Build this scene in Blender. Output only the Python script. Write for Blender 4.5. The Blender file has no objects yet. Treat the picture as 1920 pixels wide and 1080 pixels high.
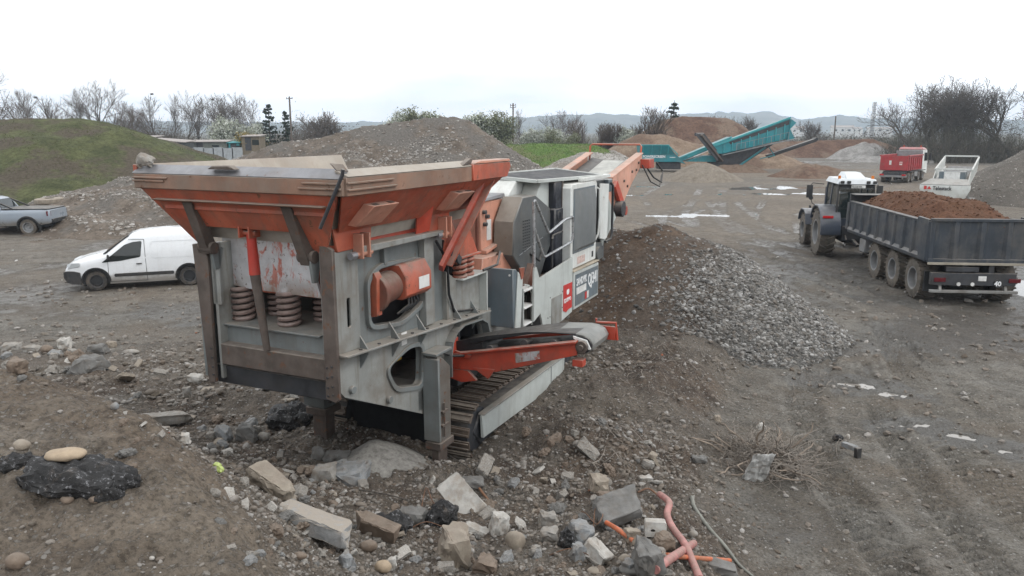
import bpy, bmesh, math, random
import numpy as np
from mathutils import Vector, Matrix, Euler, geometry, noise as mnoise
R = math.radians
PI = math.pi
scene = bpy.context.scene
col = scene.collection
random.seed(7)
RS = np.random.RandomState(11)

# ------------------------------------------------------------------ camera, sky, sun, exposure
FPX = 1442.0                      # focal length in pixels of a 1920 wide frame
PITCH = math.atan((540 - 245) / FPX)
CAM = Vector((0, 0, 5.0))
cam_data = bpy.data.cameras.new('camera')
cam = bpy.data.objects.new('camera', cam_data)
col.objects.link(cam)
cam.location = CAM
cam.rotation_euler = (PI / 2 - PITCH, 0, 0)
cam_data.sensor_width = 36
cam_data.lens = 36 * FPX / 1920
cam_data.clip_start = 0.05
cam_data.clip_end = 12000
scene.camera = cam

world = bpy.data.worlds.new('World')
scene.world = world
world.use_nodes = True
wn, wl = world.node_tree.nodes, world.node_tree.links
wn.clear()
SUN_EL, SUN_AZ = R(48), R(115)            # azimuth clockwise from +Y
w_out = wn.new('ShaderNodeOutputWorld')
w_sky = wn.new('ShaderNodeTexSky')
w_sky.sky_type = 'NISHITA'
w_sky.sun_disc = False
w_sky.sun_elevation = SUN_EL
w_sky.sun_rotation = SUN_AZ
w_sky.air_density = 1.0
w_bg1 = wn.new('ShaderNodeBackground'); w_bg1.inputs['Strength'].default_value = 0.10
wl.new(w_sky.outputs['Color'], w_bg1.inputs['Color'])
w_bg2 = wn.new('ShaderNodeBackground'); w_bg2.inputs['Strength'].default_value = 1.92
w_tc = wn.new('ShaderNodeTexCoord')
w_map = wn.new('ShaderNodeMapping'); w_map.inputs['Scale'].default_value = (1.6, 1.6, 6.0)
wl.new(w_tc.outputs['Generated'], w_map.inputs['Vector'])
w_n = wn.new('ShaderNodeTexNoise'); w_n.inputs['Scale'].default_value = 1.7
w_n.inputs['Detail'].default_value = 7; w_n.inputs['Roughness'].default_value = 0.55
wl.new(w_map.outputs['Vector'], w_n.inputs['Vector'])
w_cr = wn.new('ShaderNodeValToRGB')        # brightness of the cloud deck
w_cr.color_ramp.elements[0].position = 0.30; w_cr.color_ramp.elements[0].color = (0.71, 0.765, 0.82, 1)
w_cr.color_ramp.elements[1].position = 0.55; w_cr.color_ramp.elements[1].color = (1.0, 1.0, 1.0, 1)
wl.new(w_n.outputs['Fac'], w_cr.inputs['Fac'])
wl.new(w_cr.outputs['Color'], w_bg2.inputs['Color'])
w_cf = wn.new('ShaderNodeValToRGB')        # how closed the cloud deck is
w_cf.color_ramp.elements[0].position = 0.22; w_cf.color_ramp.elements[0].color = (0.75, 0.75, 0.75, 1)
w_cf.color_ramp.elements[1].position = 0.50; w_cf.color_ramp.elements[1].color = (0.97, 0.97, 0.97, 1)
wl.new(w_n.outputs['Fac'], w_cf.inputs['Fac'])
w_mix = wn.new('ShaderNodeMixShader')
wl.new(w_cf.outputs['Color'], w_mix.inputs['Fac'])
wl.new(w_bg1.outputs['Background'], w_mix.inputs[1])
wl.new(w_bg2.outputs['Background'], w_mix.inputs[2])
wl.new(w_mix.outputs['Shader'], w_out.inputs['Surface'])

sun_data = bpy.data.lights.new('sun', 'SUN')
sun_data.energy = 0.9
sun_data.angle = R(14)
sun_data.color = (1.0, 0.965, 0.91)
sun = bpy.data.objects.new('sun', sun_data)
col.objects.link(sun)
sd = Vector((math.sin(SUN_AZ) * math.cos(SUN_EL), math.cos(SUN_AZ) * math.cos(SUN_EL), math.sin(SUN_EL)))
sun.rotation_euler = sd.to_track_quat('Z', 'Y').to_euler()
sun.location = (0, 0, 60)
scene.view_settings.view_transform = 'Standard'
scene.view_settings.look = 'None'
scene.view_settings.exposure = -0.03
scene.view_settings.gamma = 1.0
scene.view_settings.use_curve_mapping = False
scene.render.engine = 'CYCLES'

# ------------------------------------------------------------------ materials
MATS = {}
def nd(nt, t, **kw):
    n = nt.nodes.new(t)
    for k, v in kw.items():
        if k in n.inputs: n.inputs[k].default_value = v
        else: setattr(n, k, v)
    return n
def mix(nt, a, b, fac, mode='MIX'):
    m = nt.nodes.new('ShaderNodeMix'); m.data_type = 'RGBA'; m.blend_type = mode
    for s, v in ((0, fac), (6, a), (7, b)):
        if hasattr(v, 'is_output'): nt.links.new(v, m.inputs[s])
        elif isinstance(v, (int, float)): m.inputs[s].default_value = v if s == 0 else (v, v, v, 1)
        else: m.inputs[s].default_value = (*v[:3], 1)
    return m.outputs[2]
def ramp(nt, src, p0, p1, c0=0.0, c1=1.0):
    r = nt.nodes.new('ShaderNodeMapRange')
    r.interpolation_type = 'SMOOTHSTEP'
    r.inputs['From Min'].default_value = p0; r.inputs['From Max'].default_value = p1
    r.inputs['To Min'].default_value = c0; r.inputs['To Max'].default_value = c1
    nt.links.new(src, r.inputs['Value'])
    return r.outputs[0]
def math2(nt, op, a, b=0.0):
    m = nt.nodes.new('ShaderNodeMath'); m.operation = op
    for i, v in enumerate((a, b)):
        if hasattr(v, 'is_output'): nt.links.new(v, m.inputs[i])
        else: m.inputs[i].default_value = v
    return m.outputs[0]
def noise_tex(nt, vec, scale, detail=5, rough=0.55, dist=0.0, stretch=None, off=(0, 0, 0)):
    if stretch or off != (0, 0, 0):
        mp = nt.nodes.new('ShaderNodeMapping'); mp.inputs['Scale'].default_value = stretch or (1, 1, 1)
        mp.inputs['Location'].default_value = off
        nt.links.new(vec, mp.inputs['Vector']); vec = mp.outputs['Vector']
    n = nt.nodes.new('ShaderNodeTexNoise')
    n.inputs['Scale'].default_value = scale; n.inputs['Detail'].default_value = detail
    n.inputs['Roughness'].default_value = rough; n.inputs['Distortion'].default_value = dist
    nt.links.new(vec, n.inputs['Vector'])
    return n.outputs['Fac']
def newmat(name):
    m = bpy.data.materials.new(name); m.use_nodes = True
    nt = m.node_tree; b = nt.nodes['Principled BSDF']
    MATS[name] = m
    return m, nt, b
def bump(nt, b, h, strength, dist=0.02):
    bp = nt.nodes.new('ShaderNodeBump'); bp.inputs['Strength'].default_value = strength; bp.inputs['Distance'].default_value = dist
    nt.links.new(h, bp.inputs['Height']); nt.links.new(bp.outputs['Normal'], b.inputs['Normal'])
DUST = (0.30, 0.265, 0.225)
def mat(name, c, rough=.55, metal=0.0, var=.18, scale=2.5, dust=0.0, rust=0.0, rustc=(.13, .062, .035), dirt=0.0,
        dirtc=(.12, .095, .075), streak=0.0, bmp=0.0, bscale=60, fade=0.0, fadec=(.62, .38, .31), spec=.5, island=0.0, coat=0.0, rs=7):
    m, nt, b = newmat(name)
    tc = nd(nt, 'ShaderNodeTexCoord'); ov = tc.outputs['Object']
    n1 = noise_tex(nt, ov, scale, 6, .6)
    cc = mix(nt, [x * (1 - var) for x in c], [min(1, x * (1 + var)) for x in c], ramp(nt, n1, .3, .7))
    if fade:      # sun bleached, chalky paint
        cc = mix(nt, cc, fadec, ramp(nt, noise_tex(nt, ov, scale * .6, 5, .6, off=(3, 1, 7)), .42, .75, 0, fade))
    if island:
        g = nd(nt, 'ShaderNodeNewGeometry')
        cc = mix(nt, cc, math2(nt, 'ADD', g.outputs['Random Per Island'], 0.5), island, 'MULTIPLY')
    if streak:
        s = noise_tex(nt, ov, 9, 4, .6, stretch=(1, 1, .09))
        cc = mix(nt, cc, dirtc, ramp(nt, s, .5, .78, 0, streak))
    if dirt:
        s = noise_tex(nt, ov, scale * .8, 8, .68, off=(11, 4, 2))
        cc = mix(nt, cc, dirtc, ramp(nt, s, .42, .66, 0, dirt))
    rr = rough
    if rust:
        s = noise_tex(nt, ov, rs, 9, .72, off=(5, 9, 1))
        f = ramp(nt, s, .68 - rust * .3, .72 - rust * .28, 0, .92)
        cc = mix(nt, cc, rustc, f)
    if dust:      # settled dust on faces that point up
        g = nd(nt, 'ShaderNodeNewGeometry'); sx = nd(nt, 'ShaderNodeSeparateXYZ')
        nt.links.new(g.outputs['Normal'], sx.inputs[0])
        up = ramp(nt, sx.outputs['Z'], .15, .8)
        dn = ramp(nt, noise_tex(nt, ov, scale * 1.7, 7, .65, off=(2, 2, 9)), .28, .62, .25, 1)
        cc = mix(nt, cc, DUST, math2(nt, 'MULTIPLY', math2(nt, 'MULTIPLY', up, dn), dust))
    nt.links.new(cc, b.inputs['Base Color'])
    rn = ramp(nt, noise_tex(nt, ov, scale * 3, 4), .3, .7, max(0, rough - .1), min(1, rough + .12))
    nt.links.new(rn, b.inputs['Roughness'])
    b.inputs['Metallic'].default_value = metal
    b.inputs['Specular IOR Level'].default_value = spec
    b.inputs['Coat Weight'].default_value = coat
    if bmp:      # grain plus broad dents
        bump(nt, b, math2(nt, 'ADD', noise_tex(nt, ov, bscale, 6, .65), math2(nt, 'MULTIPLY', noise_tex(nt, ov, 2.6, 3, .5, off=(8, 3, 5)), 5.0)), bmp, .01)
    return m
def glass_mat(name, c=(.02, .025, .025), rough=.05, alpha=1.0):
    m, nt, b = newmat(name)
    b.inputs['Base Color'].default_value = (*c, 1); b.inputs['Roughness'].default_value = rough
    b.inputs['Specular IOR Level'].default_value = .6
    if alpha < 1: b.inputs['Alpha'].default_value = alpha
    return m
def lamp_mat(name, c):
    m, nt, b = newmat(name); b.inputs['Base Color'].default_value = (*c, 1); b.inputs['Roughness'].default_value = .2
    return m

# ------------------------------------------------------------------ mesh helpers
class MB:
    """collects simple shapes; build() links them as ONE mesh object"""
    def __init__(s): s.v = []; s.f = []; s.mi = []; s.cur = 0
    def add(s, vs, fs):
        o = len(s.v); s.v += [tuple(p) for p in vs]
        for f in fs: s.f.append([i + o for i in f]); s.mi.append(s.cur)
        return s
    def box(s, x0, x1, y0, y1, z0, z1):
        return s.add([(x0, y0, z0), (x1, y0, z0), (x1, y1, z0), (x0, y1, z0), (x0, y0, z1), (x1, y0, z1), (x1, y1, z1), (x0, y1, z1)],
                     [(3, 2, 1, 0), (4, 5, 6, 7), (0, 1, 5, 4), (1, 2, 6, 5), (2, 3, 7, 6), (3, 0, 4, 7)])
    def prism(s, poly, axis, a, b):
        def p3(p, c): return {'x': (c, p[0], p[1]), 'y': (p[0], c, p[1]), 'z': (p[0], p[1], c)}[axis]
        n = len(poly)
        return s.add([p3(p, a) for p in poly] + [p3(p, b) for p in poly],
                     [list(range(n)), list(range(2 * n - 1, n - 1, -1))] + [(i, i + n, (i + 1) % n + n, (i + 1) % n) for i in range(n)])
    def plate(s, outer, holes, axis, a, b):
        def p3(p, c): return {'x': (c, p[0], p[1]), 'y': (p[0], c, p[1]), 'z': (p[0], p[1], c)}[axis]
        loops = [outer] + holes
        tris = geometry.tessellate_polygon([[Vector((p[0], p[1], 0)) for p in l] for l in loops])
        flat = [p for l in loops for p in l]; n = len(flat)
        fs = [tuple(t) for t in tris] + [tuple(i + n for i in reversed(t)) for t in tris]
        k = 0
        for l in loops:
            m = len(l)
            fs += [(k + i, k + (i + 1) % m, k + (i + 1) % m + n, k + i + n) for i in range(m)]; k += m
        return s.add([p3(p, a) for p in flat] + [p3(p, b) for p in flat], fs)
    def slab(s, pts, t):
        """a planar outline of 3-D points thickened along its normal by t"""
        pts = [Vector(p) for p in pts]; nrm = geometry.normal(pts) * t; n = len(pts)
        return s.add([p for p in pts] + [p + nrm for p in pts],
                     [list(range(n)), list(range(2 * n - 1, n - 1, -1))] + [(i, i + n, (i + 1) % n + n, (i + 1) % n) for i in range(n)])
    def tube(s, path, r, n=8, closed=False):
        pts = [Vector(p) for p in path]; m = len(pts)
        rr = r if isinstance(r, (list, tuple)) else [r] * m
        o = len(s.v); up = None; ring = []
        for i, p in enumerate(pts):
            if closed: t = pts[(i + 1) % m] - pts[i - 1]
            else: t = pts[min(i + 1, m - 1)] - pts[max(i - 1, 0)]
            t = t.normalized() if t.length > 1e-9 else Vector((0, 0, 1))
            if up is None:
                up = Vector((0, 0, 1)) if abs(t.z) < .9 else Vector((1, 0, 0))
            a = t.cross(up)
            if a.length < 1e-4: a = t.orthogonal()
            a.normalize(); b = a.cross(t).normalized(); up = b
            for k in range(n):
                an = 2 * PI * k / n
                ring.append(p + (a * math.cos(an) + b * math.sin(an)) * rr[i])
        fs = []
        for i in range(m if closed else m - 1):
            for k in range(n):
                fs.append((i * n + k, i * n + (k + 1) % n, ((i + 1) % m) * n + (k + 1) % n, ((i + 1) % m) * n + k))
        if not closed: fs += [list(range(n - 1, -1, -1)), [(m - 1) * n + k for k in range(n)]]
        return s.add(ring, fs)
    def cyl(s, p0, p1, r, n=16): return s.tube([p0, p1], r if isinstance(r, (list, tuple)) else [r, r], n)
    def bar(s, p0, p1, w, h, up=(0, 0, 1)):
        """rectangular bar between two points, w sideways and h along up"""
        p0, p1 = Vector(p0), Vector(p1); t = (p1 - p0).normalized(); u = Vector(up)
        a = t.cross(u)
        if a.length < 1e-4: a = t.orthogonal()
        a.normalize(); b = a.cross(t).normalized()
        vs = [p + a * (sx * w / 2) + b * (sz * h / 2) for p in (p0, p1) for sx, sz in ((-1, -1), (1, -1), (1, 1), (-1, 1))]
        return s.add(vs, [(3, 2, 1, 0), (4, 5, 6, 7), (0, 1, 5, 4), (1, 2, 6, 5), (2, 3, 7, 6), (3, 0, 4, 7)])
    def lathe(s, prof, org, axis, n=32):
        """profile of (radius, offset along axis) spun round axis 'x' or 'y' or 'z'"""
        org = Vector(org); vs = []
        for k in range(n):
            a = 2 * PI * k / n; c, d = math.cos(a), math.sin(a)
            for r, h in prof:
                vs.append(org + Vector({'x': (h, r * c, r * d), 'y': (r * c, h, r * d), 'z': (r * c, r * d, h)}[axis]))
        m = len(prof); fs = []
        for k in range(n):
            for i in range(m - 1):
                fs.append((k * m + i, k * m + i + 1, ((k + 1) % n) * m + i + 1, ((k + 1) % n) * m + i))
        return s.add(vs, fs)
    def hull(s, pts):
        bm = bmesh.new()
        for p in pts: bm.verts.new(p)
        bmesh.ops.convex_hull(bm, input=bm.verts)
        for v in [v for v in bm.verts if not v.link_faces]: bm.verts.remove(v)
        bm.verts.index_update()
        s.add([v.co.copy() for v in bm.verts], [[v.index for v in f.verts] for f in bm.faces]); bm.free()
        return s
    def mesh(s, name, mats):
        me = bpy.data.meshes.new(name); me.from_pydata(s.v, [], s.f)
        for m in (mats if isinstance(mats, (list, tuple)) else [mats]): me.materials.append(m)
        if any(s.mi): me.polygons.foreach_set('material_index', s.mi)
        return me
    def build(s, name, mats, parent=None, bevel=0.0, smooth=35, recalc=True, seg=1):
        me = s.mesh(name, mats)
        if recalc:
            bm = bmesh.new(); bm.from_mesh(me); bmesh.ops.recalc_face_normals(bm, faces=bm.faces); bm.to_mesh(me); bm.free()
        if smooth:
            me.polygons.foreach_set('use_smooth', [True] * len(me.polygons)); me.set_sharp_from_angle(angle=R(smooth))
        o = bpy.data.objects.new(name, me); col.objects.link(o)
        if parent: o.parent = parent
        if bevel:
            b = o.modifiers.new('bevel', 'BEVEL'); b.width = bevel; b.segments = seg; b.limit_method = 'ANGLE'; b.angle_limit = R(40); b.harden_normals = False
        return o
def tag(o, label=None, cat=None, group=None, kind=None):
    if label: o['label'] = label
    if cat: o['category'] = cat
    if group: o['group'] = group
    if kind: o['kind'] = kind
    return o
def thing(name, label, cat, loc=(0, 0, 0), rz=0.0, group=None):
    o = bpy.data.objects.new(name, None); col.objects.link(o); o.empty_display_size = .3
    o.location = loc; o.rotation_euler = (0, 0, rz)
    return tag(o, label, cat, group)
def copy_tree(o, parent=None):
    c = o.copy(); col.objects.link(c); c.parent = parent
    for ch in list(o.children): copy_tree(ch, c)
    return c
def fast_mesh(name, V, F, mats, smooth=True):
    """numpy vertices (n,3), faces (m,3 or 4)"""
    me = bpy.data.meshes.new(name); n, m, k = len(V), len(F), F.shape[1]
    me.vertices.add(n); me.vertices.foreach_set('co', np.ascontiguousarray(V, dtype=np.float32).ravel())
    me.loops.add(m * k); me.loops.foreach_set('vertex_index', np.ascontiguousarray(F, dtype=np.int32).ravel())
    me.polygons.add(m); me.polygons.foreach_set('loop_start', np.arange(0, m * k, k, dtype=np.int32))
    me.polygons.foreach_set('loop_total', np.full(m, k, dtype=np.int32))
    me.polygons.foreach_set('use_smooth', np.full(m, bool(smooth)))
    me.update(calc_edges=True)
    for q in (mats if isinstance(mats, (list, tuple)) else [mats]): me.materials.append(q)
    return me
def link(name, me, parent=None):
    o = bpy.data.objects.new(name, me); col.objects.link(o)
    if parent: o.parent = parent
    return o
def lettering(text, size, org, right, up, m, parent, name='lettering', depth=.003, align='LEFT', shear=0.0, squash=1.0, bold=0.0):
    cu = bpy.data.curves.new('lettering', 'FONT'); cu.body = text; cu.size = size; cu.extrude = depth; cu.align_x = align; cu.shear = shear
    cu.offset = bold; cu.resolution_u = 2
    t = bpy.data.objects.new('lettering_source', cu); col.objects.link(t)
    dg = bpy.context.evaluated_depsgraph_get()
    me = bpy.data.meshes.new_from_object(t.evaluated_get(dg))
    bpy.data.objects.remove(t); bpy.data.curves.remove(cu)
    r, u = Vector(right).normalized(), Vector(up).normalized(); n = r.cross(u)
    me.transform(Matrix(((r.x * squash, u.x, n.x, org[0]), (r.y * squash, u.y, n.y, org[1]), (r.z * squash, u.z, n.z, org[2]), (0, 0, 0, 1))))
    me.materials.clear(); me.materials.append(m)
    return link(name, me, parent)
def cut(obj, cutters):
    """boolean-subtract MB shapes from an object and keep only the result"""
    tmp = []
    for c in cutters:
        t = c.build('cutter', [], obj.parent, smooth=0); tmp.append(t)
        b = obj.modifiers.new('cut', 'BOOLEAN'); b.operation = 'DIFFERENCE'; b.object = t; b.solver = 'EXACT'
    dg = bpy.context.evaluated_depsgraph_get(); dg.update()
    me = bpy.data.meshes.new_from_object(obj.evaluated_get(dg))
    obj.modifiers.clear(); old = obj.data; obj.data = me; me.name = old.name
    bpy.data.meshes.remove(old)
    for t in tmp:
        d = t.data; bpy.data.objects.remove(t); bpy.data.meshes.remove(d)
def rrect(x0, x1, z0, z1, r, n=4):
    pts = []
    for cx, cz, a0 in ((x1 - r, z1 - r, 0), (x0 + r, z1 - r, 90), (x0 + r, z0 + r, 180), (x1 - r, z0 + r, 270)):
        for k in range(n + 1):
            a = R(a0 + 90 * k / n); pts.append((cx + r * math.cos(a), cz + r * math.sin(a)))
    return pts
def rpoly(pts, r, n=4):
    """polygon with rounded corners"""
    out = []; m = len(pts)
    for i in range(m):
        p, a, b = Vector(pts[i]), Vector(pts[i - 1]), Vector(pts[(i + 1) % m])
        d1, d2 = (a - p), (b - p); q = min(r, d1.length * .45, d2.length * .45)
        s, e = p + d1.normalized() * q, p + d2.normalized() * q
        for k in range(n + 1):
            t = k / n; out.append(tuple((1 - t) ** 2 * s + 2 * t * (1 - t) * p + t * t * e))
    return out
# ------------------------------------------------------------------ terrain height
_T = [np.random.RandomState(100 + k).rand(256, 256) for k in range(8)]
def vnoise(x, y, k=0):
    xi = np.floor(x).astype(int); yi = np.floor(y).astype(int); fx = x - xi; fy = y - yi
    fx = fx * fx * fx * (fx * (fx * 6 - 15) + 10); fy = fy * fy * fy * (fy * (fy * 6 - 15) + 10)
    t = _T[k % 8]; a = t[xi & 255, yi & 255]; b = t[(xi + 1) & 255, yi & 255]; c = t[xi & 255, (yi + 1) & 255]; d = t[(xi + 1) & 255, (yi + 1) & 255]
    return (a * (1 - fx) + b * fx) * (1 - fy) + (c * (1 - fx) + d * fx) * fy
def fbm(x, y, s, o=4, k=0, g=.5):
    r = 0; a = 1; t = 0
    for i in range(o):
        r = r + a * (vnoise(x * s + 17.3 * i, y * s - 9.1 * i, k + i) - .5); t += a; a *= g; s *= 2.03
    return r / t * 2
def sst(x, a, b):
    t = np.clip((x - a) / (b - a), 0, 1); return t * t * (3 - 2 * t)
MO = np.array([-2.003, 8.5]); MA = R(24.8)                 # origin and heading of the crusher
MU = np.array([math.sin(MA), math.cos(MA)]); MV = np.array([-math.cos(MA), math.sin(MA)])
def muv(x, y): return (x - MO[0]) * MU[0] + (y - MO[1]) * MU[1], (x - MO[0]) * MV[0] + (y - MO[1]) * MV[1]
def mxy(u, v): return MO[0] + MU[0] * u + MV[0] * v, MO[1] + MU[1] * u + MV[1] * v
# wheel ruts: (points, half track, half width, depth, lug pitch)
RUTS = [([(9.6, 6), (10.0, 12), (9.9, 18), (9.2, 24), (8.8, 32), (10.2, 46), (16, 66)], 0.0, .34, .05, 0),
        ([(11.8, 6), (12.1, 12), (12.0, 18), (11.6, 24), (11.2, 32), (12.6, 46), (18, 66)], 0.0, .34, .05, 0),
        ([(4.3, 6.5), (4.55, 8.5), (4.75, 11), (5.5, 14), (6.4, 15.6)], 0.0, .34, .045, .23),
        ([(6.3, 6.5), (6.75, 9), (7.2, 12), (8.2, 15), (9.6, 19)], 0.0, .42, .05, .21),
        ([(7.4, 6), (8.2, 10), (8.7, 14), (9.8, 18.5)], 0.0, .25, .03, .19),
        ([(12, 28), (9.5, 36), (7.5, 44), (9, 60), (14, 76)], 1.0, .3, .05, 0),
        ([(14, 30), (12.5, 40), (15, 55), (24, 72)], 1.0, .3, .05, 0),
        ([(10.9, 6), (11.2, 12), (11.1, 18), (10.4, 24), (10.2, 32), (12, 46)], 0.0, .22, .035, 0),
        ([(13.6, 9), (13.9, 16), (13.5, 24), (13.0, 31), (14.5, 46), (22, 66)], 0.0, .30, .05, .3),
        ([(8.2, 22), (7.4, 28), (7.8, 36), (10.5, 48), (20, 68)], .9, .26, .045, 0),
        ([(10.5, 26), (5.5, 34), (0.5, 45), (-1, 58)], .95, .28, .05, 0),
        ([(14, 34), (18, 46), (27, 60), (38, 74)], 1.0, .3, .05, 0),
        ([(5.4, 6.5), (5.75, 9), (6.3, 12), (7.4, 15.2)], 0.0, .28, .04, .2),
        ([(-30, 31), (-20, 29.5), (-12, 30.5), (-4, 34)], .8, .25, .05, 0),
        ([(-30, 22), (-20, 21), (-12, 19.8), (-7, 20.5)], .8, .25, .04, 0)]
def ruts(x, y):
    h = np.zeros_like(x); w = np.zeros_like(x)
    for pts, ht, hw, dep, lug in RUTS:
        m = (x > min(p[0] for p in pts) - 2) & (x < max(p[0] for p in pts) + 2) & (y > min(p[1] for p in pts) - 1) & (y < max(p[1] for p in pts) + 1)
        if not m.any(): continue
        X, Y = x[m], y[m]; best = np.full(X.shape, 1e9); side = np.zeros_like(X); al = np.zeros_like(X); acc = 0
        for (ax, ay), (bx, by) in zip(pts, pts[1:]):
            L = math.hypot(bx - ax, by - ay); tx, ty = (bx - ax) / L, (by - ay) / L
            s = np.clip((X - ax) * tx + (Y - ay) * ty, 0, L); dx, dy = X - ax - tx * s, Y - ay - ty * s
            d = np.hypot(dx, dy); b = d < best
            best = np.where(b, d, best); side = np.where(b, dx * ty - dy * tx, side); al = np.where(b, acc + s, al); acc += L
        lat = (np.abs(side) - ht) if ht else side
        ins = sst(hw - np.abs(lat), -.02, .1); lip = np.exp(-((np.abs(lat) - hw - .07) / .07) ** 2)
        fade = .35 + .65 * sst(fbm(X, Y, .35, 2, 3), -.35, .25)
        hh = -dep * ins * fade + dep * .7 * lip * fade
        if lug: hh = hh + ins * fade * .055 * np.sin(2 * PI * (al + .55 * np.abs(lat)) / lug)
        h[m] += hh; w[m] = np.maximum(w[m], ins * fade * (.55 - .45 * np.sin(2 * PI * (al + .55 * np.abs(lat)) / lug) if lug else .8))  # wet ruts; tread grooves also darkened in colour for weak lug shading
    return h, w
PUDDLES = []          # x, y, rx, ry, angle   (filled below, hollows for standing water)
for (x, y, rx, ry, a) in [(6.9, 14.75, .42, .13, -.35), (7.35, 14.2, .30, .09, -.2), (7.5, 12.1, .22, .08, -.4), (6.95, 12.6, .30, .05, .1), (7.9, 11.5, .16, .06, -.2),
                          (10.0, 46.2, 3.6, .55, .10), (5.0, 42.6, 1.1, .3, 0), (7.0, 38.6, 1.0, .16, .1), (20.5, 68.6, 2.9, 1.5, .1), (26.6, 69.5, 3.4, 1.2, -.05), (22, 62.6, 4.6, .55, .05), (10, 61.5, 2.6, .45, .1),
                          (16.9, 23.4, 1.3, 2.8, .0), (13, 71, 2.2, .6, 0), (30.5, 79.6, 3.4, .9, 0), (41, 97, 7, .9, .05), (45, 106, 6, .8, .1), (56, 117, 7, .8, 0), (35.5, 74.2, 2.0, .8, 0), (45, 77, 5, .8, 0), (33, 55, 1.6, .5, 0), (38, 66, 3, .6, 0), (34, 110, 4, .8, 0), (46, 127, 7, .8, 0), (27, 64.5, 2.4, .3, .1), (15.5, 64.5, 1.5, .3, 0)]:
    PUDDLES.append((x, y, rx, ry, a))
def puddle_mask(x, y, grow=1.0):
    w = np.zeros_like(x)
    for (px, py, rx, ry, a) in PUDDLES:
        rx = rx * grow + .25 * (grow - 1); ry = ry * grow + .25 * (grow - 1)
        m = (np.abs(x - px) < 2.2 * rx + 2.2 * ry) & (np.abs(y - py) < 2.2 * rx + 2.2 * ry)
        if not m.any(): continue
        X, Y = x[m] - px, y[m] - py; c, s = math.cos(a), math.sin(a)
        r = np.sqrt(((X * c + Y * s) / rx) ** 2 + ((-X * s + Y * c) / ry) ** 2) + .55 * fbm(x[m], y[m], .8 / min(rx, ry), 3, 5) + .35 * fbm(x[m], y[m], 1.6 / max(rx, ry), 2, 2)
        w[m] = np.maximum(w[m], 1 - sst(r, .75, 1.25))
    return w
EDX = [-14, -8, -4.4, -2.75, -1.7, -1.2, -.4, .8, 1.8, 3, 6, 14]
EDY = [9.5, 8.2, 6.6, 5.2, 3.95, 3.0, 2.2, 1.8, 1.6, 1.2, .3, -4]
def ground_parts(x, y):
    x = np.asarray(x, float); y = np.asarray(y, float)
    u, v = muv(x, y)
    near = np.hypot(x, y) < 60
    lowY = np.interp(y, [5, 7, 9, 11, 14, 16.5, 19], [1.0, .82, .52, .42, .42, .2, 0])
    fr = 1 - sst(x - .22 * np.clip(y - 8, 0, 4), 1.3, 3.3)
    fl = sst(x, -22, -14)
    rub = np.clip(fr * fl * (lowY / .42), 0, 1)
    low = lowY * fr * fl
    pad = np.interp(u, [1.0, 2.7, 6.2, 9.5, 12], [0, .22, .50, .55, 0]) * np.interp(v, [-4.2, -3.4, -2.1, 2.5, 4.2], [0, .14, 1.12, 1, 0])
    rh = np.hypot(u - 3.3, v + 2.0); heap = np.clip(1.02 - .52 * np.sqrt(rh * rh + .12), 0, 2)
    hl = np.maximum(np.maximum(low, pad), heap)
    hl = hl - .22 * np.exp(-((u - 2.5) / .8) ** 2 - ((v + .15) / .5) ** 2)
    padm = np.clip(sst(pad, .02, .25) + sst(heap, .02, .3), 0, 1)
    E = np.interp(x, EDX, EDY); d = y - E + .35 * fbm(x, y, .6, 3, 2)
    prof = np.interp(d, [-1, 0, .35, 1.0, 2.0, 3.4, 5], [1, .985, .93, .70, .36, .10, 0]) * sst(14 - np.abs(x + 2), 0, 6)
    top = np.interp(y, [-4, 0, 1.5, 3.2, 5.5, 8], [3.4, 3.38, 3.12, 2.55, 2.98, 2.85])
    z = hl + (np.maximum(top, hl) - hl) * prof
    rough = np.clip(rub + padm + (prof > .02) * .6, 0, 1)
    rw = np.where(near, rough, 0) * (1 - .7 * sst(1.0 - np.abs(v + .2), 0, .6) * (u > 2) * (u < 7.5))
    smooth_top = sst(prof, .6, .95)
    z = z + rw * (1 - .35 * smooth_top) * (.13 * fbm(x, y, .7, 3, 1) + .075 * fbm(x, y, 2.6, 4, 4, .6)) + rw * (.045 * fbm(x, y, 9, 3, 6, .6) + .05 * fbm(x, y, 4.6, 2, 7))
    z = z + .05 * fbm(x, y, .12, 3, 0) * (1 - rw) + (1 - rw) * np.where(near, .028 * fbm(x, y, 1.6, 4, 3, .6) + .017 * fbm(x, y, 7, 3, 5, .6), 0)
    rh_, rutw = ruts(x, y)
    z = z + rh_ * .95 * (1 - rub)
    halo = puddle_mask(x, y, 2.4); z = z * (1 - halo) + np.maximum(z, -.008) * halo
    pw = puddle_mask(x, y)
    z = z * (1 - pw) + (-.048 + .02 * fbm(x, y, 5, 2, 2)) * pw
    return z, rub, padm, prof, rutw, pw
def ground_z(x, y): return ground_parts(np.atleast_1d(x), np.atleast_1d(y))[0]
def gz(x, y): return float(ground_z(x, y)[0])
_fw = np.array([0, math.cos(PITCH), -math.sin(PITCH)]); _up = np.array([0, math.sin(PITCH), math.cos(PITCH)])
def pray(px, py): return np.array([1., 0, 0]) * (px - 960) / FPX + _up * (540 - py) / FPX + _fw
def hit(px, py, tmax=90):
    """the spot on the terrain seen at a pixel of the photograph (used to survey positions)"""
    r = pray(px, py); t = np.exp(np.linspace(math.log(2), math.log(tmax), 1200))
    P = np.array(CAM)[None] + r[None] * t[:, None]
    k = np.argmax(P[:, 2] < ground_z(P[:, 0], P[:, 1]))
    p = P[k]; return Vector((p[0], p[1], gz(p[0], p[1])))
def at(px, py, Y):
    r = pray(px, py); p = np.array(CAM) + r * (Y / r[1]); return Vector(p)
def ppm(Y): return FPX / Y      # rough pixels per metre at forward distance Y

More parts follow.
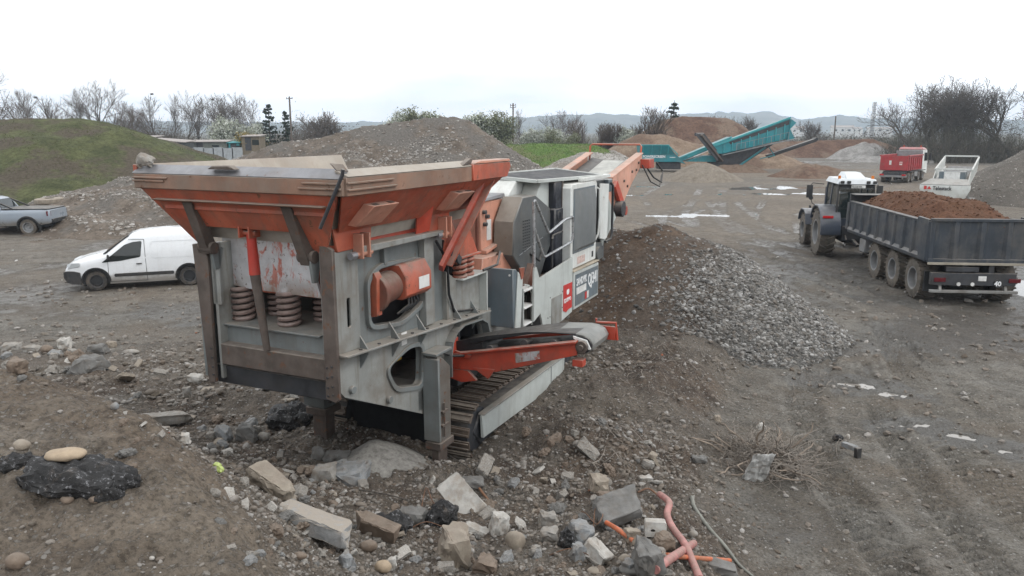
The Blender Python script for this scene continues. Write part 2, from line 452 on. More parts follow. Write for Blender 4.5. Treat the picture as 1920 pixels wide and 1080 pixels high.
# ------------------------------------------------------------------ ground material and sheet
def soil_material():
    m, nt, b = newmat('soil')
    g = nd(nt, 'ShaderNodeNewGeometry'); pos = g.outputs['Position']
    at_ = nd(nt, 'ShaderNodeAttribute', attribute_name='soil'); sp = nd(nt, 'ShaderNodeSeparateColor')
    nt.links.new(at_.outputs['Color'], sp.inputs[0])
    n_big = noise_tex(nt, pos, .45, 6, .62); n_mid = noise_tex(nt, pos, 2.6, 7, .65, off=(4, 1, 0)); n_fine = noise_tex(nt, pos, 22, 6, .7); n_peb = noise_tex(nt, pos, 75, 3, .6)
    vor = nt.nodes.new('ShaderNodeTexVoronoi'); vor.inputs['Scale'].default_value = 21; vor.inputs['Randomness'].default_value = 1
    nt.links.new(pos, vor.inputs['Vector']); vs = nd(nt, 'ShaderNodeSeparateColor'); nt.links.new(vor.outputs['Color'], vs.inputs[0])
    vor2 = nt.nodes.new('ShaderNodeTexVoronoi'); vor2.inputs['Scale'].default_value = 47
    nt.links.new(pos, vor2.inputs['Vector']); vs2 = nd(nt, 'ShaderNodeSeparateColor'); nt.links.new(vor2.outputs['Color'], vs2.inputs[0])
    def peb(v_, s_, thr): return math2(nt, 'MULTIPLY', ramp(nt, v_.outputs['Distance'], .42, .30), ramp(nt, s_.outputs[0], thr, thr + .02))
    pb1, pb2 = peb(vor, vs, .72), peb(vor2, vs2, .60)
    grey = mix(nt, (.098, .088, .074), (.188, .170, .143), ramp(nt, n_mid, .32, .68))
    grey = mix(nt, grey, (.145, .118, .090), ramp(nt, n_big, .45, .65, 0, .8))
    brown = mix(nt, (.060, .043, .032), (.135, .102, .076), ramp(nt, n_mid, .32, .68))
    brown = mix(nt, brown, (.135, .115, .093), ramp(nt, n_big, .45, .62, 0, .75))
    tan = mix(nt, (.158, .126, .094), (.255, .208, .158), ramp(nt, n_mid, .35, .65))
    far = mix(nt, (.075, .078, .045), (.12, .105, .075), ramp(nt, noise_tex(nt, pos, .05, 4), .4, .6))
    c = mix(nt, grey, brown, sp.outputs[0])
    pale = ramp(nt, noise_tex(nt, pos, .8, 7, .68, .6, off=(9, 5, 0)), .50, .60)
    grey_only = math2(nt, 'SUBTRACT', 1.0, sp.outputs[0])
    c = mix(nt, c, (.235, .222, .198), math2(nt, 'MULTIPLY', math2(nt, 'MULTIPLY', pale, grey_only), .55))
    c = mix(nt, c, tan, sp.outputs[2])
    c = mix(nt, c, far, at_.outputs['Alpha'])
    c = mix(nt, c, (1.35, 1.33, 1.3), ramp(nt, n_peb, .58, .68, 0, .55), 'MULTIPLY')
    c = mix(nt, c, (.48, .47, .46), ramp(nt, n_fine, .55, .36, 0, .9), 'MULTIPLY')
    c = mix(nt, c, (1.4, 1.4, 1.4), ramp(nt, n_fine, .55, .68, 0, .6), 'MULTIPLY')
    stone = mix(nt, (.11, .098, .085), (.33, .315, .29), vs.outputs[1]); stone2 = mix(nt, (.10, .09, .078), (.30, .285, .262), vs2.outputs[1])
    nopeb = math2(nt, 'SUBTRACT', 1.0, math2(nt, 'MULTIPLY', sp.outputs[2], .75))
    c = mix(nt, c, stone2, math2(nt, 'MULTIPLY', math2(nt, 'MULTIPLY', pb2, nopeb), .75)); c = mix(nt, c, stone, math2(nt, 'MULTIPLY', math2(nt, 'MULTIPLY', pb1, nopeb), .85))
    wet_lug_shade = math2(nt, 'MULTIPLY', sp.outputs[1], ramp(nt, n_mid, .25, .6, .35, 1))
    c = mix(nt, c, (.56, .57, .58), wet_lug_shade, 'MULTIPLY')  # wetness plus the shade painted into the tread grooves
    nt.links.new(c, b.inputs['Base Color'])
    nt.links.new(ramp(nt, wet_lug_shade, .30, .95, .93, .30), b.inputs['Roughness'])
    b.inputs['Specular IOR Level'].default_value = .45
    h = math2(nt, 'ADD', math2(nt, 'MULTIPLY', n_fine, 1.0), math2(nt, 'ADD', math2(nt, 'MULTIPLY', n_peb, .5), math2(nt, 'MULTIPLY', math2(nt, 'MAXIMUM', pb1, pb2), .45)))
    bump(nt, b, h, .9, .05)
    return m
def build_ground():
    fine = np.radians(np.linspace(-38.5, 38.5, 600)); rest = np.radians(np.linspace(38.5, 321.5, 60))[1:-1]
    ang = np.concatenate([fine, rest])
    rad = np.concatenate([[.4, .9, 1.5, 2.1], np.exp(np.linspace(math.log(2.7), math.log(45), 460)), np.exp(np.linspace(math.log(46), math.log(160), 60)), [200, 260, 340, 450, 600, 900, 1300, 1900, 2500, 2900]])
    A, D = np.meshgrid(ang, rad); x = (D * np.sin(A)).ravel(); y = (D * np.cos(A)).ravel()
    z, rub, padm, prof, rutw, pw = ground_parts(x, y)
    V = np.column_stack([x, y, z]); na, nr = len(ang), len(rad)
    i, j = np.meshgrid(np.arange(nr - 1), np.arange(na), indexing='ij'); i = i.ravel(); j = j.ravel(); j2 = (j + 1) % na
    F = np.column_stack([i * na + j, i * na + j2, (i + 1) * na + j2, (i + 1) * na + j])
    V = np.vstack([V, [[0, 0, gz(0, 0)]]])
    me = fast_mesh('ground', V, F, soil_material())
    bm = None
    r = np.hypot(x, y)
    brown = np.clip(np.maximum(rub, padm * 1.0) + (prof > .02) * .7 + .55 * sst(fbm(x, y, .16, 3, 2), 0, .5) * (r < 60), 0, 1)
    brown *= np.clip(1 - .45 * sst(fbm(x, y, .9, 3, 6), 0, .5), 0, 1)
    wet_shade = np.clip(sst(fbm(x, y, .33, 4, 6), -.1, .4) * .85 + rutw * .9 + puddle_mask(x, y, 2.0), 0, 1) * (1 - np.clip(rub + (prof > .05), 0, 1) * .8) * (1 - .6 * padm)
    tan = np.clip(sst(prof, .55, .93) * (.55 + .6 * fbm(x, y, .8, 4, 1)), 0, 1) * .85
    road = sst(y, 28, 45) * (1 - sst(y, 95, 125)) * sst(x, -2, 6)
    tan = np.maximum(tan, road * np.clip(.62 + .5 * fbm(x, y, .09, 4, 3), 0, 1))
    tan = np.maximum(tan, .55 * sst(y, 19, 25) * (1 - sst(y, 40, 50)) * (x < -3) * np.clip(.6 + .8 * fbm(x, y, .2, 3, 1), 0, 1))
    fa = sst(r, 135, 190)
    wet_shade = np.clip(wet_shade * (1 - .55 * road) + .6 * rutw * road, 0, 1); c = np.ones((len(V), 4), np.float32); c[:-1, 0] = brown; c[:-1, 1] = wet_shade; c[:-1, 2] = tan; c[:-1, 3] = fa; c[-1] = (1, 0, .5, 0)
    ca = me.color_attributes.new('soil', 'FLOAT_COLOR', 'POINT'); ca.data.foreach_set('color', c.ravel())
    # close the small hole at the camera's feet
    o = link('ground', me); bm = bmesh.new(); bm.from_mesh(me); bm.verts.ensure_lookup_table()
    ctr = bm.verts[len(V) - 1]
    for k in range(na): bm.faces.new((bm.verts[k], ctr, bm.verts[(k + 1) % na])).smooth = True
    bm.to_mesh(me); bm.free()
    return tag(o, kind='structure')
build_ground()
def water_mat():
    m, nt, b = newmat('puddle_water')
    g = nd(nt, 'ShaderNodeNewGeometry')
    c = mix(nt, (.17, .155, .135), (.22, .205, .185), noise_tex(nt, g.outputs['Position'], .5, 3))
    nt.links.new(c, b.inputs['Base Color']); b.inputs['Roughness'].default_value = .03
    b.inputs['IOR'].default_value = 1.38; b.inputs['Specular IOR Level'].default_value = 1.0
    return m
_wm = water_mat()
def mudpatch(): pass
for k_, (x, y, rx, ry, a) in enumerate(PUDDLES):
    n = 40; zw = -.024 - .0011 * (k_ % 9); V = [(x, y, zw)]; c, s = math.cos(a), math.sin(a)
    for k in range(n):
        t = 2 * PI * k / n; X, Y = (2.2 * rx) * math.cos(t), (2.2 * ry + .05) * math.sin(t); V.append((x + X * c - Y * s, y + X * s + Y * c, zw))
    m_ = bpy.data.meshes.new('puddle'); m_.from_pydata(V, [], [(0, 1 + k, 1 + (k + 1) % n) for k in range(n)]); m_.materials.append(_wm)
    tag(link('puddle', m_), kind='structure')

# ------------------------------------------------------------------ hills, far away
def hills():
    prof = [(-400, 228), (200, 226), (600, 230), (800, 227), (930, 222), (1000, 218), (1080, 214), (1150, 213), (1200, 218), (1270, 216), (1345, 208), (1400, 212), (1440, 209), (1462, 216), (1500, 225), (1555, 217), (1572, 214), (1600, 217), (1640, 222), (1720, 222), (1920, 224), (2400, 226)]
    D = 2300.0; pxs = np.linspace(-400, 2400, 420); rows = [0, .25, .5, .72, .88, 1.0, .9, .5, 0]
    V = []; 
    for j, f in enumerate(rows):
        rr = D - 500 + 125 * j
        for px in pxs:
            py = np.interp(px, [p[0] for p in prof], [p[1] for p in prof])
            h = (245 - py) / FPX * D + 5
            ax = (px - 960) / FPX * math.cos(PITCH)
            X = ax * rr; Y = rr
            hh = h * f * (1 + .10 * float(fbm(np.array(X), np.array(Y), .006, 4, 2))) + (6 * float(fbm(np.array(X), np.array(Y), .05, 3, 4)) if f else 0) - (4 if f == 0 else 0)
            V.append((X, Y, hh))
    n = len(pxs); F = [(j * n + i, j * n + i + 1, (j + 1) * n + i + 1, (j + 1) * n + i) for j in range(len(rows) - 1) for i in range(n - 1)]
    m, nt, b = newmat('hill_forest'); g = nd(nt, 'ShaderNodeNewGeometry')
    c = mix(nt, (.045, .06, .04), (.13, .13, .10), ramp(nt, noise_tex(nt, g.outputs['Position'], .012, 8, .7), .42, .62))
    nt.links.new(c, b.inputs['Base Color']); b.inputs['Roughness'].default_value = 1
    tag(link('hills', fast_mesh('hills', np.array(V), np.array(F), m)), kind='structure')
hills()
# ------------------------------------------------------------------ shared paints
m_grey = mat('grey_paint', (.245, .252, .24), .5, var=.18, scale=1.6, dust=.85, streak=.85, dirt=.7, dirtc=(.15, .125, .10), rust=.12, bmp=.12, bscale=25)
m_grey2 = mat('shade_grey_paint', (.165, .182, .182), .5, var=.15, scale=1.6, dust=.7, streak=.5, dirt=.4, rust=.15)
m_orange = mat('orange_paint', (.385, .082, .042), .55, var=.22, scale=2.2, dust=.9, streak=.65, dirt=.55, dirtc=(.155, .10, .075), rust=.28, fade=.3, fadec=(.55, .22, .13), bmp=.08)
m_orange_f = mat('faded_orange_paint', (.55, .25, .17), .6, var=.15, scale=2, dust=.7, dirt=.3, rust=.12, fade=.7, fadec=(.64, .33, .24), streak=.25)
m_red = mat('red_paint', (.42, .055, .028), .5, var=.18, scale=3, dust=.75, dirt=.35, rust=.2)
m_redbrown = mat('red_brown_steel', (.16, .06, .04), .7, var=.25, scale=3, dust=.6, dirt=.5, rust=.3)
m_rust = mat('rusty_steel', (.098, .078, .066), .75, var=.3, scale=3, dust=.5, dirt=.45, dirtc=(.07, .05, .042), rust=.35, bmp=.2, bscale=40, streak=.4)
m_rim = mat('dusty_orange_rim', (.235, .135, .092), .75, var=.2, scale=2.2, dust=.95, dirt=.7, dirtc=(.19, .15, .12), rust=.2, streak=.5, bmp=.1)
m_cream = mat('dusty_inner_steel', (.36, .325, .28), .75, var=.14, scale=1.6, dust=.4, dirt=.35, dirtc=(.25, .19, .14), streak=.35)
m_steelgrey = mat('worn_grey_steel', (.20, .20, .21), .45, metal=.4, var=.2, scale=2.5, dirt=.35, dirtc=(.16, .12, .095), rust=.16, bmp=.1)
m_dark = mat('dark_steel', (.035, .037, .042), .55, var=.3, scale=3, dust=.5, dirt=.35, dirtc=(.07, .058, .048))
m_black = mat('black_rubber', (.018, .019, .021), .5, var=.3, scale=3, dust=.35)
m_white = mat('white_machine_paint', (.66, .68, .66), .45, var=.06, scale=1.4, dust=.35, streak=.4, dirt=.3, dirtc=(.30, .25, .20), rust=.1)
m_pale = mat('pale_grey_panel', (.47, .50, .48), .5, var=.07, scale=1.4, dust=.4, streak=.3, dirt=.22, rust=.06)
m_bluegrey = mat('blue_grey_panel', (.115, .145, .165), .45, var=.15, scale=1.8, dust=.5, streak=.35, dirt=.35, dirtc=(.17, .155, .14), rust=.05)
m_guard = mat('charcoal_guard', (.085, .092, .094), .5, var=.16, scale=1.5, dust=.6, streak=.4, dirt=.3, dirtc=(.14, .125, .105))
m_guardf = mat('dusty_guard_front', (.17, .145, .12), .7, var=.2, scale=2, dust=.4, dirt=.6, dirtc=(.13, .10, .075), rust=.15, streak=.5)
m_door = mat('grey_door', (.13, .14, .142), .5, var=.1, scale=1.5, streak=.45, dirt=.2, dirtc=(.2, .19, .175))
m_spring = mat('brown_spring', (.215, .155, .138), .35, var=.25, scale=6, dust=.35, rust=.25, rustc=(.09, .05, .035))
m_chrome = mat('bright_rail', (.42, .43, .44), .3, metal=.6, var=.2, scale=4, dirt=.4)
m_belt = mat('grey_belt', (.20, .205, .195), .6, var=.2, scale=1.5, streak=.3, dirt=.5, dirtc=(.28, .265, .24))
m_beltdark = mat('dark_belt', (.028, .029, .032), .5, var=.3, scale=2, dust=.25, dirt=.3, dirtc=(.1, .095, .085))
m_shoe = mat('muddy_track_steel', (.115, .088, .07), .65, metal=.15, var=.3, scale=6, dust=.7, dirt=.6, dirtc=(.085, .062, .047), rust=.25, bmp=.25, bscale=30)
m_label = mat('white_label', (.68, .68, .66), .6, var=.05, dirt=.3, scale=5)
m_redlabel = mat('red_sticker', (.48, .035, .03), .5, var=.08)
m_blacklet = mat('black_lettering', (.02, .02, .022), .6, var=.05)
m_whitelet = mat('white_lettering', (.74, .75, .75), .6, var=.04)
m_yellow = mat('yellow_paint', (.52, .33, .03), .5, var=.15, dirt=.3)
def peel_mat():
    m, nt, b = newmat('peeling_white_on_orange')
    tc = nd(nt, 'ShaderNodeTexCoord'); ov = tc.outputs['Object']
    o_ = mix(nt, (.36, .11, .08), (.50, .22, .18), ramp(nt, noise_tex(nt, ov, 5, 4), .3, .7))
    w_ = mix(nt, (.42, .42, .43), (.52, .52, .53), ramp(nt, noise_tex(nt, ov, 9, 5), .3, .7))
    f = ramp(nt, noise_tex(nt, ov, 5.5, 9, .74, .4, stretch=(1, 1, .42)), .415, .465)
    c = mix(nt, w_, o_, math2(nt, 'SUBTRACT', 1.0, f))
    c = mix(nt, c, (.10, .075, .06), ramp(nt, noise_tex(nt, ov, 16, 6, .7, off=(7, 0, 2)), .6, .66, 0, .9))
    sx = nd(nt, 'ShaderNodeSeparateXYZ'); nt.links.new(ov, sx.inputs[0])
    mud = math2(nt, 'MULTIPLY', ramp(nt, sx.outputs['Z'], 3.32, 3.05), ramp(nt, noise_tex(nt, ov, 3, 5), .35, .6))
    c = mix(nt, c, (.20, .14, .10), math2(nt, 'MULTIPLY', mud, .8))
    nt.links.new(c, b.inputs['Base Color']); b.inputs['Roughness'].default_value = .6
    return m
m_peel = peel_mat()
def helix(org, r, wire, h, turns, n=14):
    pts = [(org[0] + r * math.cos(2 * PI * k / n), org[1] + r * math.sin(2 * PI * k / n), org[2] + wire + (h - 2 * wire) * min(1, max(0, (k / n - .6) / (turns - 1.2)))) for k in range(int(turns * n) + 1)]
    return MB().tube(pts, wire, 7)

# ------------------------------------------------------------------ the tracked jaw crusher
CR = thing('jaw_crusher', 'orange and grey tracked jaw crusher with flared feed hopper, standing on rubble at the centre', 'crusher', (MO[0], MO[1], 0), PI / 2 - MA)
def P(name, mb, m, bevel=.008, parent=CR, **k):
    o = mb.build(name, m, parent, bevel, **k)
    if name.endswith(('_bolts', '_slots')) or name == 'hoses': o['kind'] = 'stuff'
    return o
# side frame -----------------------------------------------------
tri = rpoly([(.97, 2.03), (1.16, 1.72), (1.78, 1.57), (1.82, 2.12), (1.5, 2.17)], .13)
lower = [(0, 2.46), (0, 2.04), (.10, 1.93), (1.91, 1.09), (2.45, 1.09), (2.45, 1.8), (2.5, 1.98), (2.62, 2.1), (2.85, 2.16), (3.42, 2.12), (3.6, 2.03), (3.66, 1.86), (3.66, 1.15), (5.4, 1.15), (5.4, 2.12), (3.67, 2.22)]
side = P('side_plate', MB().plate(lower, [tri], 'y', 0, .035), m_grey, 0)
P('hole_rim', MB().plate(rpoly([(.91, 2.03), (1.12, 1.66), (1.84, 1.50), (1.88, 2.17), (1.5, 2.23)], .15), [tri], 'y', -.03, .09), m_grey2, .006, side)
arch = [(2.44, 1.5), (2.44, 1.82), (2.49, 2.0), (2.62, 2.125), (2.85, 2.185), (3.42, 2.145), (3.61, 2.05), (3.68, 1.88), (3.68, 1.7)]
for a in (0,):
    mb = MB()
    for p, q in zip(arch, arch[1:]): mb.bar((p[0], -.02, p[1]), (q[0], -.02, q[1]), .22, .025, up=(q[1] - p[1], 0, p[0] - q[0]))
    P('arch_rim', mb, m_grey2, 0, side)
for (u, w) in ((.22, 1.99), (.98, 1.62)):
    P('boss', MB().cyl((u, .0, w), (u, -.05, w), .05, 14), m_grey2, .006, side)
P('sticker', MB().box(1.33, 1.46, -.004, .0, 2.24, 2.41), m_label, 0, side)
up_hole = rpoly([(.74, 2.64), (1.44, 2.54), (2.0, 2.70), (1.96, 3.28), (.98, 3.33), (.74, 3.2)], .14)
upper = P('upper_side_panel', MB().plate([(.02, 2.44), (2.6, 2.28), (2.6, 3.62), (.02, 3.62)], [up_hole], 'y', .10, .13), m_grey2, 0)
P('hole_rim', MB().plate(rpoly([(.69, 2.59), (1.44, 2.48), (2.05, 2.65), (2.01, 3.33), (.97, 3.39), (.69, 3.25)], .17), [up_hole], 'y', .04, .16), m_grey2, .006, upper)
fl = MB().prism([(0, 2.475), (3.7, 2.235), (3.7, 2.205), (0, 2.445)], 'y', -.14, .10)
flo = P('flange', fl, m_grey, .006)
mb = MB()
for k in range(9): mb.cyl((.35 + .38 * k, -.07, 2.46 - .065 * (.35 + .38 * k) - .0), (.35 + .38 * k, -.07, 2.49 - .065 * (.35 + .38 * k)), .022, 8)
P('flange_bolts', mb, m_dark, 0, flo)
P('top_rail', MB().prism([(.42, 3.60), (2.25, 3.60), (2.3, 3.66), (.42, 3.69)], 'y', -.12, .13), m_grey, .01)
P('corner_post', MB().plate([(.0, 2.47), (.44, 2.45), (.44, 3.66), (.0, 3.66)], [rrect(.2, .27, 2.75, 3.1, .03)], 'y', -.01, .02).box(.0, .03, .02, .2, 2.47, 3.66).box(.41, .44, .02, .10, 2.45, 3.66), m_grey, .006)
P('stiffener', MB().box(1.95, 2.19, -.01, .10, 2.36, 3.60), m_grey, .01)
P('stiffener', MB().box(1.05, 1.12, .03, .10, 3.36, 3.60), m_grey2, .005)
for u in (.42, 1.1, 1.75, 2.75, 3.3):
    w = 2.46 - .065 * u
    P('gusset', MB().prism([(-.13, w + .0), (.0, w + .0), (.03, w + .22)], 'x', u, u + .022), m_grey2, 0)
    P('gusset', MB().prism([(-.13, w - .03), (.0, w - .03), (.0, w - .24)], 'x', u, u + .022), m_grey2, 0)
P('belly_shade_sheet', MB().box(2.6, 2.66, .2, 1.8, .2, 1.45), m_black, 0)  # black sheet standing in for the shade beneath the chassis
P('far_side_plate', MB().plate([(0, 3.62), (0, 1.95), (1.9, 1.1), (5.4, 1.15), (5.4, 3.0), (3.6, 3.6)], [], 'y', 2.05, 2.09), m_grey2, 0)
P('belly_light_block', MB().box(1.3, 3.2, .1, 1.95, 1.42, 1.48).box(3.0, 5.4, .1, 1.95, 1.15, 1.3).box(3.05, 3.1, .1, 1.95, 1.2, 3.4), m_dark, 0)  # dark boxes added to block light under and inside the chassis
# front frame
P('front_post', MB().prism([(-.03, 1.95), (.02, 1.90), (.16, 1.94), (.15, 3.78), (-.03, 3.70)], 'x', -.05, .0), m_rust, .008)
P('front_post', MB().prism([(1.87, 1.90), (1.99, 1.87), (2.09, 3.64), (1.85, 3.68)], 'x', -.05, .0), m_rust, .008)
P('post_web', MB().box(.0, .35, 1.78, 1.83, 1.95, 3.66).box(.0, .04, 1.72, 1.86, 2.9, 3.66), m_grey, .006)
mb = MB(); 
for w in (2.0, 2.1, 2.22, 2.34): mb.cyl((-.05, .05, w), (-.062, .05, w), .014, 8).cyl((-.05, .12, w - .02), (-.062, .12, w - .02), .014, 8).cyl((-.05, 1.9, w), (-.062, 1.9, w), .014, 8)
P('post_bolts', mb, m_dark, 0)
P('spring_beam', MB().box(.12, .5, .16, 1.85, 2.39, 2.62), m_grey2, .012)
P('spring_seat', MB().box(.06, 1.05, .3, 1.9, 2.625, 2.65), m_grey2, .006)
P('cross_beam', MB().box(-.02, .22, .17, 1.78, 2.14, 2.41), m_rust, .012)
P('lower_beam', MB().box(.05, .3, .16, 1.96, 1.87, 2.11), m_dark, .012)
P('beam_gap_plate', MB().box(.3, .32, .1, 1.9, 2.1, 2.4), m_dark, 0)
for (u, v) in ((.34, 1.71), (.74, 1.48), (.34, .97), (.74, .74)):
    P('coil_spring', helix((u, v, 2.65), .125, .029, .44, 6.2), m_spring, 0)
# feeder ------------------------------------------------------------
P('feeder_pan', MB().box(.36, 3.5, .42, 1.88, 3.02, 3.78), m_orange, .01)
P('feeder_plate', MB().prism([(1.44, 3.06), (1.90, 3.10), (1.93, 3.76), (1.46, 3.79)], 'x', .28, .32), m_peel, .004)
P('feeder_plate', MB().prism([(.40, 3.05), (1.44, 3.07), (1.44, 3.79), (.62, 3.76)], 'x', .26, .30), m_peel, .004)
P('feeder_lip', MB().box(.22, .4, .55, 1.9, 3.80, 3.87), m_dark, .008)
P('feeder_cheek', MB().prism([(.3, 3.05), (.95, 3.1), (.9, 3.75), (.3, 3.75)], 'y', .36, .40), m_orange, .006)
P('hydraulic_ram', MB().cyl((-.06, 1.12, 3.83), (-.06, 1.10, 3.34), [.055, .066], 16), mat('bright_red_paint', (.42, .035, .02), .5, var=.15, dirt=.35), .0)
P('ram_rod', MB().cyl((-.06, 1.10, 3.34), (-.03, 1.02, 2.42), [.06, .042], 14), m_rust, 0)
P('ram_bracket', MB().box(-.16, .02, 1.05, 1.075, 3.78, 4.16).box(-.16, .02, 1.20, 1.225, 3.78, 4.16).cyl((-.08, 1.02, 3.83), (-.08, 1.25, 3.83), .03, 10), m_orange, .004)
# hopper -------------------------------------------------------------
P('hopper_front_wall', MB().slab([(-.40, -.42, 4.36), (-.40, 2.44, 4.36), (.02, 2.05, 3.68), (.008, 1.84, 3.70), (-.115, 1.78, 3.90), (-.115, .40, 3.90), (.008, .30, 3.70), (.02, .08, 3.68)], .03), m_orange, .004)
P('hopper_near_wall', MB().slab([(-.40, -.45, 4.36), (.05, -.03, 3.90), (3.2, -.03, 3.90), (3.45, -.45, 4.36)], .03), m_orange, .004)
P('hopper_near_skirt', MB().slab([(-.02, .0, 3.93), (.05, .0, 3.66), (.68, .0, 3.66), (.72, .0, 3.93)], .03), m_orange, .004)
P('hopper_near_skirt', MB().slab([(1.98, .0, 3.93), (2.02, .0, 3.66), (2.6, .0, 3.66), (2.6, .0, 3.93)], .03), m_orange, .004)
P('hopper_far_wall', MB().slab([(-.40, 2.50, 4.60), (.05, 2.02, 3.72), (3.5, 2.02, 3.72), (3.5, 2.50, 4.60)], .03), m_cream, .004)
P('hopper_lining', MB().slab([(-.33, -.30, 4.55), (.1, .12, 3.72), (.1, 1.98, 3.72), (-.33, 2.40, 4.55)], .012).slab([(-.33, -.36, 4.55), (3.4, -.36, 4.55), (3.2, .1, 3.72), (.1, .1, 3.72)], .012), m_cream, 0)
P('front_rim', MB().prism([(-.45, 4.34), (-.40, 4.33), (-.38, 4.50), (-.45, 4.51)], 'y', -.50, 2.50), m_rim, .008)
P('rim_cap', MB().prism([(-.455, 4.512), (-.39, 4.502), (-.27, 4.59), (-.30, 4.615)], 'y', -.47, 2.53), m_steelgrey, .008)
P('rim_end_strip', MB().box(-.475, -.451, -.50, .0, 4.455, 4.475).box(-.472, -.451, -.50, .05, 4.40, 4.42), m_rim, .003)
P('rim_end_strip', MB().box(-.475, -.451, 1.95, 2.5, 4.455, 4.475).box(-.472, -.451, 2.0, 2.5, 4.42, 4.44), m_rim, .003)
P('near_rim', MB().box(-.40, 2.35, -.53, -.47, 4.335, 4.53), m_rim, .008)
P('near_rim_tip', MB().prism([(2.35, 4.335), (3.42, 4.34), (3.56, 4.49), (3.5, 4.56), (2.35, 4.56)], 'y', -.55, -.46), m_orange, .01)
P('tip_cap', MB().prism([(2.38, 4.565), (3.5, 4.565), (3.48, 4.60), (2.55, 4.60)], 'y', -.56, -.36), m_orange_f, .006)
P('near_rim_cap', MB().prism([(-.54, 4.535), (-.47, 4.53), (-.36, 4.58), (-.37, 4.605)], 'x', -.38, 2.42), m_cream, .006)
P('rim_strip', MB().box(-.40, .45, -.555, -.531, 4.46, 4.48).box(-.40, .50, -.56, -.531, 4.39, 4.41), m_rim, .003)
P('far_rim', MB().box(-.40, 3.5, 2.50, 2.56, 4.40, 4.61), m_orange, .008)
P('front_ledge', MB().prism([(-.42, 4.20), (-.24, 4.20), (-.24, 4.235), (-.44, 4.215)], 'y', -.22, 2.26), m_rim, .004)
P('front_ledge', MB().prism([(-.30, 4.10), (-.26, 4.10), (-.26, 4.20), (-.30, 4.20)], 'y', -.15, 2.2), m_orange, .004)
P('fold_arm', MB().prism([(-.36, 4.19), (-.22, 4.19), (.0, 3.62), (-.13, 3.55)], 'y', 1.72, 1.86).cyl((-.08, 1.68, 3.62), (-.08, 1.90, 3.62), .075, 14), m_rust, .006)
P('fold_arm', MB().prism([(-.36, 4.19), (-.22, 4.19), (.02, 3.66), (-.08, 3.5)], 'y', .26, .40).cyl((-.03, .22, 3.60), (-.03, .44, 3.60), .075, 14), m_rust, .006)
P('arm_lug', MB().prism([(-.1, 3.60), (.1, 3.60), (.02, 3.35), (-.05, 3.35)], 'y', 1.72, 1.76), m_grey2, .004)
P('arm_lug', MB().prism([(-.1, 3.60), (.1, 3.60), (.02, 3.3), (-.05, 3.3)], 'y', .24, .28), m_grey2, .004)
P('locking_bar', MB().tube([(-.49, -.56, 4.62), (-.48, -.54, 4.56), (-.47, -.22, 4.0)], .02, 8), m_dark, 0)
P('locking_latch', MB().hull([(-.52, -.50, 4.60), (-.40, -.58, 4.58), (-.43, -.45, 4.62), (-.50, -.42, 4.66), (-.42, -.52, 4.67), (-.46, -.36, 4.68)]), m_rust, .01)
P('rim_lug', MB().prism([(.92, 4.58), (1.32, 4.58), (1.24, 4.62), (1.0, 4.625)], 'x', -.46, -.36), m_rust, .01)
P('rim_lug', MB().prism([(2.12, 4.55), (2.36, 4.57), (2.40, 4.63), (2.34, 4.64)], 'y', -.52, -.44), m_rust, .006)
P('front_brace', MB().slab([(-.38, -.40, 4.34), (-.22, -.24, 4.16), (-.10, .06, 3.98), (-.36, .02, 4.34)], .025), m_orange, .003)
for (u0, u1) in ((.12, .62), (2.06, 2.5)):
    prof = [(-.42, 4.33), (-.50, 4.185), (-.10, 3.83), (-.06, 3.88)]
    b_ = P('box_bracket', MB().prism([(-.34, 4.215), (-.50, 4.19), (-.24, 3.95), (-.12, 3.96)], 'x', u0, u1), m_orange_f, .006)
    mb = MB()
    for uu in (u0 + .06, u1 - .14): mb.slab([(uu, -.465, 4.199), (uu + .09, -.465, 4.199), (uu + .09, -.41, 4.208), (uu, -.41, 4.208)], .004)
    P('bracket_slots', mb, m_black, 0, b_)
    P('pin_lug', MB().box(u0 + .22, u0 + .25, -.16, -.02, 3.55, 3.84).box(u0 + .36, u0 + .39, -.16, -.02, 3.55, 3.84).cyl((u0 + .14, -.1, 3.60), (u0 + .48, -.1, 3.60), .03, 10), m_orange_f, .004)
    P('pin_nut', MB().cyl((u0 + .06, -.1, 3.60), (u0 + .16, -.1, 3.60), .045, 8), m_steelgrey, 0)
for u in (.88, 1.18, 1.48, 1.78):
    P('gusset', MB().prism([(-.47, 4.335), (-.30, 4.20), (-.18, 4.07), (-.42, 4.34)], 'x', u, u + .02), m_orange, 0)
    P('gusset_shelf', MB().slab([(u + .02, -.42, 4.30), (u + .02, -.22, 4.12), (u + .2, -.22, 4.12)], .012), m_orange, 0)
P('wall_edge', MB().box(.7, 1.98, -.035, .0, 3.885, 3.905), m_grey2, 0)
P('pan_side', MB().box(.6, 2.6, .14, .17, 3.64, 3.90), m_red, .004)
P('leg_wedge', MB().slab([(1.72, -.02, 3.66), (1.78, -.01, 3.92), (1.9, -.2, 4.05), (2.0, -.06, 3.68)], .03), m_red, .003)
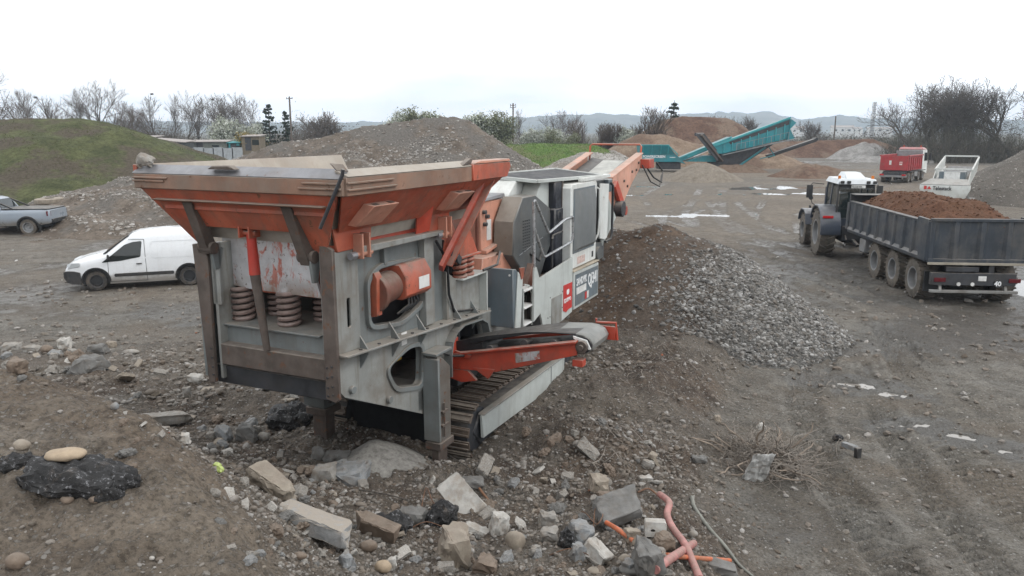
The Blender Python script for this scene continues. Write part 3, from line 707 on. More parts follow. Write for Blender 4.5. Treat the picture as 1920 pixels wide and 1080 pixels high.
# hopper support leg, rear springs
P('hopper_strut', MB().bar((3.17, -.36, 4.40), (2.28, -.06, 3.12), .07, .27, up=(1, 0, .7)), m_red, .006)
P('hopper_strut_flange', MB().bar((3.30, -.40, 4.40), (2.42, -.10, 3.14), .13, .025, up=(1, 0, -.7)), m_orange, .004)
P('spring_saddle', MB().prism([(2.82, 3.20), (3.42, 3.18), (3.10, 3.66), (2.95, 3.62)], 'y', -.06, -.03).prism([(2.82, 3.20), (3.42, 3.18), (3.10, 3.66), (2.95, 3.62)], 'y', .2, .23).box(2.82, 3.44, -.1, .28, 3.17, 3.20), m_orange, .004)
for u in (2.98, 3.2):
    P('rear_spring', helix((u, .02, 2.85), .085, .03, .32, 4.6, 12), m_orange, 0)
P('spring_bracket', MB().prism([(2.58, 2.30), (2.58, 3.02), (2.9, 2.83), (3.62, 2.84), (3.62, 2.24)], 'y', .02, .3), m_grey, .008)
P('bracket_shelf', MB().box(2.86, 3.64, -.1, .3, 2.845, 2.87), m_pale, .004)
P('bracket_flange', MB().box(3.62, 3.66, -.1, .3, 2.23, 2.87), m_pale, .004)
P('brace_plate', MB().prism([(2.45, 3.3), (2.75, 3.1), (2.8, 3.2), (2.55, 3.4)], 'y', -.12, -.08).cyl((2.62, -.16, 3.22), (2.62, .05, 3.22), .04, 10), m_dark, .004)
# motor guard in the side opening
P('motor_guard', MB().prism([(-.12, 3.16), (-.02, 3.32), (.3, 3.32), (.3, 2.86), (-.04, 2.86), (-.12, 2.92)], 'x', 1.30, 1.93), m_orange, .012)
P('torn_label', MB().box(1.60, 1.86, -.126, -.122, 2.96, 3.12), m_label, 0)
P('drive_motor', MB().cyl((.95, .12, 3.02), (1.3, .12, 3.05), .2, 18).cyl((.86, .12, 3.02), (.95, .12, 3.02), .25, 18), m_redbrown, .008)
P('motor_guard_shell', MB().prism([(-.02, 3.22), (.02, 3.30), (.3, 3.28), (.3, 2.7), (.0, 2.75)], 'x', .80, .92), m_orange, .006)
mb = MB()
for k in range(4): mb.tube([(1.55 + .06 * k, .02, 2.88), (1.5 + .08 * k, -.02, 2.76), (1.35 + .1 * k, .06, 2.66)], .018, 7)
P('hoses', mb, m_black, 0)
P('inner_wall', MB().box(.5, 2.6, .5, .52, 2.4, 3.6), m_dark, 0)
P('warning_tag', MB().box(1.66, 1.78, .3, .31, 1.9, 2.06), m_yellow, 0)
# stabilisers
for (u0, u1, v0, v1, z0, z1, z2) in ((1.88, 2.22, -.22, -.02, .2, .66, 2.0), (1.74, 2.06, 1.64, 1.96, .2, .92, 1.8)):
    s_ = P('stabiliser', MB().prism([(u0, z1), (u1, z1), (u1, z2 - .25), (u0 + .18, z2 - .12), (u0, z2)], 'y', v0, v1), m_grey2 if v0 > 0 else mat('muddy_grey_paint', (.135, .125, .112), .6, var=.2, dust=.7, dirt=.6, dirtc=(.11, .085, .065), rust=.3, streak=.6), .012)
    P('stabiliser_collar', MB().box(u0 - .025, u1 + .025, v0 - .03, v1 + .02, z1 - .06, z1 + .05), m_rust, .008, s_)
    P('stabiliser_leg', MB().box(u0 + .05, u1 - .05, v0 + .04, v1 - .04, z0, z1 - .05), m_rust, .01, s_)
    P('stabiliser_flange', MB().box(u0 - .08, u0 - .03, v0 - .05, v1, z1 + .1, z2 - .05).box(u0 - .09, u1 + .01, v0 - .03, v1 + .01, z2 - .01, z2 + .03), m_grey2, .006, s_)
    P('stabiliser_pin', MB().cyl((u0 + .1, v0 - .03, z1 + .12), (u0 + .1, v0 - .03, z1 + .62), .014, 8).box(u0 + .03, u0 + .2, v0 - .045, v0, z1 + .28, z1 + .31).box(u0 + .04, u0 + .19, v0 - .045, v0, z1 + .48, z1 + .51), m_rust, 0, s_)
P('outrigger_beam', MB().box(1.7, 2.1, .0, 2.0, 1.2, 1.5), m_grey2, .01)
# tracks ------------------------------------------------------------------
def track(v0, v1, full):
    tr = P('track', MB().prism([(2.95, .30), (6.5, .32), (6.75, .55), (6.5, .78), (2.95, .80), (2.75, .55)], 'y', v0 + .06, v1 - .06), m_dark, .02)
    c0, c1, r, wc = 2.94, 6.62, .46, .55
    L = c1 - c0; per = 2 * L + 2 * PI * r; n = 50
    sh = MB().box(-.072, .072, v0, v1, 0, .025).box(-.055, -.03, v0 + .01, v1 - .01, .025, .058).box(.03, .05, v0 + .01, v1 - .01, .025, .05)
    me = sh.mesh('track_shoe', m_shoe)
    for k in range(n):
        s = per * k / n
        if s < L: p, a = (c0 + s, wc + r), 0
        elif s < L + PI * r: q = (s - L) / r; p, a = (c1 + r * math.sin(q), wc + r * math.cos(q)), q
        elif s < 2 * L + PI * r: p, a = (c1 - (s - L - PI * r), wc - r), PI
        else: q = (s - 2 * L - PI * r) / r; p, a = (c0 - r * math.sin(q), wc - r * math.cos(q)), PI + q
        o = link('track_shoe', me, tr); o.location = (p[0], 0, p[1]); o.rotation_euler = (random.uniform(-.01, .01), a, random.uniform(-.01, .01))
    for c in (c0, c1): P('idler_wheel', MB().lathe([(.1, v0 + .08), (.34, v0 + .1), (.36, v0 + .2), (.36, v1 - .2), (.34, v1 - .1), (.1, v1 - .08)], (c, 0, wc), 'y', 24), m_dark, 0, tr)
    if full:
        P('track_frame_plate', MB().prism([(2.86, .80), (2.88, .44), (6.25, .36), (6.3, .80)], 'y', v0 - .03, v0 + .02), m_pale, .008, tr)
        P('track_frame_lip', MB().prism([(2.88, .80), (6.28, .80), (6.28, .83), (2.9, .83)], 'y', v0 - .05, v0 + .06), m_grey, .004, tr)
        P('frame_plate_joint', MB().box(5.6, 5.62, v0 - .036, v0 - .03, .4, .8), m_grey2, 0, tr)
track(-.37, .15, True); track(1.82, 2.34, False)
# side conveyor -------------------------------------------------------------
sc = P('side_conveyor', MB().prism([(.25, 1.70), (-1.90, 2.15), (-1.92, 1.97), (-.68, 1.56), (.25, 1.50)], 'x', 2.75, 2.78).prism([(.25, 1.72), (-1.92, 2.18), (-1.92, 2.15), (.25, 1.69)], 'x', 2.68, 2.80), m_red, .005)
P('frame_rail', MB().prism([(.25, 1.70), (-1.90, 2.15), (-1.92, 1.97), (.25, 1.50)], 'x', 3.62, 3.66), m_red, .005, sc)
P('frame_foot', MB().prism([(.25, 1.5), (-.2, 1.52), (-.35, 1.38), (-.1, 1.32), (.25, 1.4)], 'x', 2.76, 2.82).prism([(-.3, 1.58), (-.66, 1.6), (-.55, 1.44)], 'x', 2.74, 2.80), m_red, .005, sc)
P('frame_bracket', MB().box(2.7, 2.9, .02, .1, 1.6, 1.98).prism([(-.02, 1.82), (-.3, 1.78), (-.28, 1.72), (.0, 1.74)], 'x', 2.70, 2.74), m_red, .005, sc)
def beltloop(u, dz=0):
    pts = [(.4, 1.76 + dz)] + [(v, 1.86 + dz + .385 * (1 - ((v + 1.9) / 2.2) ** 1.5) ) if v > -1.85 else (v, 2.245) for v in np.linspace(.2, -1.86, 10)]
    return pts
prof_n = [(.35, 1.80), (.0, 1.90), (-.5, 2.04), (-1.12, 2.17), (-1.5, 2.225), (-1.86, 2.245), (-1.97, 2.235), (-2.07, 2.19), (-2.12, 2.11), (-2.10, 2.03), (-2.02, 1.97), (-1.9, 1.955)]
prof_f = [(.35, 1.78), (.0, 1.87), (-.5, 2.0), (-1.12, 2.14), (-1.5, 2.215), (-1.86, 2.245), (-1.97, 2.235), (-2.07, 2.19), (-2.12, 2.11), (-2.10, 2.03), (-2.02, 1.97), (-1.9, 1.955)]
prof_m = [(v, w - (.10 * max(0, min(1, (v + 1.75) / 1.0)))) for v, w in prof_n]
V = []; us = (2.86, 3.0, 3.2, 3.4, 3.54)
for j, pr in enumerate((prof_n, [(a, (b + d) / 2) for (a, b), (c, d) in zip(prof_n, prof_m)], prof_m, [(a, (b + d) / 2) for (a, b), (c, d) in zip(prof_f, prof_m)], prof_f)):
    V += [(us[j], a, b) for a, b in pr]
n = len(prof_n); F = [(j * n + i, j * n + i + 1, (j + 1) * n + i + 1, (j + 1) * n + i) for j in range(4) for i in range(n - 1)]
bt = MB().add(V, F); nn = (n - 1); bt.mi = [0 if (k % nn) < 4 or ((k % nn) == 4 and k < 2 * nn) else 1 for k in range(4 * nn)]; o = bt.build('belt', [m_beltdark, m_belt], sc, 0, recalc=False); sol = o.modifiers.new('thickness', 'SOLIDIFY'); sol.thickness = .018
P('belt_skirt', MB().prism([(.3, 1.84), (.0, 1.93), (-.5, 2.065), (-1.12, 2.19), (-1.5, 2.235), (-1.12, 2.15), (-.5, 2.0), (.0, 1.83), (.3, 1.76)], 'x', 2.835, 2.855).prism([(.3, 1.76), (-.4, 1.95), (-.45, 1.80), (.3, 1.66)], 'x', 2.84, 3.5), m_black, 0, sc)
P('belt_underside', MB().prism([(.3, 1.70), (-1.8, 2.08), (-1.8, 2.02), (.3, 1.6)], 'x', 2.9, 3.5), m_beltdark, 0, sc)
P('head_drum', MB().cyl((2.84, -1.98, 2.10), (3.56, -1.98, 2.10), .115, 20), m_dark, 0, sc)
P('drum_bearing', MB().cyl((2.74, -1.98, 2.09), (2.82, -1.98, 2.09), .085, 16).cyl((2.70, -1.98, 2.09), (2.75, -1.98, 2.09), .04, 12).box(2.78, 2.82, -2.02, -1.85, 1.98, 2.16), m_rust, .004, sc)
P('belt_scraper', MB().prism([(-1.84, 2.22), (-2.04, 2.18), (-2.10, 2.06), (-2.07, 2.05), (-2.0, 2.15), (-1.85, 2.18)], 'x', 2.80, 2.825), m_label, 0, sc)
P('end_guard', MB().box(3.6, 3.64, -2.2, -1.8, 2.0, 2.2), m_red, .004, sc)
P('guard_rail', MB().tube([(3.62, -1.9, 2.3), (3.62, -1.9, 2.24), (3.62, -2.2, 2.26), (3.64, -2.22, 2.0)], .02, 8), m_red, 0, sc)
P('hanging_bracket', MB().box(2.76, 2.9, -2.0, -1.85, 1.80, 1.9), m_red, .004, sc)
for v, w in ((-.55, 1.88), (-1.1, 2.03), (-1.55, 2.08)):
    P('idler', MB().cyl((2.80, v, w), (3.0, v - .0, w - .02), .055, 14), m_dark, .004, sc)
    P('idler_bracket', MB().bar((2.80, v + .05, w - .12), (2.82, v - .15, w - .02), .03, .02), m_grey2, 0, sc)
P('peeling_label', MB().prism([(-.98, 1.88), (-1.36, 1.965), (-1.37, 1.85), (-1.0, 1.74)], 'x', 2.744, 2.749), m_peel, 0, sc)
# crusher body -------------------------------------------------------------
P('jaw_frame', MB().box(3.45, 4.2, .38, 1.75, 2.75, 3.74), m_redbrown, .015)
P('jaw_box', MB().prism([(4.22, 2.92), (4.75, 2.95), (5.1, 3.86), (4.22, 3.88)], 'y', .30, 1.8), m_orange_f, .012)
P('jaw_box_front', MB().prism([(4.18, 2.92), (4.215, 2.92), (4.215, 3.85), (4.18, 3.85)], 'y', .34, 1.78), m_redbrown, .004)
P('jaw_lid', MB().hull([(4.15, .25, 3.87), (5.1, .28, 3.89), (5.0, 1.8, 3.9), (4.15, 1.8, 3.9), (4.2, .27, 3.92), (5.12, .3, 3.95), (5.0, 1.8, 3.95)]), m_steelgrey, .008)
P('jaw_label', MB().box(4.42, 4.58, .292, .298, 3.22, 3.56), m_label, 0)
mb = MB()
for u, w in ((4.3, 3.7), (4.32, 3.5), (4.4, 3.62), (4.9, 3.7)): mb.cyl((u, .3, w), (u, .24, w), .035, 10)
P('jaw_bolts', mb, m_dark, 0)
P('jaw_base', MB().prism([(3.75, 2.5), (5.2, 2.5), (5.15, 2.7), (4.8, 3.0), (3.85, 3.02)], 'y', .08, 1.8), m_orange_f, .015)
P('jaw_rib', MB().prism([(4.22, 3.02), (4.85, 3.14), (4.83, 3.18), (4.22, 3.08)], 'y', .2, .32), m_orange_f, .006)
P('rear_frame', MB().box(3.66, 6.6, .15, 1.9, 1.3, 2.5), m_dark, .01)
gp = [(4.99, 3.90), (5.54, 3.90), (6.21, 3.62), (6.43, 3.05), (6.1, 2.78), (5.7, 2.3), (5.46, 2.3), (4.95, 2.66), (4.60, 2.96), (4.64, 3.51)]
gu = P('flywheel_guard', MB().prism(gp, 'y', -.10, .24), m_guard, .015)
P('guard_front', MB().slab([(4.595, -.085, 2.97), (4.635, -.085, 3.51), (4.635, .26, 3.51), (4.595, .26, 2.97)], -.02).slab([(4.635, -.085, 3.515), (4.98, -.085, 3.905), (4.98, .26, 3.905), (4.635, .26, 3.515)], -.02), m_guardf, .003, gu)
mb = MB()
for i in range(4):
    for j in range(11): mb.box(5.0 + .085 * i, 5.05 + .085 * i, -.106, -.09, 2.98 + .05 * j, 3.0 + .05 * j)
P('vent_slots', mb, m_black, 0, gu)
P('guard_trim', MB().bar((4.85, -.104, 2.93), (5.9, -.104, 3.12), .008, .012), m_chrome, 0, gu)
P('tool_locker', MB().prism([(3.95, 1.90), (4.18, 1.88), (4.26, 2.68), (4.08, 2.84), (3.95, 2.86)], 'y', -.40, .22), m_bluegrey, .012)
P('locker_edge', MB().prism([(3.98, 1.88), (4.19, 1.86), (4.28, 2.66), (4.10, 2.80)], 'y', -.425, -.403), m_pale, .004)
mb = MB()
for v in (.1, -.34): mb.cyl((3.95, v, 2.76), (3.94, v, 2.76), .018, 8)
P('locker_bolts', mb, m_label, 0)
P('locker_flap', MB().slab([(4.1, -.45, 2.86), (4.3, -.45, 2.84), (4.3, -.42, 2.66), (4.2, -.44, 2.66)], .02), m_orange, 0)
la = P('ladder', MB().box(4.44, 4.47, -.36, -.3, 1.75, 2.45).tube([(4.86, -.33, 1.75), (4.86, -.33, 2.3), (4.74, -.33, 2.45), (4.55, -.33, 2.5)], .015, 8), m_pale, 0)
for w in (2.42, 2.13, 1.84): P('rung', MB().box(4.45, 4.86, -.38, -.2, w - .03, w), m_label, .004, la)
pp = [(4.80, 2.74), (4.88, 2.75), (5.02, 2.53), (6.63, 2.665), (6.63, 1.60), (5.25, 1.45), (5.14, 1.76), (5.06, 1.90), (4.76, 1.82)]
pl = P('platform_panel', MB().prism(pp, 'y', -.41, -.37), m_pale, .005)
P('panel_door', MB().box(5.56, 6.06, -.418, -.411, 1.54, 2.07), m_grey, .003, pl)
mb = MB()
for u, w in ((5.5, 2.1), (5.5, 1.75), (6.1, 2.1), (6.1, 1.8), (5.4, 1.75)): mb.cyl((u, -.41, w), (u, -.416, w), .012, 8)
P('panel_bolts', mb, m_dark, 0, pl)
st = P('sticker', MB().prism([(6.14, 1.72), (6.30, 1.66), (6.42, 1.70), (6.60, 1.70), (6.60, 2.19), (6.14, 2.20)], 'y', -.417, -.412), m_redlabel, 0, pl)
lettering('EQUIPPO', .105, (6.165, -.419, 1.86), (1, 0, 0), (0, 0, 1), m_whitelet, st, squash=.84, bold=.002)
P('emblem', MB().prism(rpoly([(6.32, 1.99), (6.42, 1.99), (6.44, 2.05), (6.42, 2.10), (6.37, 2.08), (6.32, 2.10), (6.30, 2.05)], .03), 'y', -.420, -.4172), m_whitelet, 0, st)
P('platform_floor', MB().box(4.9, 6.65, -.36, .6, 2.30, 2.36).prism([(4.95, 2.36), (5.4, 2.36), (5.2, 2.75)], 'y', -.2, .0), m_redbrown, .005)
P('dark_void_box', MB().box(5.9, 6.62, .26, .5, 2.36, 3.9), m_dark, .01)  # dark box added to stand for the shaded void behind the exhaust
# engine module ---------------------------------------------------------------
sb = P('side_box', MB().prism([(6.68, 1.62), (8.15, 1.64), (8.14, 2.33), (6.68, 2.36)], 'y', -.42, .2), m_pale, .01)
P('box_face', MB().prism([(6.75, 1.68), (8.10, 1.69), (8.10, 2.28), (6.75, 2.30)], 'y', -.428, -.421), m_bluegrey, .003, sb)
lettering('SANDVIK', .20, (6.80, -.432, 2.07), (1, 0, 0), (0, 0, 1), m_whitelet, sb, squash=.70, bold=.003)
P('white_panel', MB().box(6.80, 7.36, -.434, -.429, 1.90, 2.03), m_label, 0, sb)
lettering('QJ341', .33, (7.46, -.432, 1.96), (1, 0, 0), (0, 0, 1), m_whitelet, sb, squash=.72, bold=.006)
P('small_decal', MB().box(7.3, 7.4, -.433, -.429, 1.72, 1.86), m_redlabel, 0, sb)
P('small_decal', MB().box(7.42, 7.52, -.433, -.429, 1.72, 1.86), m_label, 0, sb)
P('box_lid', MB().box(6.66, 8.16, -.43, .2, 2.36, 2.385), mat('beige_dusty_lid', (.42, .36, .27), .7, dust=.5, dirt=.3), .005, sb)
eh = P('engine_housing', MB().prism([(6.62, 2.40), (8.12, 2.40), (8.12, 3.96), (8.06, 4.02), (6.68, 4.02), (6.62, 3.96)], 'y', -.36, 2.3), m_white, .015)
P('engine_door', MB().box(6.74, 7.96, -.375, -.36, 2.70, 3.93), m_bluegrey, .006, eh)
P('door_inset', MB().add([(6.78, -.377, 2.74), (7.93, -.377, 2.74), (7.93, -.377, 3.90), (6.78, -.377, 3.90), (6.95, -.43, 2.80), (7.90, -.43, 2.80), (7.90, -.43, 3.68), (6.95, -.43, 3.68)], [(0, 1, 5, 4), (1, 2, 6, 5), (2, 3, 7, 6), (3, 0, 4, 7), (4, 5, 6, 7), (3, 2, 1, 0)]), m_door, .004, eh)
P('door_rail', MB().tube([(7.98, -.40, 3.88), (8.05, -.44, 3.84), (8.06, -.45, 3.3), (8.02, -.44, 2.95), (7.94, -.40, 2.82)], .022, 8), m_white, 0, eh)
P('latch', MB().box(7.86, 7.93, -.372, -.36, 2.48, 2.60), m_black, .003, eh)
P('faded_decal', MB().box(7.0, 7.45, -.3635, -.36, 2.46, 2.60), mat('faded_red_decal', (.50, .36, .32), .7, var=.25, scale=14, dirt=.5, dirtc=(.6, .58, .55)), 0, eh)
P('front_hood', MB().prism([(5.2, 2.6), (6.6, 2.6), (6.6, 4.12), (5.55, 4.13), (5.2, 3.90)], 'y', .28, 2.3), m_white, .02)
P('hood_flap', MB().prism([(5.7, 3.85), (6.15, 3.6), (6.6, 3.6), (6.6, 4.08), (5.9, 4.1)], 'y', -.05, .27), m_pale, .01)
ex = P('exhaust_stack', MB().box(6.27, 6.62, -.18, .2, 3.55, 4.09).box(6.24, 6.75, -.2, .2, 2.4, 3.6), mat('sooty_steel', (.014, .016, .024), .5, var=.4, dust=.3, scale=4), .03)
P('exhaust_mouth', MB().lathe([(.07, 0), (.10, 0), (.10, .03), (.07, .03)], (6.44, -.21, 3.45), 'y', 18), m_dark, 0, ex)
P('exhaust_edge', MB().box(6.60, 6.66, -.19, -.1, 3.6, 4.09), m_rust, 0, ex)
rf = P('roof_frame', MB().bar((5.6, -.1, 4.13), (8.5, -.30, 4.08), .07, .06).bar((5.6, 1.0, 4.20), (9.2, 1.0, 4.16), .07, .06).bar((5.6, -.1, 4.13), (5.6, 1.0, 4.20), .07, .06).bar((8.6, -.30, 4.08), (9.2, 1.0, 4.16), .07, .06), m_pale, .006)
P('roof_screen', MB().add([(5.62, -.06, 4.15), (8.55, -.26, 4.10), (9.15, .98, 4.17), (5.62, .98, 4.21)], [(0, 1, 2, 3)]), mat('roof_mesh', (.022, .022, .024), .7, var=.3, dirt=.3, dirtc=(.12, .11, .10)), 0, rf)
P('roof_beam', MB().box(7.3, 9.0, -.36, -.24, 4.03, 4.10), m_white, .006, rf)
P('beacon', MB().cyl((5.9, 1.5, 4.13), (5.9, 1.5, 4.26), .06, 12), lamp_mat('amber_lens', (.8, .3, .01)), 0, rf)
P('radiator_box', MB().box(8.14, 9.0, -.25, 2.2, 2.3, 3.98), m_guard, .012)
P('end_door', MB().prism([(8.33, 2.80), (8.62, 2.74), (8.80, 2.76), (8.86, 3.90), (8.30, 3.94)], 'y', -.38, -.34), m_white, .008)
P('end_rail', MB().tube([(8.95, -.38, 3.92), (9.0, -.42, 3.85), (9.0, -.42, 2.85), (8.92, -.42, 2.72), (8.6, -.40, 2.70)], .028, 8), m_black, 0)
P('end_bracket', MB().box(8.9, 9.15, -.36, -.2, 3.72, 3.98), m_bluegrey, .01)
P('tail_plate', MB().prism([(8.95, 3.6), (9.55, 3.12), (8.62, 2.60), (8.5, 2.82), (8.95, 2.9)], 'y', -.34, -.30), m_pale, .004)
P('tail_arm', MB().bar((8.1, -.3, 2.68), (8.7, -.3, 2.62), .06, .1).cyl((8.25, -.4, 2.5), (8.25, -.1, 2.5), .14, 14), m_guard, .004)
P('rear_belly', MB().box(6.6, 9.2, .1, 1.9, 1.4, 2.4), m_dark, 0)
# hoses and cables
for path in ([(2.3, .02, 3.5), (2.5, -.04, 3.2), (2.55, -.03, 2.7), (2.75, .0, 2.4), (3.4, -.02, 2.3)], [(3.5, -.1, 2.9), (3.8, -.2, 2.95), (4.1, -.1, 3.1), (4.4, .1, 3.0)],
             [(2.2, .0, 1.95), (2.5, -.1, 1.8), (2.9, -.25, 1.72), (3.2, -.2, 1.8)], [(.35, .2, 2.45), (.32, .6, 2.36), (.34, 1.1, 2.42), (.3, 1.6, 2.38)], [(5.3, -.1, 2.9), (5.5, -.2, 2.75), (5.9, -.1, 2.9), (6.2, .1, 2.7)]):
    P('hose', MB().tube(path, .02, 7), m_black, 0)
# handrails
for path in ([(4.85, -.38, 2.30), (4.85, -.38, 2.7), (4.81, -.38, 3.85), (4.86, -.38, 3.87), (5.46, -.38, 3.27), (5.52, -.38, 3.26), (6.26, -.38, 3.41), (6.66, -.38, 3.42), (6.69, -.38, 3.36), (6.69, -.38, 2.98)],
             [(4.88, -.36, 2.36), (4.86, -.36, 3.37), (4.90, -.36, 3.39), (5.30, -.36, 2.87), (5.36, -.36, 2.85), (6.1, -.36, 2.90), (6.66, -.36, 2.95), (6.69, -.36, 3.1)]):
    P('handrail', MB().tube(path, .024, 8), m_chrome, 0)
P('rail_post', MB().tube([(5.85, -.3, 2.4), (5.85, -.3, 3.1), (6.0, -.25, 3.14), (6.6, -.2, 3.14)], .02, 8), m_dark, 0)
# discharge conveyor --------------------------------------------------------------
m_salmon = mat('lit_faded_orange_paint', (.58, .30, .215), .6, var=.12, scale=2, dust=.6, dirt=.25, rust=.1, fade=.6, fadec=(.64, .38, .29), streak=.25)  # faded orange, paled further with the lit brightness put into the colour
mc = P('discharge_conveyor', MB().prism([(9.2, 2.95), (11.4, 3.90), (13.85, 4.37), (13.87, 4.10), (12.9, 3.62), (12.2, 3.18), (9.4, 2.55)], 'y', .30, .34), m_salmon, .006)
P('conveyor_side', MB().prism([(9.2, 2.95), (11.4, 3.86), (13.85, 4.37), (13.87, 4.10), (12.9, 3.62), (9.4, 2.55)], 'y', 1.86, 1.90), m_salmon, .006, mc)
P('side_cap', MB().slab([(11.2, .28, 3.87), (13.9, .28, 4.385), (13.9, .48, 4.385), (11.2, .50, 3.87)], .03), m_salmon, .004, mc)
P('side_cap', MB().slab([(11.2, 1.70, 3.84), (13.9, 1.72, 4.385), (13.9, 1.92, 4.385), (11.2, 1.92, 3.84)], .03), m_salmon, .004, mc)
P('belt', MB().slab([(9.2, .42, 3.0), (11.3, .42, 3.68), (13.9, .44, 4.24), (13.9, .8, 4.19), (11.3, .8, 3.6), (9.2, .8, 2.9)], .02), m_belt, 0, mc)
P('belt', MB().slab([(9.2, .8, 2.9), (11.3, .8, 3.6), (13.9, .8, 4.19), (13.9, 1.4, 4.19), (11.3, 1.4, 3.6), (9.2, 1.4, 2.9)], .02), mat('scuffed_pale_belt', (.40, .40, .37), .6, var=.2, streak=.3, dirt=.4, dirtc=(.25, .24, .22)), 0, mc)
P('belt', MB().slab([(9.2, 1.4, 2.9), (11.3, 1.4, 3.6), (13.9, 1.4, 4.19), (13.9, 1.75, 4.24), (11.3, 1.75, 3.68), (9.2, 1.78, 3.0)], .02), m_beltdark, 0, mc)
P('guard_hoop', MB().tube([(13.9, .36, 4.1), (13.95, .36, 4.58), (13.95, .40, 4.63), (13.95, 1.76, 4.63), (13.95, 1.82, 4.58), (13.9, 1.82, 4.1)], .028, 8), m_orange, 0, mc)
P('head_drum', MB().cyl((13.9, .4, 4.06), (13.9, 1.8, 4.06), .15, 20), m_dark, 0, mc)
P('drive_box', MB().box(13.7, 14.2, .05, .3, 4.0, 4.25), m_red, .01, mc)
P('hose', MB().tube([(13.8, .2, 4.1), (14.0, .0, 3.75), (14.3, -.15, 3.6), (14.6, -.1, 3.9), (14.4, .05, 4.15)], .022, 7), m_black, 0, mc)
P('hose', MB().tube([(13.6, .22, 4.1), (13.7, .0, 3.65), (14.1, -.15, 3.5), (14.5, -.1, 3.8)], .018, 7), m_black, 0, mc)
P('support_strut', MB().bar((11.2, .22, 3.75), (12.0, .22, 3.02), .08, .22, up=(1, 0, 1)).cyl((12.0, .15, 3.02), (12.0, .3, 3.02), .12, 14), m_red, .006, mc)
P('tail_roller', MB().cyl((11.6, .1, 3.1), (11.6, .3, 3.1), .2, 16), m_dark, .01, mc)
mb = MB()
for u, w in ((12.2, 3.75), (12.9, 3.95), (13.5, 4.16), (12.5, 3.6), (13.3, 3.98)): mb.cyl((u, .3, w), (u, .27, w), .035, 8)
P('side_bolts', mb, m_rust, 0, mc)
# ------------------------------------------------------------------ stones, joined by the thousand or single
def ico(sub):
    bm = bmesh.new(); bmesh.ops.create_icosphere(bm, subdivisions=sub, radius=1.0); bm.verts.index_update()
    V = np.array([v.co[:] for v in bm.verts]); F = np.array([[v.index for v in f.verts] for f in bm.faces]); bm.free(); return V, F
ICO1, ICO2, ICO3 = ico(1), ico(2), ico(3)
OCT = (np.array([(1, 0, 0), (-1, 0, 0), (0, 1, 0), (0, -1, 0), (0, 0, 1), (0, 0, -1.)]), np.array([(0, 2, 4), (2, 1, 4), (1, 3, 4), (3, 0, 4), (2, 0, 5), (1, 2, 5), (3, 1, 5), (0, 3, 5)]))
def two_clouds(P_, S, big, seed, jit=.2, flat=.62):
    V1, F1 = stone_cloud(P_[big], S[big], ICO1, jit, flat, seed); V2, F2 = stone_cloud(P_[~big], S[~big] * 1.1, OCT, jit, flat, seed + 1)
    return np.vstack([V1, V2]), np.vstack([F1, F2 + len(V1)])
def stone_cloud(P_, S, base=ICO1, jit=.22, flat=.62, seed=0):
    rs = np.random.RandomState(seed); V0, F0 = base; n = len(P_); k = len(V0)
    sc = np.column_stack([rs.uniform(.75, 1.3, n), rs.uniform(.6, 1.0, n), rs.uniform(flat * .7, flat * 1.25, n)]) * S[:, None]
    V = V0[None] * (1 + rs.uniform(-jit, jit, (n, k, 1))) * sc[:, None, :]
    a = rs.uniform(0, 2 * PI, n); t = rs.normal(0, .35, n); b = rs.uniform(0, 2 * PI, n)
    x, y, z = V[..., 0], V[..., 1], V[..., 2]
    ct, st_ = np.cos(t)[:, None], np.sin(t)[:, None]; x, z = x * ct + z * st_, -x * st_ + z * ct
    ca, sa = np.cos(a)[:, None], np.sin(a)[:, None]; x, y = x * ca - y * sa, x * sa + y * ca
    V = np.stack([x, y, z], -1) + P_[:, None, :]
    F = (F0[None] + (np.arange(n) * k)[:, None, None]).reshape(-1, 3)
    return V.reshape(-1, 3), F
def stone_mat(name, cols, rough=.85, dusty=.5, dustc=(.13, .105, .08)):
    m, nt, b = newmat(name); g = nd(nt, 'ShaderNodeNewGeometry'); oi = nd(nt, 'ShaderNodeObjectInfo')
    r = math2(nt, 'FRACT', math2(nt, 'ADD', g.outputs['Random Per Island'], oi.outputs['Random']))
    cr = nt.nodes.new('ShaderNodeValToRGB'); cr.color_ramp.interpolation = 'LINEAR'
    el = cr.color_ramp.elements
    while len(el) < len(cols): el.new(.5)
    for i, c in enumerate(cols): el[i].position = i / (len(cols) - 1); el[i].color = (*c, 1)
    nt.links.new(r, cr.inputs['Fac'])
    pos = g.outputs['Position']
    c = mix(nt, cr.outputs['Color'], (.62, .61, .60), ramp(nt, noise_tex(nt, pos, 14, 6, .7), .4, .7), 'MULTIPLY')
    c = mix(nt, c, dustc, ramp(nt, noise_tex(nt, pos, 7, 6, .65, off=(3, 3, 0)), .42, .62, 0, dusty))
    nt.links.new(c, b.inputs['Base Color']); b.inputs['Roughness'].default_value = rough; b.inputs['Specular IOR Level'].default_value = .3
    bump(nt, b, noise_tex(nt, pos, 90, 5, .7), .35, .01)
    return m
m_cobble = stone_mat('cobble', [(.10, .085, .07), (.20, .185, .165), (.15, .12, .095), (.27, .255, .235), (.17, .14, .115), (.36, .345, .325), (.13, .115, .10), (.22, .19, .16)])
m_gravel = stone_mat('crushed_gravel', [(.10, .098, .092), (.22, .215, .205), (.13, .122, .112), (.40, .395, .385), (.045, .044, .043), (.31, .30, .285), (.06, .058, .055), (.19, .17, .15)], dusty=.3)
m_gravel_far = stone_mat('pale_rubble', [(.17, .155, .135), (.31, .29, .265), (.21, .185, .16), (.44, .42, .395), (.15, .13, .11), (.30, .285, .26)], dusty=.25)

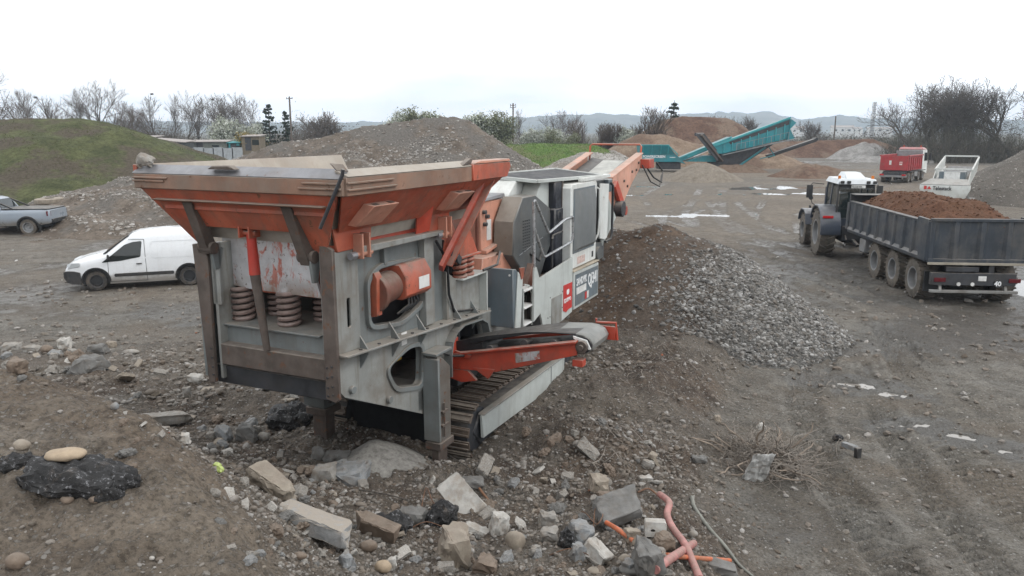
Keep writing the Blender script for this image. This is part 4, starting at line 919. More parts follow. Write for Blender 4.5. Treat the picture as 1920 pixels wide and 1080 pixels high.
# ------------------------------------------------------------------ stockpiles
def pile_field(spine, slope, amp, sc, rnd=.5, seed=0):
    pts = []
    for a, b in zip(spine, spine[1:] if len(spine) > 1 else spine):
        L = max(1, int(math.dist(a[:2], b[:2]) / .8))
        for i in range(L + 1): t = i / L; pts.append([a[k] + (b[k] - a[k]) * t for k in range(3)])
    pts = np.array(pts)
    def f(x, y):
        sh = x.shape; X, Y = x.ravel(), y.ravel()
        wx = X + amp * 1.5 * fbm(X, Y, sc * .6, 3, seed); wy = Y + amp * 1.5 * fbm(X + 31, Y + 7, sc * .6, 3, seed + 1)
        h = np.full(X.shape, -9.0)
        for p in pts:
            d = np.sqrt((wx - p[0]) ** 2 + (wy - p[1]) ** 2 + rnd * rnd) - rnd
            h = np.maximum(h, p[2] - slope * d)
        h = h + amp * fbm(X, Y, sc, 5, seed + 2, .55)
        return h.reshape(sh)
    return f, pts
def pile_mat(name, c0, c1, c2=None, fine=10, bm=.8, dist=.06):
    m, nt, b = newmat(name); g = nd(nt, 'ShaderNodeNewGeometry'); pos = g.outputs['Position']
    c = mix(nt, c0, c1, ramp(nt, noise_tex(nt, pos, fine * .16, 7, .65), .35, .65))
    if c2: c = mix(nt, c, c2, ramp(nt, noise_tex(nt, pos, fine * .05, 6, .65, off=(7, 2, 1)), .45, .58))
    n = noise_tex(nt, pos, fine, 7, .72)
    c = mix(nt, c, (.55, .54, .53), ramp(nt, n, .55, .36, 0, .8), 'MULTIPLY')
    c = mix(nt, c, (1.35, 1.34, 1.32), ramp(nt, n, .56, .66, 0, .6), 'MULTIPLY')
    nt.links.new(c, b.inputs['Base Color']); b.inputs['Roughness'].default_value = .95; b.inputs['Specular IOR Level'].default_value = .2
    bump(nt, b, n, bm, dist)
    return m
def pile(name, label, cat, spine, slope, m, res, amp=.25, sc=.35, seed=0, kind=None, base=None, group=None, rnd=.5, extra=None):
    f, pts = pile_field(spine, slope, amp, sc, rnd, seed)
    ext = pts[:, 2].max() / slope + 1.5
    x0, x1, y0, y1 = pts[:, 0].min() - ext, pts[:, 0].max() + ext, pts[:, 1].min() - ext, pts[:, 1].max() + ext
    nx, ny = int((x1 - x0) / res) + 2, int((y1 - y0) / res) + 2
    X, Y = np.meshgrid(np.linspace(x0, x1, nx), np.linspace(y0, y1, ny))
    H = f(X, Y)
    if extra: H = H + extra(X, Y)
    G = ground_z(X.ravel(), Y.ravel()).reshape(X.shape)
    keep = H > G - .12; H = np.maximum(H, G - .35)
    i, j = np.meshgrid(np.arange(ny - 1), np.arange(nx - 1), indexing='ij')
    kf = keep[:-1, :-1] | keep[1:, :-1] | keep[:-1, 1:] | keep[1:, 1:]
    i, j = i[kf], j[kf]; F = np.column_stack([i * nx + j, i * nx + j + 1, (i + 1) * nx + j + 1, (i + 1) * nx + j])
    V = np.column_stack([X.ravel(), Y.ravel(), H.ravel()])
    used = np.unique(F); mp = np.full(len(V), -1); mp[used] = np.arange(len(used))
    o = link(name, fast_mesh(name, V[used], mp[F], m))
    tag(o, label, cat, group, kind)
    def hz(x, y):
        h = f(np.atleast_1d(x), np.atleast_1d(y)); return h + (extra(np.atleast_1d(x), np.atleast_1d(y)) if extra else 0)
    return o, hz
def scatter(hz, n, xr, yr, s0, s1, seed, keepf=None, sink=.15):
    rs = np.random.RandomState(seed); x = rs.uniform(*xr, n); y = rs.uniform(*yr, n); h = hz(x, y); g = ground_z(x, y)
    k = h > g + .03
    if keepf is not None: k &= rs.rand(n) < keepf(x, y, h)
    x, y, h = x[k], y[k], h[k]; S = s0 * (s1 / s0) ** (rs.rand(len(x)) ** 2.0)
    return np.column_stack([x, y, h - sink * S]), S
pm_earth = pile_mat('grey_brown_earth', (.095, .076, .06), (.165, .137, .112), (.125, .113, .10), 5)
pm_brown = pile_mat('dark_brown_earth', (.07, .048, .035), (.125, .09, .065), (.10, .08, .065), 12)
pm_red = pile_mat('red_brown_earth', (.085, .048, .033), (.135, .082, .058), (.16, .115, .085), 3)
pm_sand = pile_mat('sandy_gravel', (.17, .145, .115), (.23, .20, .165), None, 9)
pm_grey = pile_mat('grey_stone', (.20, .19, .18), (.32, .31, .295), None, 6)
pm_tan = pile_mat('tan_earth', (.17, .12, .085), (.24, .18, .13), (.13, .085, .06), 4)
def grass_mat(name, a, b_, c_):
    return pile_mat(name, a, b_, c_, 4.5, .9, .12)
# big earth stockpile behind the crusher
bigm = [(-34, 84, 1.2), (-29.9, 84, 1.9), (-24, 84, 3.9), (-20.5, 84, 4.4), (-16, 84, 5.3), (-11.4, 84, 5.9), (-9.1, 83.5, 6.35), (-6.2, 83, 6.45), (-4.8, 83, 6.0)]
spur = [(-16, 84, 4.8), (-17, 79, 3.2), (-24, 75, 1.2)]
o1, big_hz = pile('earth_stockpile', 'big grey-brown earth and rubble stockpile behind the feed hopper of the crusher', 'earth pile', bigm + spur[::1], .70, pm_earth, .28, .42, .22, 1)
P_, S_ = scatter(big_hz, 26000, (-42, 6), (72, 90), .05, .26, 3, lambda x, y, h: np.clip(.12 + 1.3 * sst(fbm(x, y, .23, 3, 2), .0, .5) + .5 * sst(3.2 - h, 0, 2) * (x > -14), 0, 1) * (y < 86))
V_, F_ = stone_cloud(P_, S_, seed=4); tag(link('stones', fast_mesh('stones', V_, F_, m_gravel_far, False), o1), kind='stuff')
# crushed gravel heap beside the crusher
def heap_mat():
    m = pile_mat('heap_earth', (.07, .048, .035), (.125, .09, .065), (.10, .08, .065), 12); nt = m.node_tree; b = nt.nodes['Principled BSDF']
    src = b.inputs['Base Color'].links[0].from_socket; g = nd(nt, 'ShaderNodeNewGeometry'); sx = nd(nt, 'ShaderNodeSeparateXYZ'); nt.links.new(g.outputs['Position'], sx.inputs[0])
    k = math2(nt, 'ADD', math2(nt, 'SUBTRACT', sx.outputs[0], math2(nt, 'MULTIPLY', sx.outputs[1], .35)), math2(nt, 'MULTIPLY', noise_tex(nt, g.outputs['Position'], .6, 5), 2.2))
    f = ramp(nt, k, -1.5, .5); c = mix(nt, src, mix(nt, (.055, .052, .048), (.13, .125, .117), ramp(nt, noise_tex(nt, g.outputs['Position'], 18, 5, .7), .35, .65)), f)
    nt.links.new(c, b.inputs['Base Color']); return m
gsp = [(1.4, 22.8, 1.6), (2.6, 21.6, 2.28), (3.9, 20.8, 2.45), (4.6, 19.9, 2.30), (4.9, 19.3, 2.05)]
o2, gr_hz = pile('gravel_heap', 'heap of brown earth and grey crushed gravel at the right of the crusher', 'gravel heap', gsp, .72, heap_mat(), .06, .17, .8, 3, rnd=.9)
def gk(x, y, h):
    right = sst((x - 4.75) + .35 * (19.8 - y) * (x > 3.2) + .9 * fbm(x, y, .5, 3, 1), -.9, 1.7)
    return np.clip(.06 + right * 1.2 * sst(2.15 - h, -.1, .5) + .5 * sst(.45 - h, 0, .4), 0, 1)
P_, S_ = scatter(gr_hz, 70000, (-.5, 9.8), (14.5, 23), .024, .078, 5, gk)
P_ = P_[P_[:, 1] < 23]; S_ = S_[:len(P_)]
idx = np.argsort(-S_)
bigi, smi = idx[:280], idx[280:]
xo = np.random.RandomState(61); X_o, Y_o = xo.uniform(-1, 11, 9000), xo.uniform(13.5, 25, 9000); dh = gr_hz(X_o, Y_o) - ground_z(X_o, Y_o); ko = (dh < .03) & (xo.rand(9000) < .34 * np.exp(np.minimum(dh, 0) * 8.0)) & (X_o > 3.2)
Po = np.column_stack([X_o[ko], Y_o[ko], ground_z(X_o[ko], Y_o[ko]) + .01]); So = xo.uniform(.015, .06, ko.sum())
P_a, S_a = np.vstack([P_[smi], Po]), np.concatenate([S_[smi], So])
V_, F_ = two_clouds(P_a, S_a, S_a > .034, 6, .26, .62); tag(link('gravel', fast_mesh('gravel', V_, F_, m_gravel, False), o2), kind='stuff')
STONE_ME = []
for k in range(10):
    v, f = stone_cloud(np.zeros((1, 3)), np.ones(1), ICO2, .13, .68, 40 + k); STONE_ME.append(fast_mesh('stone', v, f, m_gravel, False))
for k, i in enumerate(bigi):
    s = link('stone', STONE_ME[k % 10], o2); s.location = P_[i]; s.scale = (S_[i],) * 3; s.rotation_euler = (random.uniform(-.4, .4), random.uniform(-.4, .4), random.uniform(0, 6.3))
# other stockpiles
o_, fg_hz = pile('sand_heap', 'sandy gravel cone in front of the teal screening machine', 'gravel heap', [(19.1, 79.8, 1.78), (19.9, 79.6, 1.80)], .56, pm_sand, .14, .10, .8, 2, rnd=.6)
pile('soil_heap', 'dark brown soil heap on the yard just left of the red tipper', 'soil heap', [(30.6, 86, .9), (32.4, 85.5, 1.45), (34.5, 85.5, 1.3), (36.4, 86, .8)], .5, pm_red, .16, .16, .6, 4)
pile('soil_heap', 'low brown soil heap under the lower end of the teal screener boom', 'soil heap', [(26.2, 96, .9), (29.2, 96, .9)], .45, pm_red, .2, .15, .6, 5)
pile('soil_heap', 'tan soil heap beneath the thin black belt right of the teal screener', 'soil heap', [(33.5, 108, 1.7), (36.5, 108, 2.0), (39, 109, 1.2)], .5, pm_tan, .25, .2, .5, 6)
pile('earth_mound', 'tall flat-topped red-brown earth mound on the skyline behind the teal screener', 'earth mound', [(24.4, 134, 5.4), (25.8, 134, 6.7), (29, 134, 7.4), (36.2, 134, 7.2), (38.2, 134, 5.6)], .72, pm_red, .4, .35, .3, 7, rnd=1.0)
pile('earth_mound', 'lighter brown earth mound left of the teal hopper', 'earth mound', [(15.5, 118, 2.3), (19.4, 117, 4.7), (22, 117, 4.5), (26.6, 116, 3.4), (30, 116, 3.0)], .62, pm_tan, .35, .35, .3, 8, rnd=.8)
pile('rock_pile', 'grey crushed stone pile near the bare trees at the right', 'stone pile', [(60.5, 140, 2.2), (63.0, 140, 3.0), (64.6, 140, 2.8)], .62, pm_grey, .25, .22, .6, 9)
pile('rock_pile', 'low pale spread of stone in front of the grey stone pile', 'stone pile', [(58, 128, .9), (63, 126, 1.0), (66, 124, .5)], .4, pm_grey, .3, .15, .5, 2)
pile('earth_berm', 'long red-brown earth berm between the screener and the grey stone pile', 'earth berm', [(44, 152, 2.0), (52, 152, 2.9), (61, 152, 3.3), (70, 153, 3.4), (74, 153, 2.2)], .5, pm_red, .5, .3, .3, 3)
pile('earth_berm', 'tan earth bank under the dark thicket behind the red tipper', 'earth berm', [(78, 150, 2.3), (92, 148, 2.5), (98, 146, 1.4)], .35, pm_tan, .6, .3, .3, 1)
o3, rp_hz = pile('fines_pile', 'tall dark grey-brown pile of fines cut by the right edge of the photo', 'fines pile', [(41.5, 57, 5.2), (46, 57, 5.6)], .60, pile_mat('grey_fines', (.105, .095, .082), (.135, .12, .105), None, 12, .6), .2, .2, .5, 5, rnd=.8)
P_, S_ = scatter(rp_hz, 2500, (31, 46), (48, 60), .03, .13, 9)
V_, F_ = stone_cloud(P_, S_, seed=2); tag(link('stones', fast_mesh('stones', V_, F_, m_gravel_far, False), o3), kind='stuff')
o4, sl_hz = pile('rubble_slope', 'stony grey rubble slope rising behind the white van', 'rubble slope', [(-27, 49, 1.0), (-22.6, 47, 2.1), (-18.5, 47, 2.7), (-11, 52, 3.0)], .26, pm_earth, .16, .28, .55, 6, rnd=1.2, extra=lambda x, y: .16 * np.sin((x * .55 + y * 1.1) * 1.5) * sst(x, -27, -20))
P_, S_ = scatter(sl_hz, 22000, (-28, -5), (34, 55), .035, .17, 10, lambda x, y, h: np.clip(.1 + 1.2 * sst(np.sin((x * .55 + y * 1.1) * 1.5) + .6 * fbm(x, y, .6, 3, 1), .2, .9), 0, 1))
V_, F_ = stone_cloud(P_, S_, seed=12); tag(link('stones', fast_mesh('stones', V_, F_, m_gravel_far, False), o4), kind='stuff')
o5, gs_hz = pile('rubble_slope', 'pale grey rubble bank between the grass and the orange discharge conveyor', 'rubble slope', [(6.5, 99, 1.1), (10, 106, 2.2), (14, 110, 2.2)], .40, pile_mat('pale_rubble_bank', (.24, .225, .205), (.36, .345, .32), (.19, .165, .14), 3), .25, .3, .5, 7)
P_, S_ = scatter(gs_hz, 4000, (0, 20), (92, 116), .06, .22, 13)
V_, F_ = stone_cloud(P_, S_, seed=14); tag(link('stones', fast_mesh('stones', V_, F_, m_gravel_far, False), o5), kind='stuff')
o6, ff_hz = pile('fines_cone', 'small cone of pale grey fines on the ground beneath the crusher', 'fines heap', [tuple(mxy(1.35, .45)) + (.82,)], .62, pile_mat('pale_fines', (.20, .19, .175), (.26, .25, .23), None, 14, .4, .02), .05, .05, 2, 4, rnd=.12)
# grassy mounds
gm = grass_mat('short_grass', (.055, .062, .028), (.10, .108, .048), (.082, .068, .05))
gm2 = grass_mat('fresh_grass', (.08, .14, .03), (.115, .175, .045), (.13, .14, .06))
o7, lm_hz = pile('grassy_mound', None, None, [(-62, 60, 5.6), (-40, 59, 5.8), (-33, 59, 5.9), (-31, 59, 5.5), (-29.4, 59, 4.7), (-27.0, 60, 3.1), (-25.2, 61, 2.0)], .42, gm, .30, .34, .25, 2, kind='structure', rnd=2.5)
o8, gb_hz = pile('grass_bank', None, None, [(-3, 112, 2.5), (0, 111, 3.0), (6, 111, 3.2), (10.5, 111, 3.1), (12, 111, 2.4)], .40, gm2, .35, .2, .3, 3, kind='structure', rnd=1.2)
def grass_tufts(hz, n, xr, yr, h0, h1, m, seed, keepf=None):
    rs = np.random.RandomState(seed); x = rs.uniform(*xr, n); y = rs.uniform(*yr, n); z = hz(x, y); k = z > ground_z(x, y) + .1
    if keepf is not None: k &= rs.rand(n) < keepf(x, y, z)
    x, y, z = x[k], y[k], z[k]; n = len(x); a = rs.uniform(0, PI, n); h = rs.uniform(h0, h1, n); w = h * rs.uniform(.25, .6, n)
    lx, ly = rs.normal(0, .4, n) * h, rs.normal(0, .4, n) * h
    A = np.column_stack([x - np.cos(a) * w, y - np.sin(a) * w, z - .03]); B = np.column_stack([x + np.cos(a) * w, y + np.sin(a) * w, z - .03]); C = np.column_stack([x + lx, y + ly, z + h])
    V = np.stack([A, B, C], 1).reshape(-1, 3); F = np.arange(3 * n).reshape(-1, 3)
    return tag(link('grass', fast_mesh('grass', V, F, m, False)), 'short grass growing on the earth mound', 'grass', kind='stuff')
def blade_mat(name, a, b_, c_):
    return stone_mat(name, [a, b_, c_, a, b_], .9, 0)
t_ = grass_tufts(lm_hz, 30000, (-60, -20), (46, 62), .03, .085, blade_mat('grass_blades', (.07, .085, .032), (.10, .115, .045), (.12, .11, .065)), 3, lambda x, y, z: np.clip(.35 + 1.6 * fbm(x, y, .3, 3, 1), 0, 1))
t_['label'] = 'patchy green grass on the mound behind the pickup'
t_ = grass_tufts(gb_hz, 14000, (-6, 15), (100, 113), .05, .16, blade_mat('fresh_grass_blades', (.09, .16, .035), (.12, .19, .05), (.15, .19, .07)), 5)
t_['label'] = 'bright green grass on the bank behind the discharge conveyor'
# ------------------------------------------------------------------ vehicles
m_vanwhite = mat('van_white', (.72, .74, .76), .3, var=.03, scale=1, dirt=.15, dirtc=(.42, .39, .35), streak=.15, coat=.4)
def mud_sill(m, z0, z1, c=(.20, .175, .145)):      # mud spray thrown up by the wheels
    nt = m.node_tree; b = nt.nodes['Principled BSDF']; src = b.inputs['Base Color'].links[0].from_socket; tc = nd(nt, 'ShaderNodeTexCoord'); sx = nd(nt, 'ShaderNodeSeparateXYZ'); nt.links.new(tc.outputs['Object'], sx.inputs[0])
    h = math2(nt, 'ADD', sx.outputs['Z'], math2(nt, 'MULTIPLY', noise_tex(nt, tc.outputs['Object'], 5, 7, .7), -.35))
    nt.links.new(mix(nt, src, c, ramp(nt, h, z1 - .17, z0 - .17, 0, .8)), b.inputs['Base Color'])
mud_sill(m_vanwhite, .28, .60)
m_silver = mat('silver_paint', (.27, .31, .36), .35, metal=.1, var=.04, scale=.8, dirt=.15, dirtc=(.30, .28, .25), coat=.4)
mud_sill(m_silver, .5, .85)
m_plastic = mat('black_plastic', (.022, .023, .025), .55, var=.2, dust=.4, dirt=.3, dirtc=(.10, .085, .07))
m_tyre = mat('tyre_rubber', (.030, .029, .028), .8, var=.3, scale=6, dirt=.75, dirtc=(.12, .098, .078), bmp=.2, bscale=50)
m_tyremud = mat('muddy_tyre', (.085, .075, .063), .9, var=.3, scale=5, dirt=.8, dirtc=(.15, .125, .10), bmp=.35, bscale=35)
m_rim_grey = mat('grey_wheel', (.21, .215, .22), .5, metal=.2, var=.15, dirt=.5, dirtc=(.19, .165, .14))
m_rim_dark = mat('dark_wheel', (.06, .062, .066), .5, metal=.2, var=.2, dirt=.4, dirtc=(.12, .10, .085))
m_glass = glass_mat('dark_glass')
m_headlight = glass_mat('headlight_lens', (.45, .47, .48), .08)
m_redlens = lamp_mat('red_lens', (.45, .012, .015))
m_darklens = lamp_mat('smoked_red_lens', (.10, .008, .012))
m_seam = mat('panel_gap', (.035, .036, .038), .8, var=.05)
def loft(stations, hw, tops=((0, .97), (.1, 1), (.3, 1), (.5, 1), (.65, 1), (.78, .995), (.88, .975), (.94, .94), (.98, .88), (1.0, .78))):
    V = []; k = len(tops) * 2
    for x, zb, zt in stations:
        ring = [(x, hw(x, zb + (zt - zb) * f) * q, zb + (zt - zb) * f) for f, q in tops]
        V += ring + [(p[0], -p[1], p[2]) for p in reversed(ring)]
    n = len(stations); F = [(i * k + j, i * k + (j + 1) % k, (i + 1) * k + (j + 1) % k, (i + 1) * k + j) for i in range(n - 1) for j in range(k)]
    F += [list(range(k)), [(n - 1) * k + j for j in range(k - 1, -1, -1)]]
    return MB().add(V, F)
def side_patch(poly, hw, off=.006, sgn=1, t=.01):
    """flat outline in (x, z) laid on the flank of a body"""
    tr = geometry.tessellate_polygon([[Vector((p[0], p[1], 0)) for p in poly]]); n = len(poly)
    V = [(x, sgn * (hw(x, z) + off), z) for x, z in poly] + [(x, sgn * (hw(x, z) + off - t), z) for x, z in poly]
    return MB().add(V, [tuple(t_) for t_ in tr] + [tuple(i + n for i in reversed(t_)) for t_ in tr] + [(i, (i + 1) % n, (i + 1) % n + n, i + n) for i in range(n)])
def wheel(parent, c, r, w, rim_r, side, tm=None, rm=None, lugs=0, dish=.06, name='wheel'):
    tm = tm or m_tyre; rm = rm or m_rim_dark; x, y, z = c; h = w / 2
    mb = MB().lathe([(rim_r, -h * .92), (rim_r + (r - rim_r) * .35, -h), (r * .965, -h * .86), (r, -h * .5), (r, h * .5), (r * .965, h * .86), (rim_r + (r - rim_r) * .35, h), (rim_r, h * .92)], c, 'y', 40)
    if lugs:
        for k in range(lugs):
            for s in (-1, 1):
                a = 2 * PI * (k + (.5 if s > 0 else 0)) / lugs; b = a + .20
                p0 = Vector((x + r * math.cos(a), y + s * h * .97, z + r * math.sin(a))); p1 = Vector((x + r * 1.0 * math.cos(b), y + s * .01, z + r * math.sin(b)))
                mb.bar(p0, p1, .045 * r + .012, .05 * r + .03, up=(math.cos((a + b) / 2), 0, math.sin((a + b) / 2)))
    t = mb.build(name, tm, parent, 0)
    s = side
    mr = MB().lathe([(0.001, s * (h * .55 - dish)), (rim_r * .38, s * (h * .55 - dish)), (rim_r * .45, s * (h * .72 - dish)), (rim_r * .72, s * (h * .78 - dish)), (rim_r * .86, s * (h * .62 - dish)), (rim_r * .9, s * h * .9), (rim_r * 1.03, s * h * .93)], c, 'y', 32)
    mr.build('rim', rm, t, 0)
    mh = MB().cyl((x, y + s * (h * .4 - dish), z), (x, y + s * (h * .92 - dish), z), rim_r * .26, 14)
    for k in range(6):
        a = 2 * PI * k / 6; mh.cyl((x + rim_r * .36 * math.cos(a), y + s * (h * .5 - dish), z + rim_r * .36 * math.sin(a)), (x + rim_r * .36 * math.cos(a), y + s * (h * .66 - dish), z + rim_r * .36 * math.sin(a)), rim_r * .05, 6)
    mh.build('hub', rm, t, 0)
    return t
# --- white van -----------------------------------------------------------------
def build_van():
    def hw(x, z):
        w = .90
        if x > 1.5: w -= .27 * ((x - 1.5) / .75) ** 2
        if x < -1.9: w -= .06 * ((-1.9 - x) / .25) ** 2
        if z > 1.0: w -= .14 * ((z - 1.0) / .8) ** 1.3
        if z < .45: w -= .05 * ((.45 - z) / .25)
        return w
    st = [(2.25, .34, .60), (2.22, .30, .72), (2.14, .26, .84), (2.0, .22, .91), (1.7, .2, 1.0), (1.4, .2, 1.07), (1.12, .2, 1.13), (1.0, .2, 1.18), (.8, .2, 1.34), (.6, .2, 1.50), (.42, .2, 1.63), (.28, .2, 1.71), (.1, .2, 1.765), (-.2, .2, 1.80), (-.7, .2, 1.825), (-1.3, .2, 1.825), (-1.8, .2, 1.80), (-1.98, .22, 1.75), (-2.08, .25, 1.55), (-2.13, .32, 1.0), (-2.15, .36, .6)]
    c = Vector((-12.19, 25.2)); a = R(199.6)
    v = thing('parked_van', 'white panel van parked on the yard left of the crusher', 'van', (c.x, c.y, 0.01), a)
    b = loft(st, hw).build('body', m_vanwhite, v, 0, smooth=50)
    cut(b, [MB().cyl((1.35, -1.2, .33), (1.35, 1.2, .33), .40, 32), MB().cyl((-1.38, -1.2, .33), (-1.38, 1.2, .33), .40, 32)])
    MB().box(-1.9, 1.9, -.6, .6, .25, .5).box(.9, 1.8, -.80, .80, .22, .8).box(-1.85, -.9, -.80, .80, .22, .8).build('underbody', m_black, v, 0)
    for s in (1, -1):
        for x in (1.35, -1.38):
            wheel(v, (x, s * .75, .315), .315, .2, .205, s)
            rg = []
            for k in range(15):
                an = R(-8 + 196 * k / 14); rg.append((x + .405 * math.cos(an), .33 + .405 * math.sin(an)))
            mb = MB()
            for p, q in zip(rg, rg[1:]): mb.bar((p[0], s * (hw(p[0], p[1]) - .02), p[1]), (q[0], s * (hw(q[0], q[1]) - .02), q[1]), .055, .045, up=(q[1] - p[1], 0, p[0] - q[0]))
            mb.build('wheel_arch_trim', m_plastic, v, 0)
        side_patch(rpoly([(1.16, .90), (.88, 1.10), (.46, 1.43), (.22, 1.51), (-.05, 1.53), (.02, 1.03), (.62, .93)], .05), hw, .006, s).build('side_window', m_glass, v, 0)
        side_patch(rrect(-.93, .82, .43, .53, .04), hw, .016, s, .025).build('side_moulding', m_plastic, v, .006)
        side_patch([(.0, .80), (.0, .835), (.16, .835), (.16, .80)], hw, .03, s, .03).build('door_handle', m_plastic, v, .006)
        for ln in ([(.99, .28), (.97, .95)], [(-.13, .26), (-.11, 1.58)], [(.97, .28), (-.13, .26)], [(-.11, 1.58), (.34, 1.6)]):
            (x0, z0), (x1, z1) = ln; dx, dz = (.007, 0) if abs(z1 - z0) > abs(x1 - x0) else (0, .007)
            n = 10; poly = [(x0 + (x1 - x0) * k / n - dx, z0 + (z1 - z0) * k / n - dz) for k in range(n + 1)] + [(x0 + (x1 - x0) * k / n + dx, z0 + (z1 - z0) * k / n + dz) for k in range(n, -1, -1)]
            side_patch(poly, hw, .0015, s, .004).build('door_seam', m_seam, v, 0)
        rp = rrect(-1.68, -.27, .96, 1.52, .12); q = rrect(-1.65, -.30, .99, 1.49, .10)
        V = [(x, s * (hw(x, z) + .004), z) for x, z in rp] + [(x, s * (hw(x, z) + .004), z) for x, z in q]; n = len(rp)
        MB().add(V, [(i, (i + 1) % n, (i + 1) % n + n, i + n) for i in range(n)]).build('panel_crease', m_vanwhite, v, 0, recalc=True)
        side_patch(rrect(-1.78, -1.60, .86, 1.0, .03), hw, .004, s).build('fuel_flap', m_vanwhite, v, .003)
        MB().hull([(2.22, s * .56, .69), (2.14, s * .72, .71), (1.78, s * .885, .80), (1.76, s * .885, .93), (2.0, s * .80, .925), (2.17, s * .60, .86), (2.0, s * .5, .8)]).build('headlight', m_headlight, v, .015)
        MB().hull([(.98, s * .90, .98), (.98, s * 1.06, 1.0), (.9, s * 1.08, 1.0), (.88, s * .88, .98), (.98, s * .90, 1.12), (.96, s * 1.06, 1.18), (.9, s * 1.06, 1.18)]).build('wing_mirror', m_plastic, v, .02)
        MB().hull([(-2.14, s * .80, 1.0), (-2.05, s * .85, 1.0), (-2.10, s * .76, 1.4), (-2.0, s * .83, 1.4)]).build('tail_light', m_redlens, v, .01)
    MB().slab([(1.10, -.78, 1.145), (.33, -.68, 1.70), (.33, .68, 1.70), (1.10, .78, 1.145)], -.02).build('windscreen', m_glass, v, .004)
    MB().prism([(1.72, .28), (2.20, .32), (2.29, .42), (2.29, .62), (2.16, .66), (1.80, .63), (1.66, .45)], 'y', -.66, .66).hull([(1.76, .895, .22), (2.0, .83, .24), (2.2, .70, .28), (2.31, .5, .38), (2.31, .5, .62), (2.18, .71, .66), (1.95, .84, .66), (1.78, .89, .62), (1.8, .6, .4)]).hull([(1.76, -.895, .22), (2.0, -.83, .24), (2.2, -.70, .28), (2.31, -.5, .38), (2.31, -.5, .62), (2.18, -.71, .66), (1.95, -.84, .66), (1.78, -.89, .62), (1.8, -.6, .4)]).build('front_bumper', m_plastic, v, .01)
    MB().box(-2.2, -2.0, -.8, .8, .3, .55).build('rear_bumper', m_plastic, v, .02)
    MB().box(2.285, 2.30, -.26, .26, .42, .53).build('number_plate', m_label, v, .003)
    for s in (1, -1): MB().cyl((2.22, s * .55, .42), (2.26, s * .55, .42), .06, 12).build('fog_lamp', m_headlight, v, 0)
    MB().box(2.12, 2.24, -.5, .5, .66, .76).build('grille', m_plastic, v, .01)
    MB().tube([(.2, .15, 1.76), (.1, .15, 2.0)], .006, 6).build('aerial', m_plastic, v, 0)
    MB().box(.5, .54, -.1, .5, .9, 1.25).box(.3, .45, -.62, -.2, .8, 1.35).build('cab_seats', m_black, v, 0)
build_van()
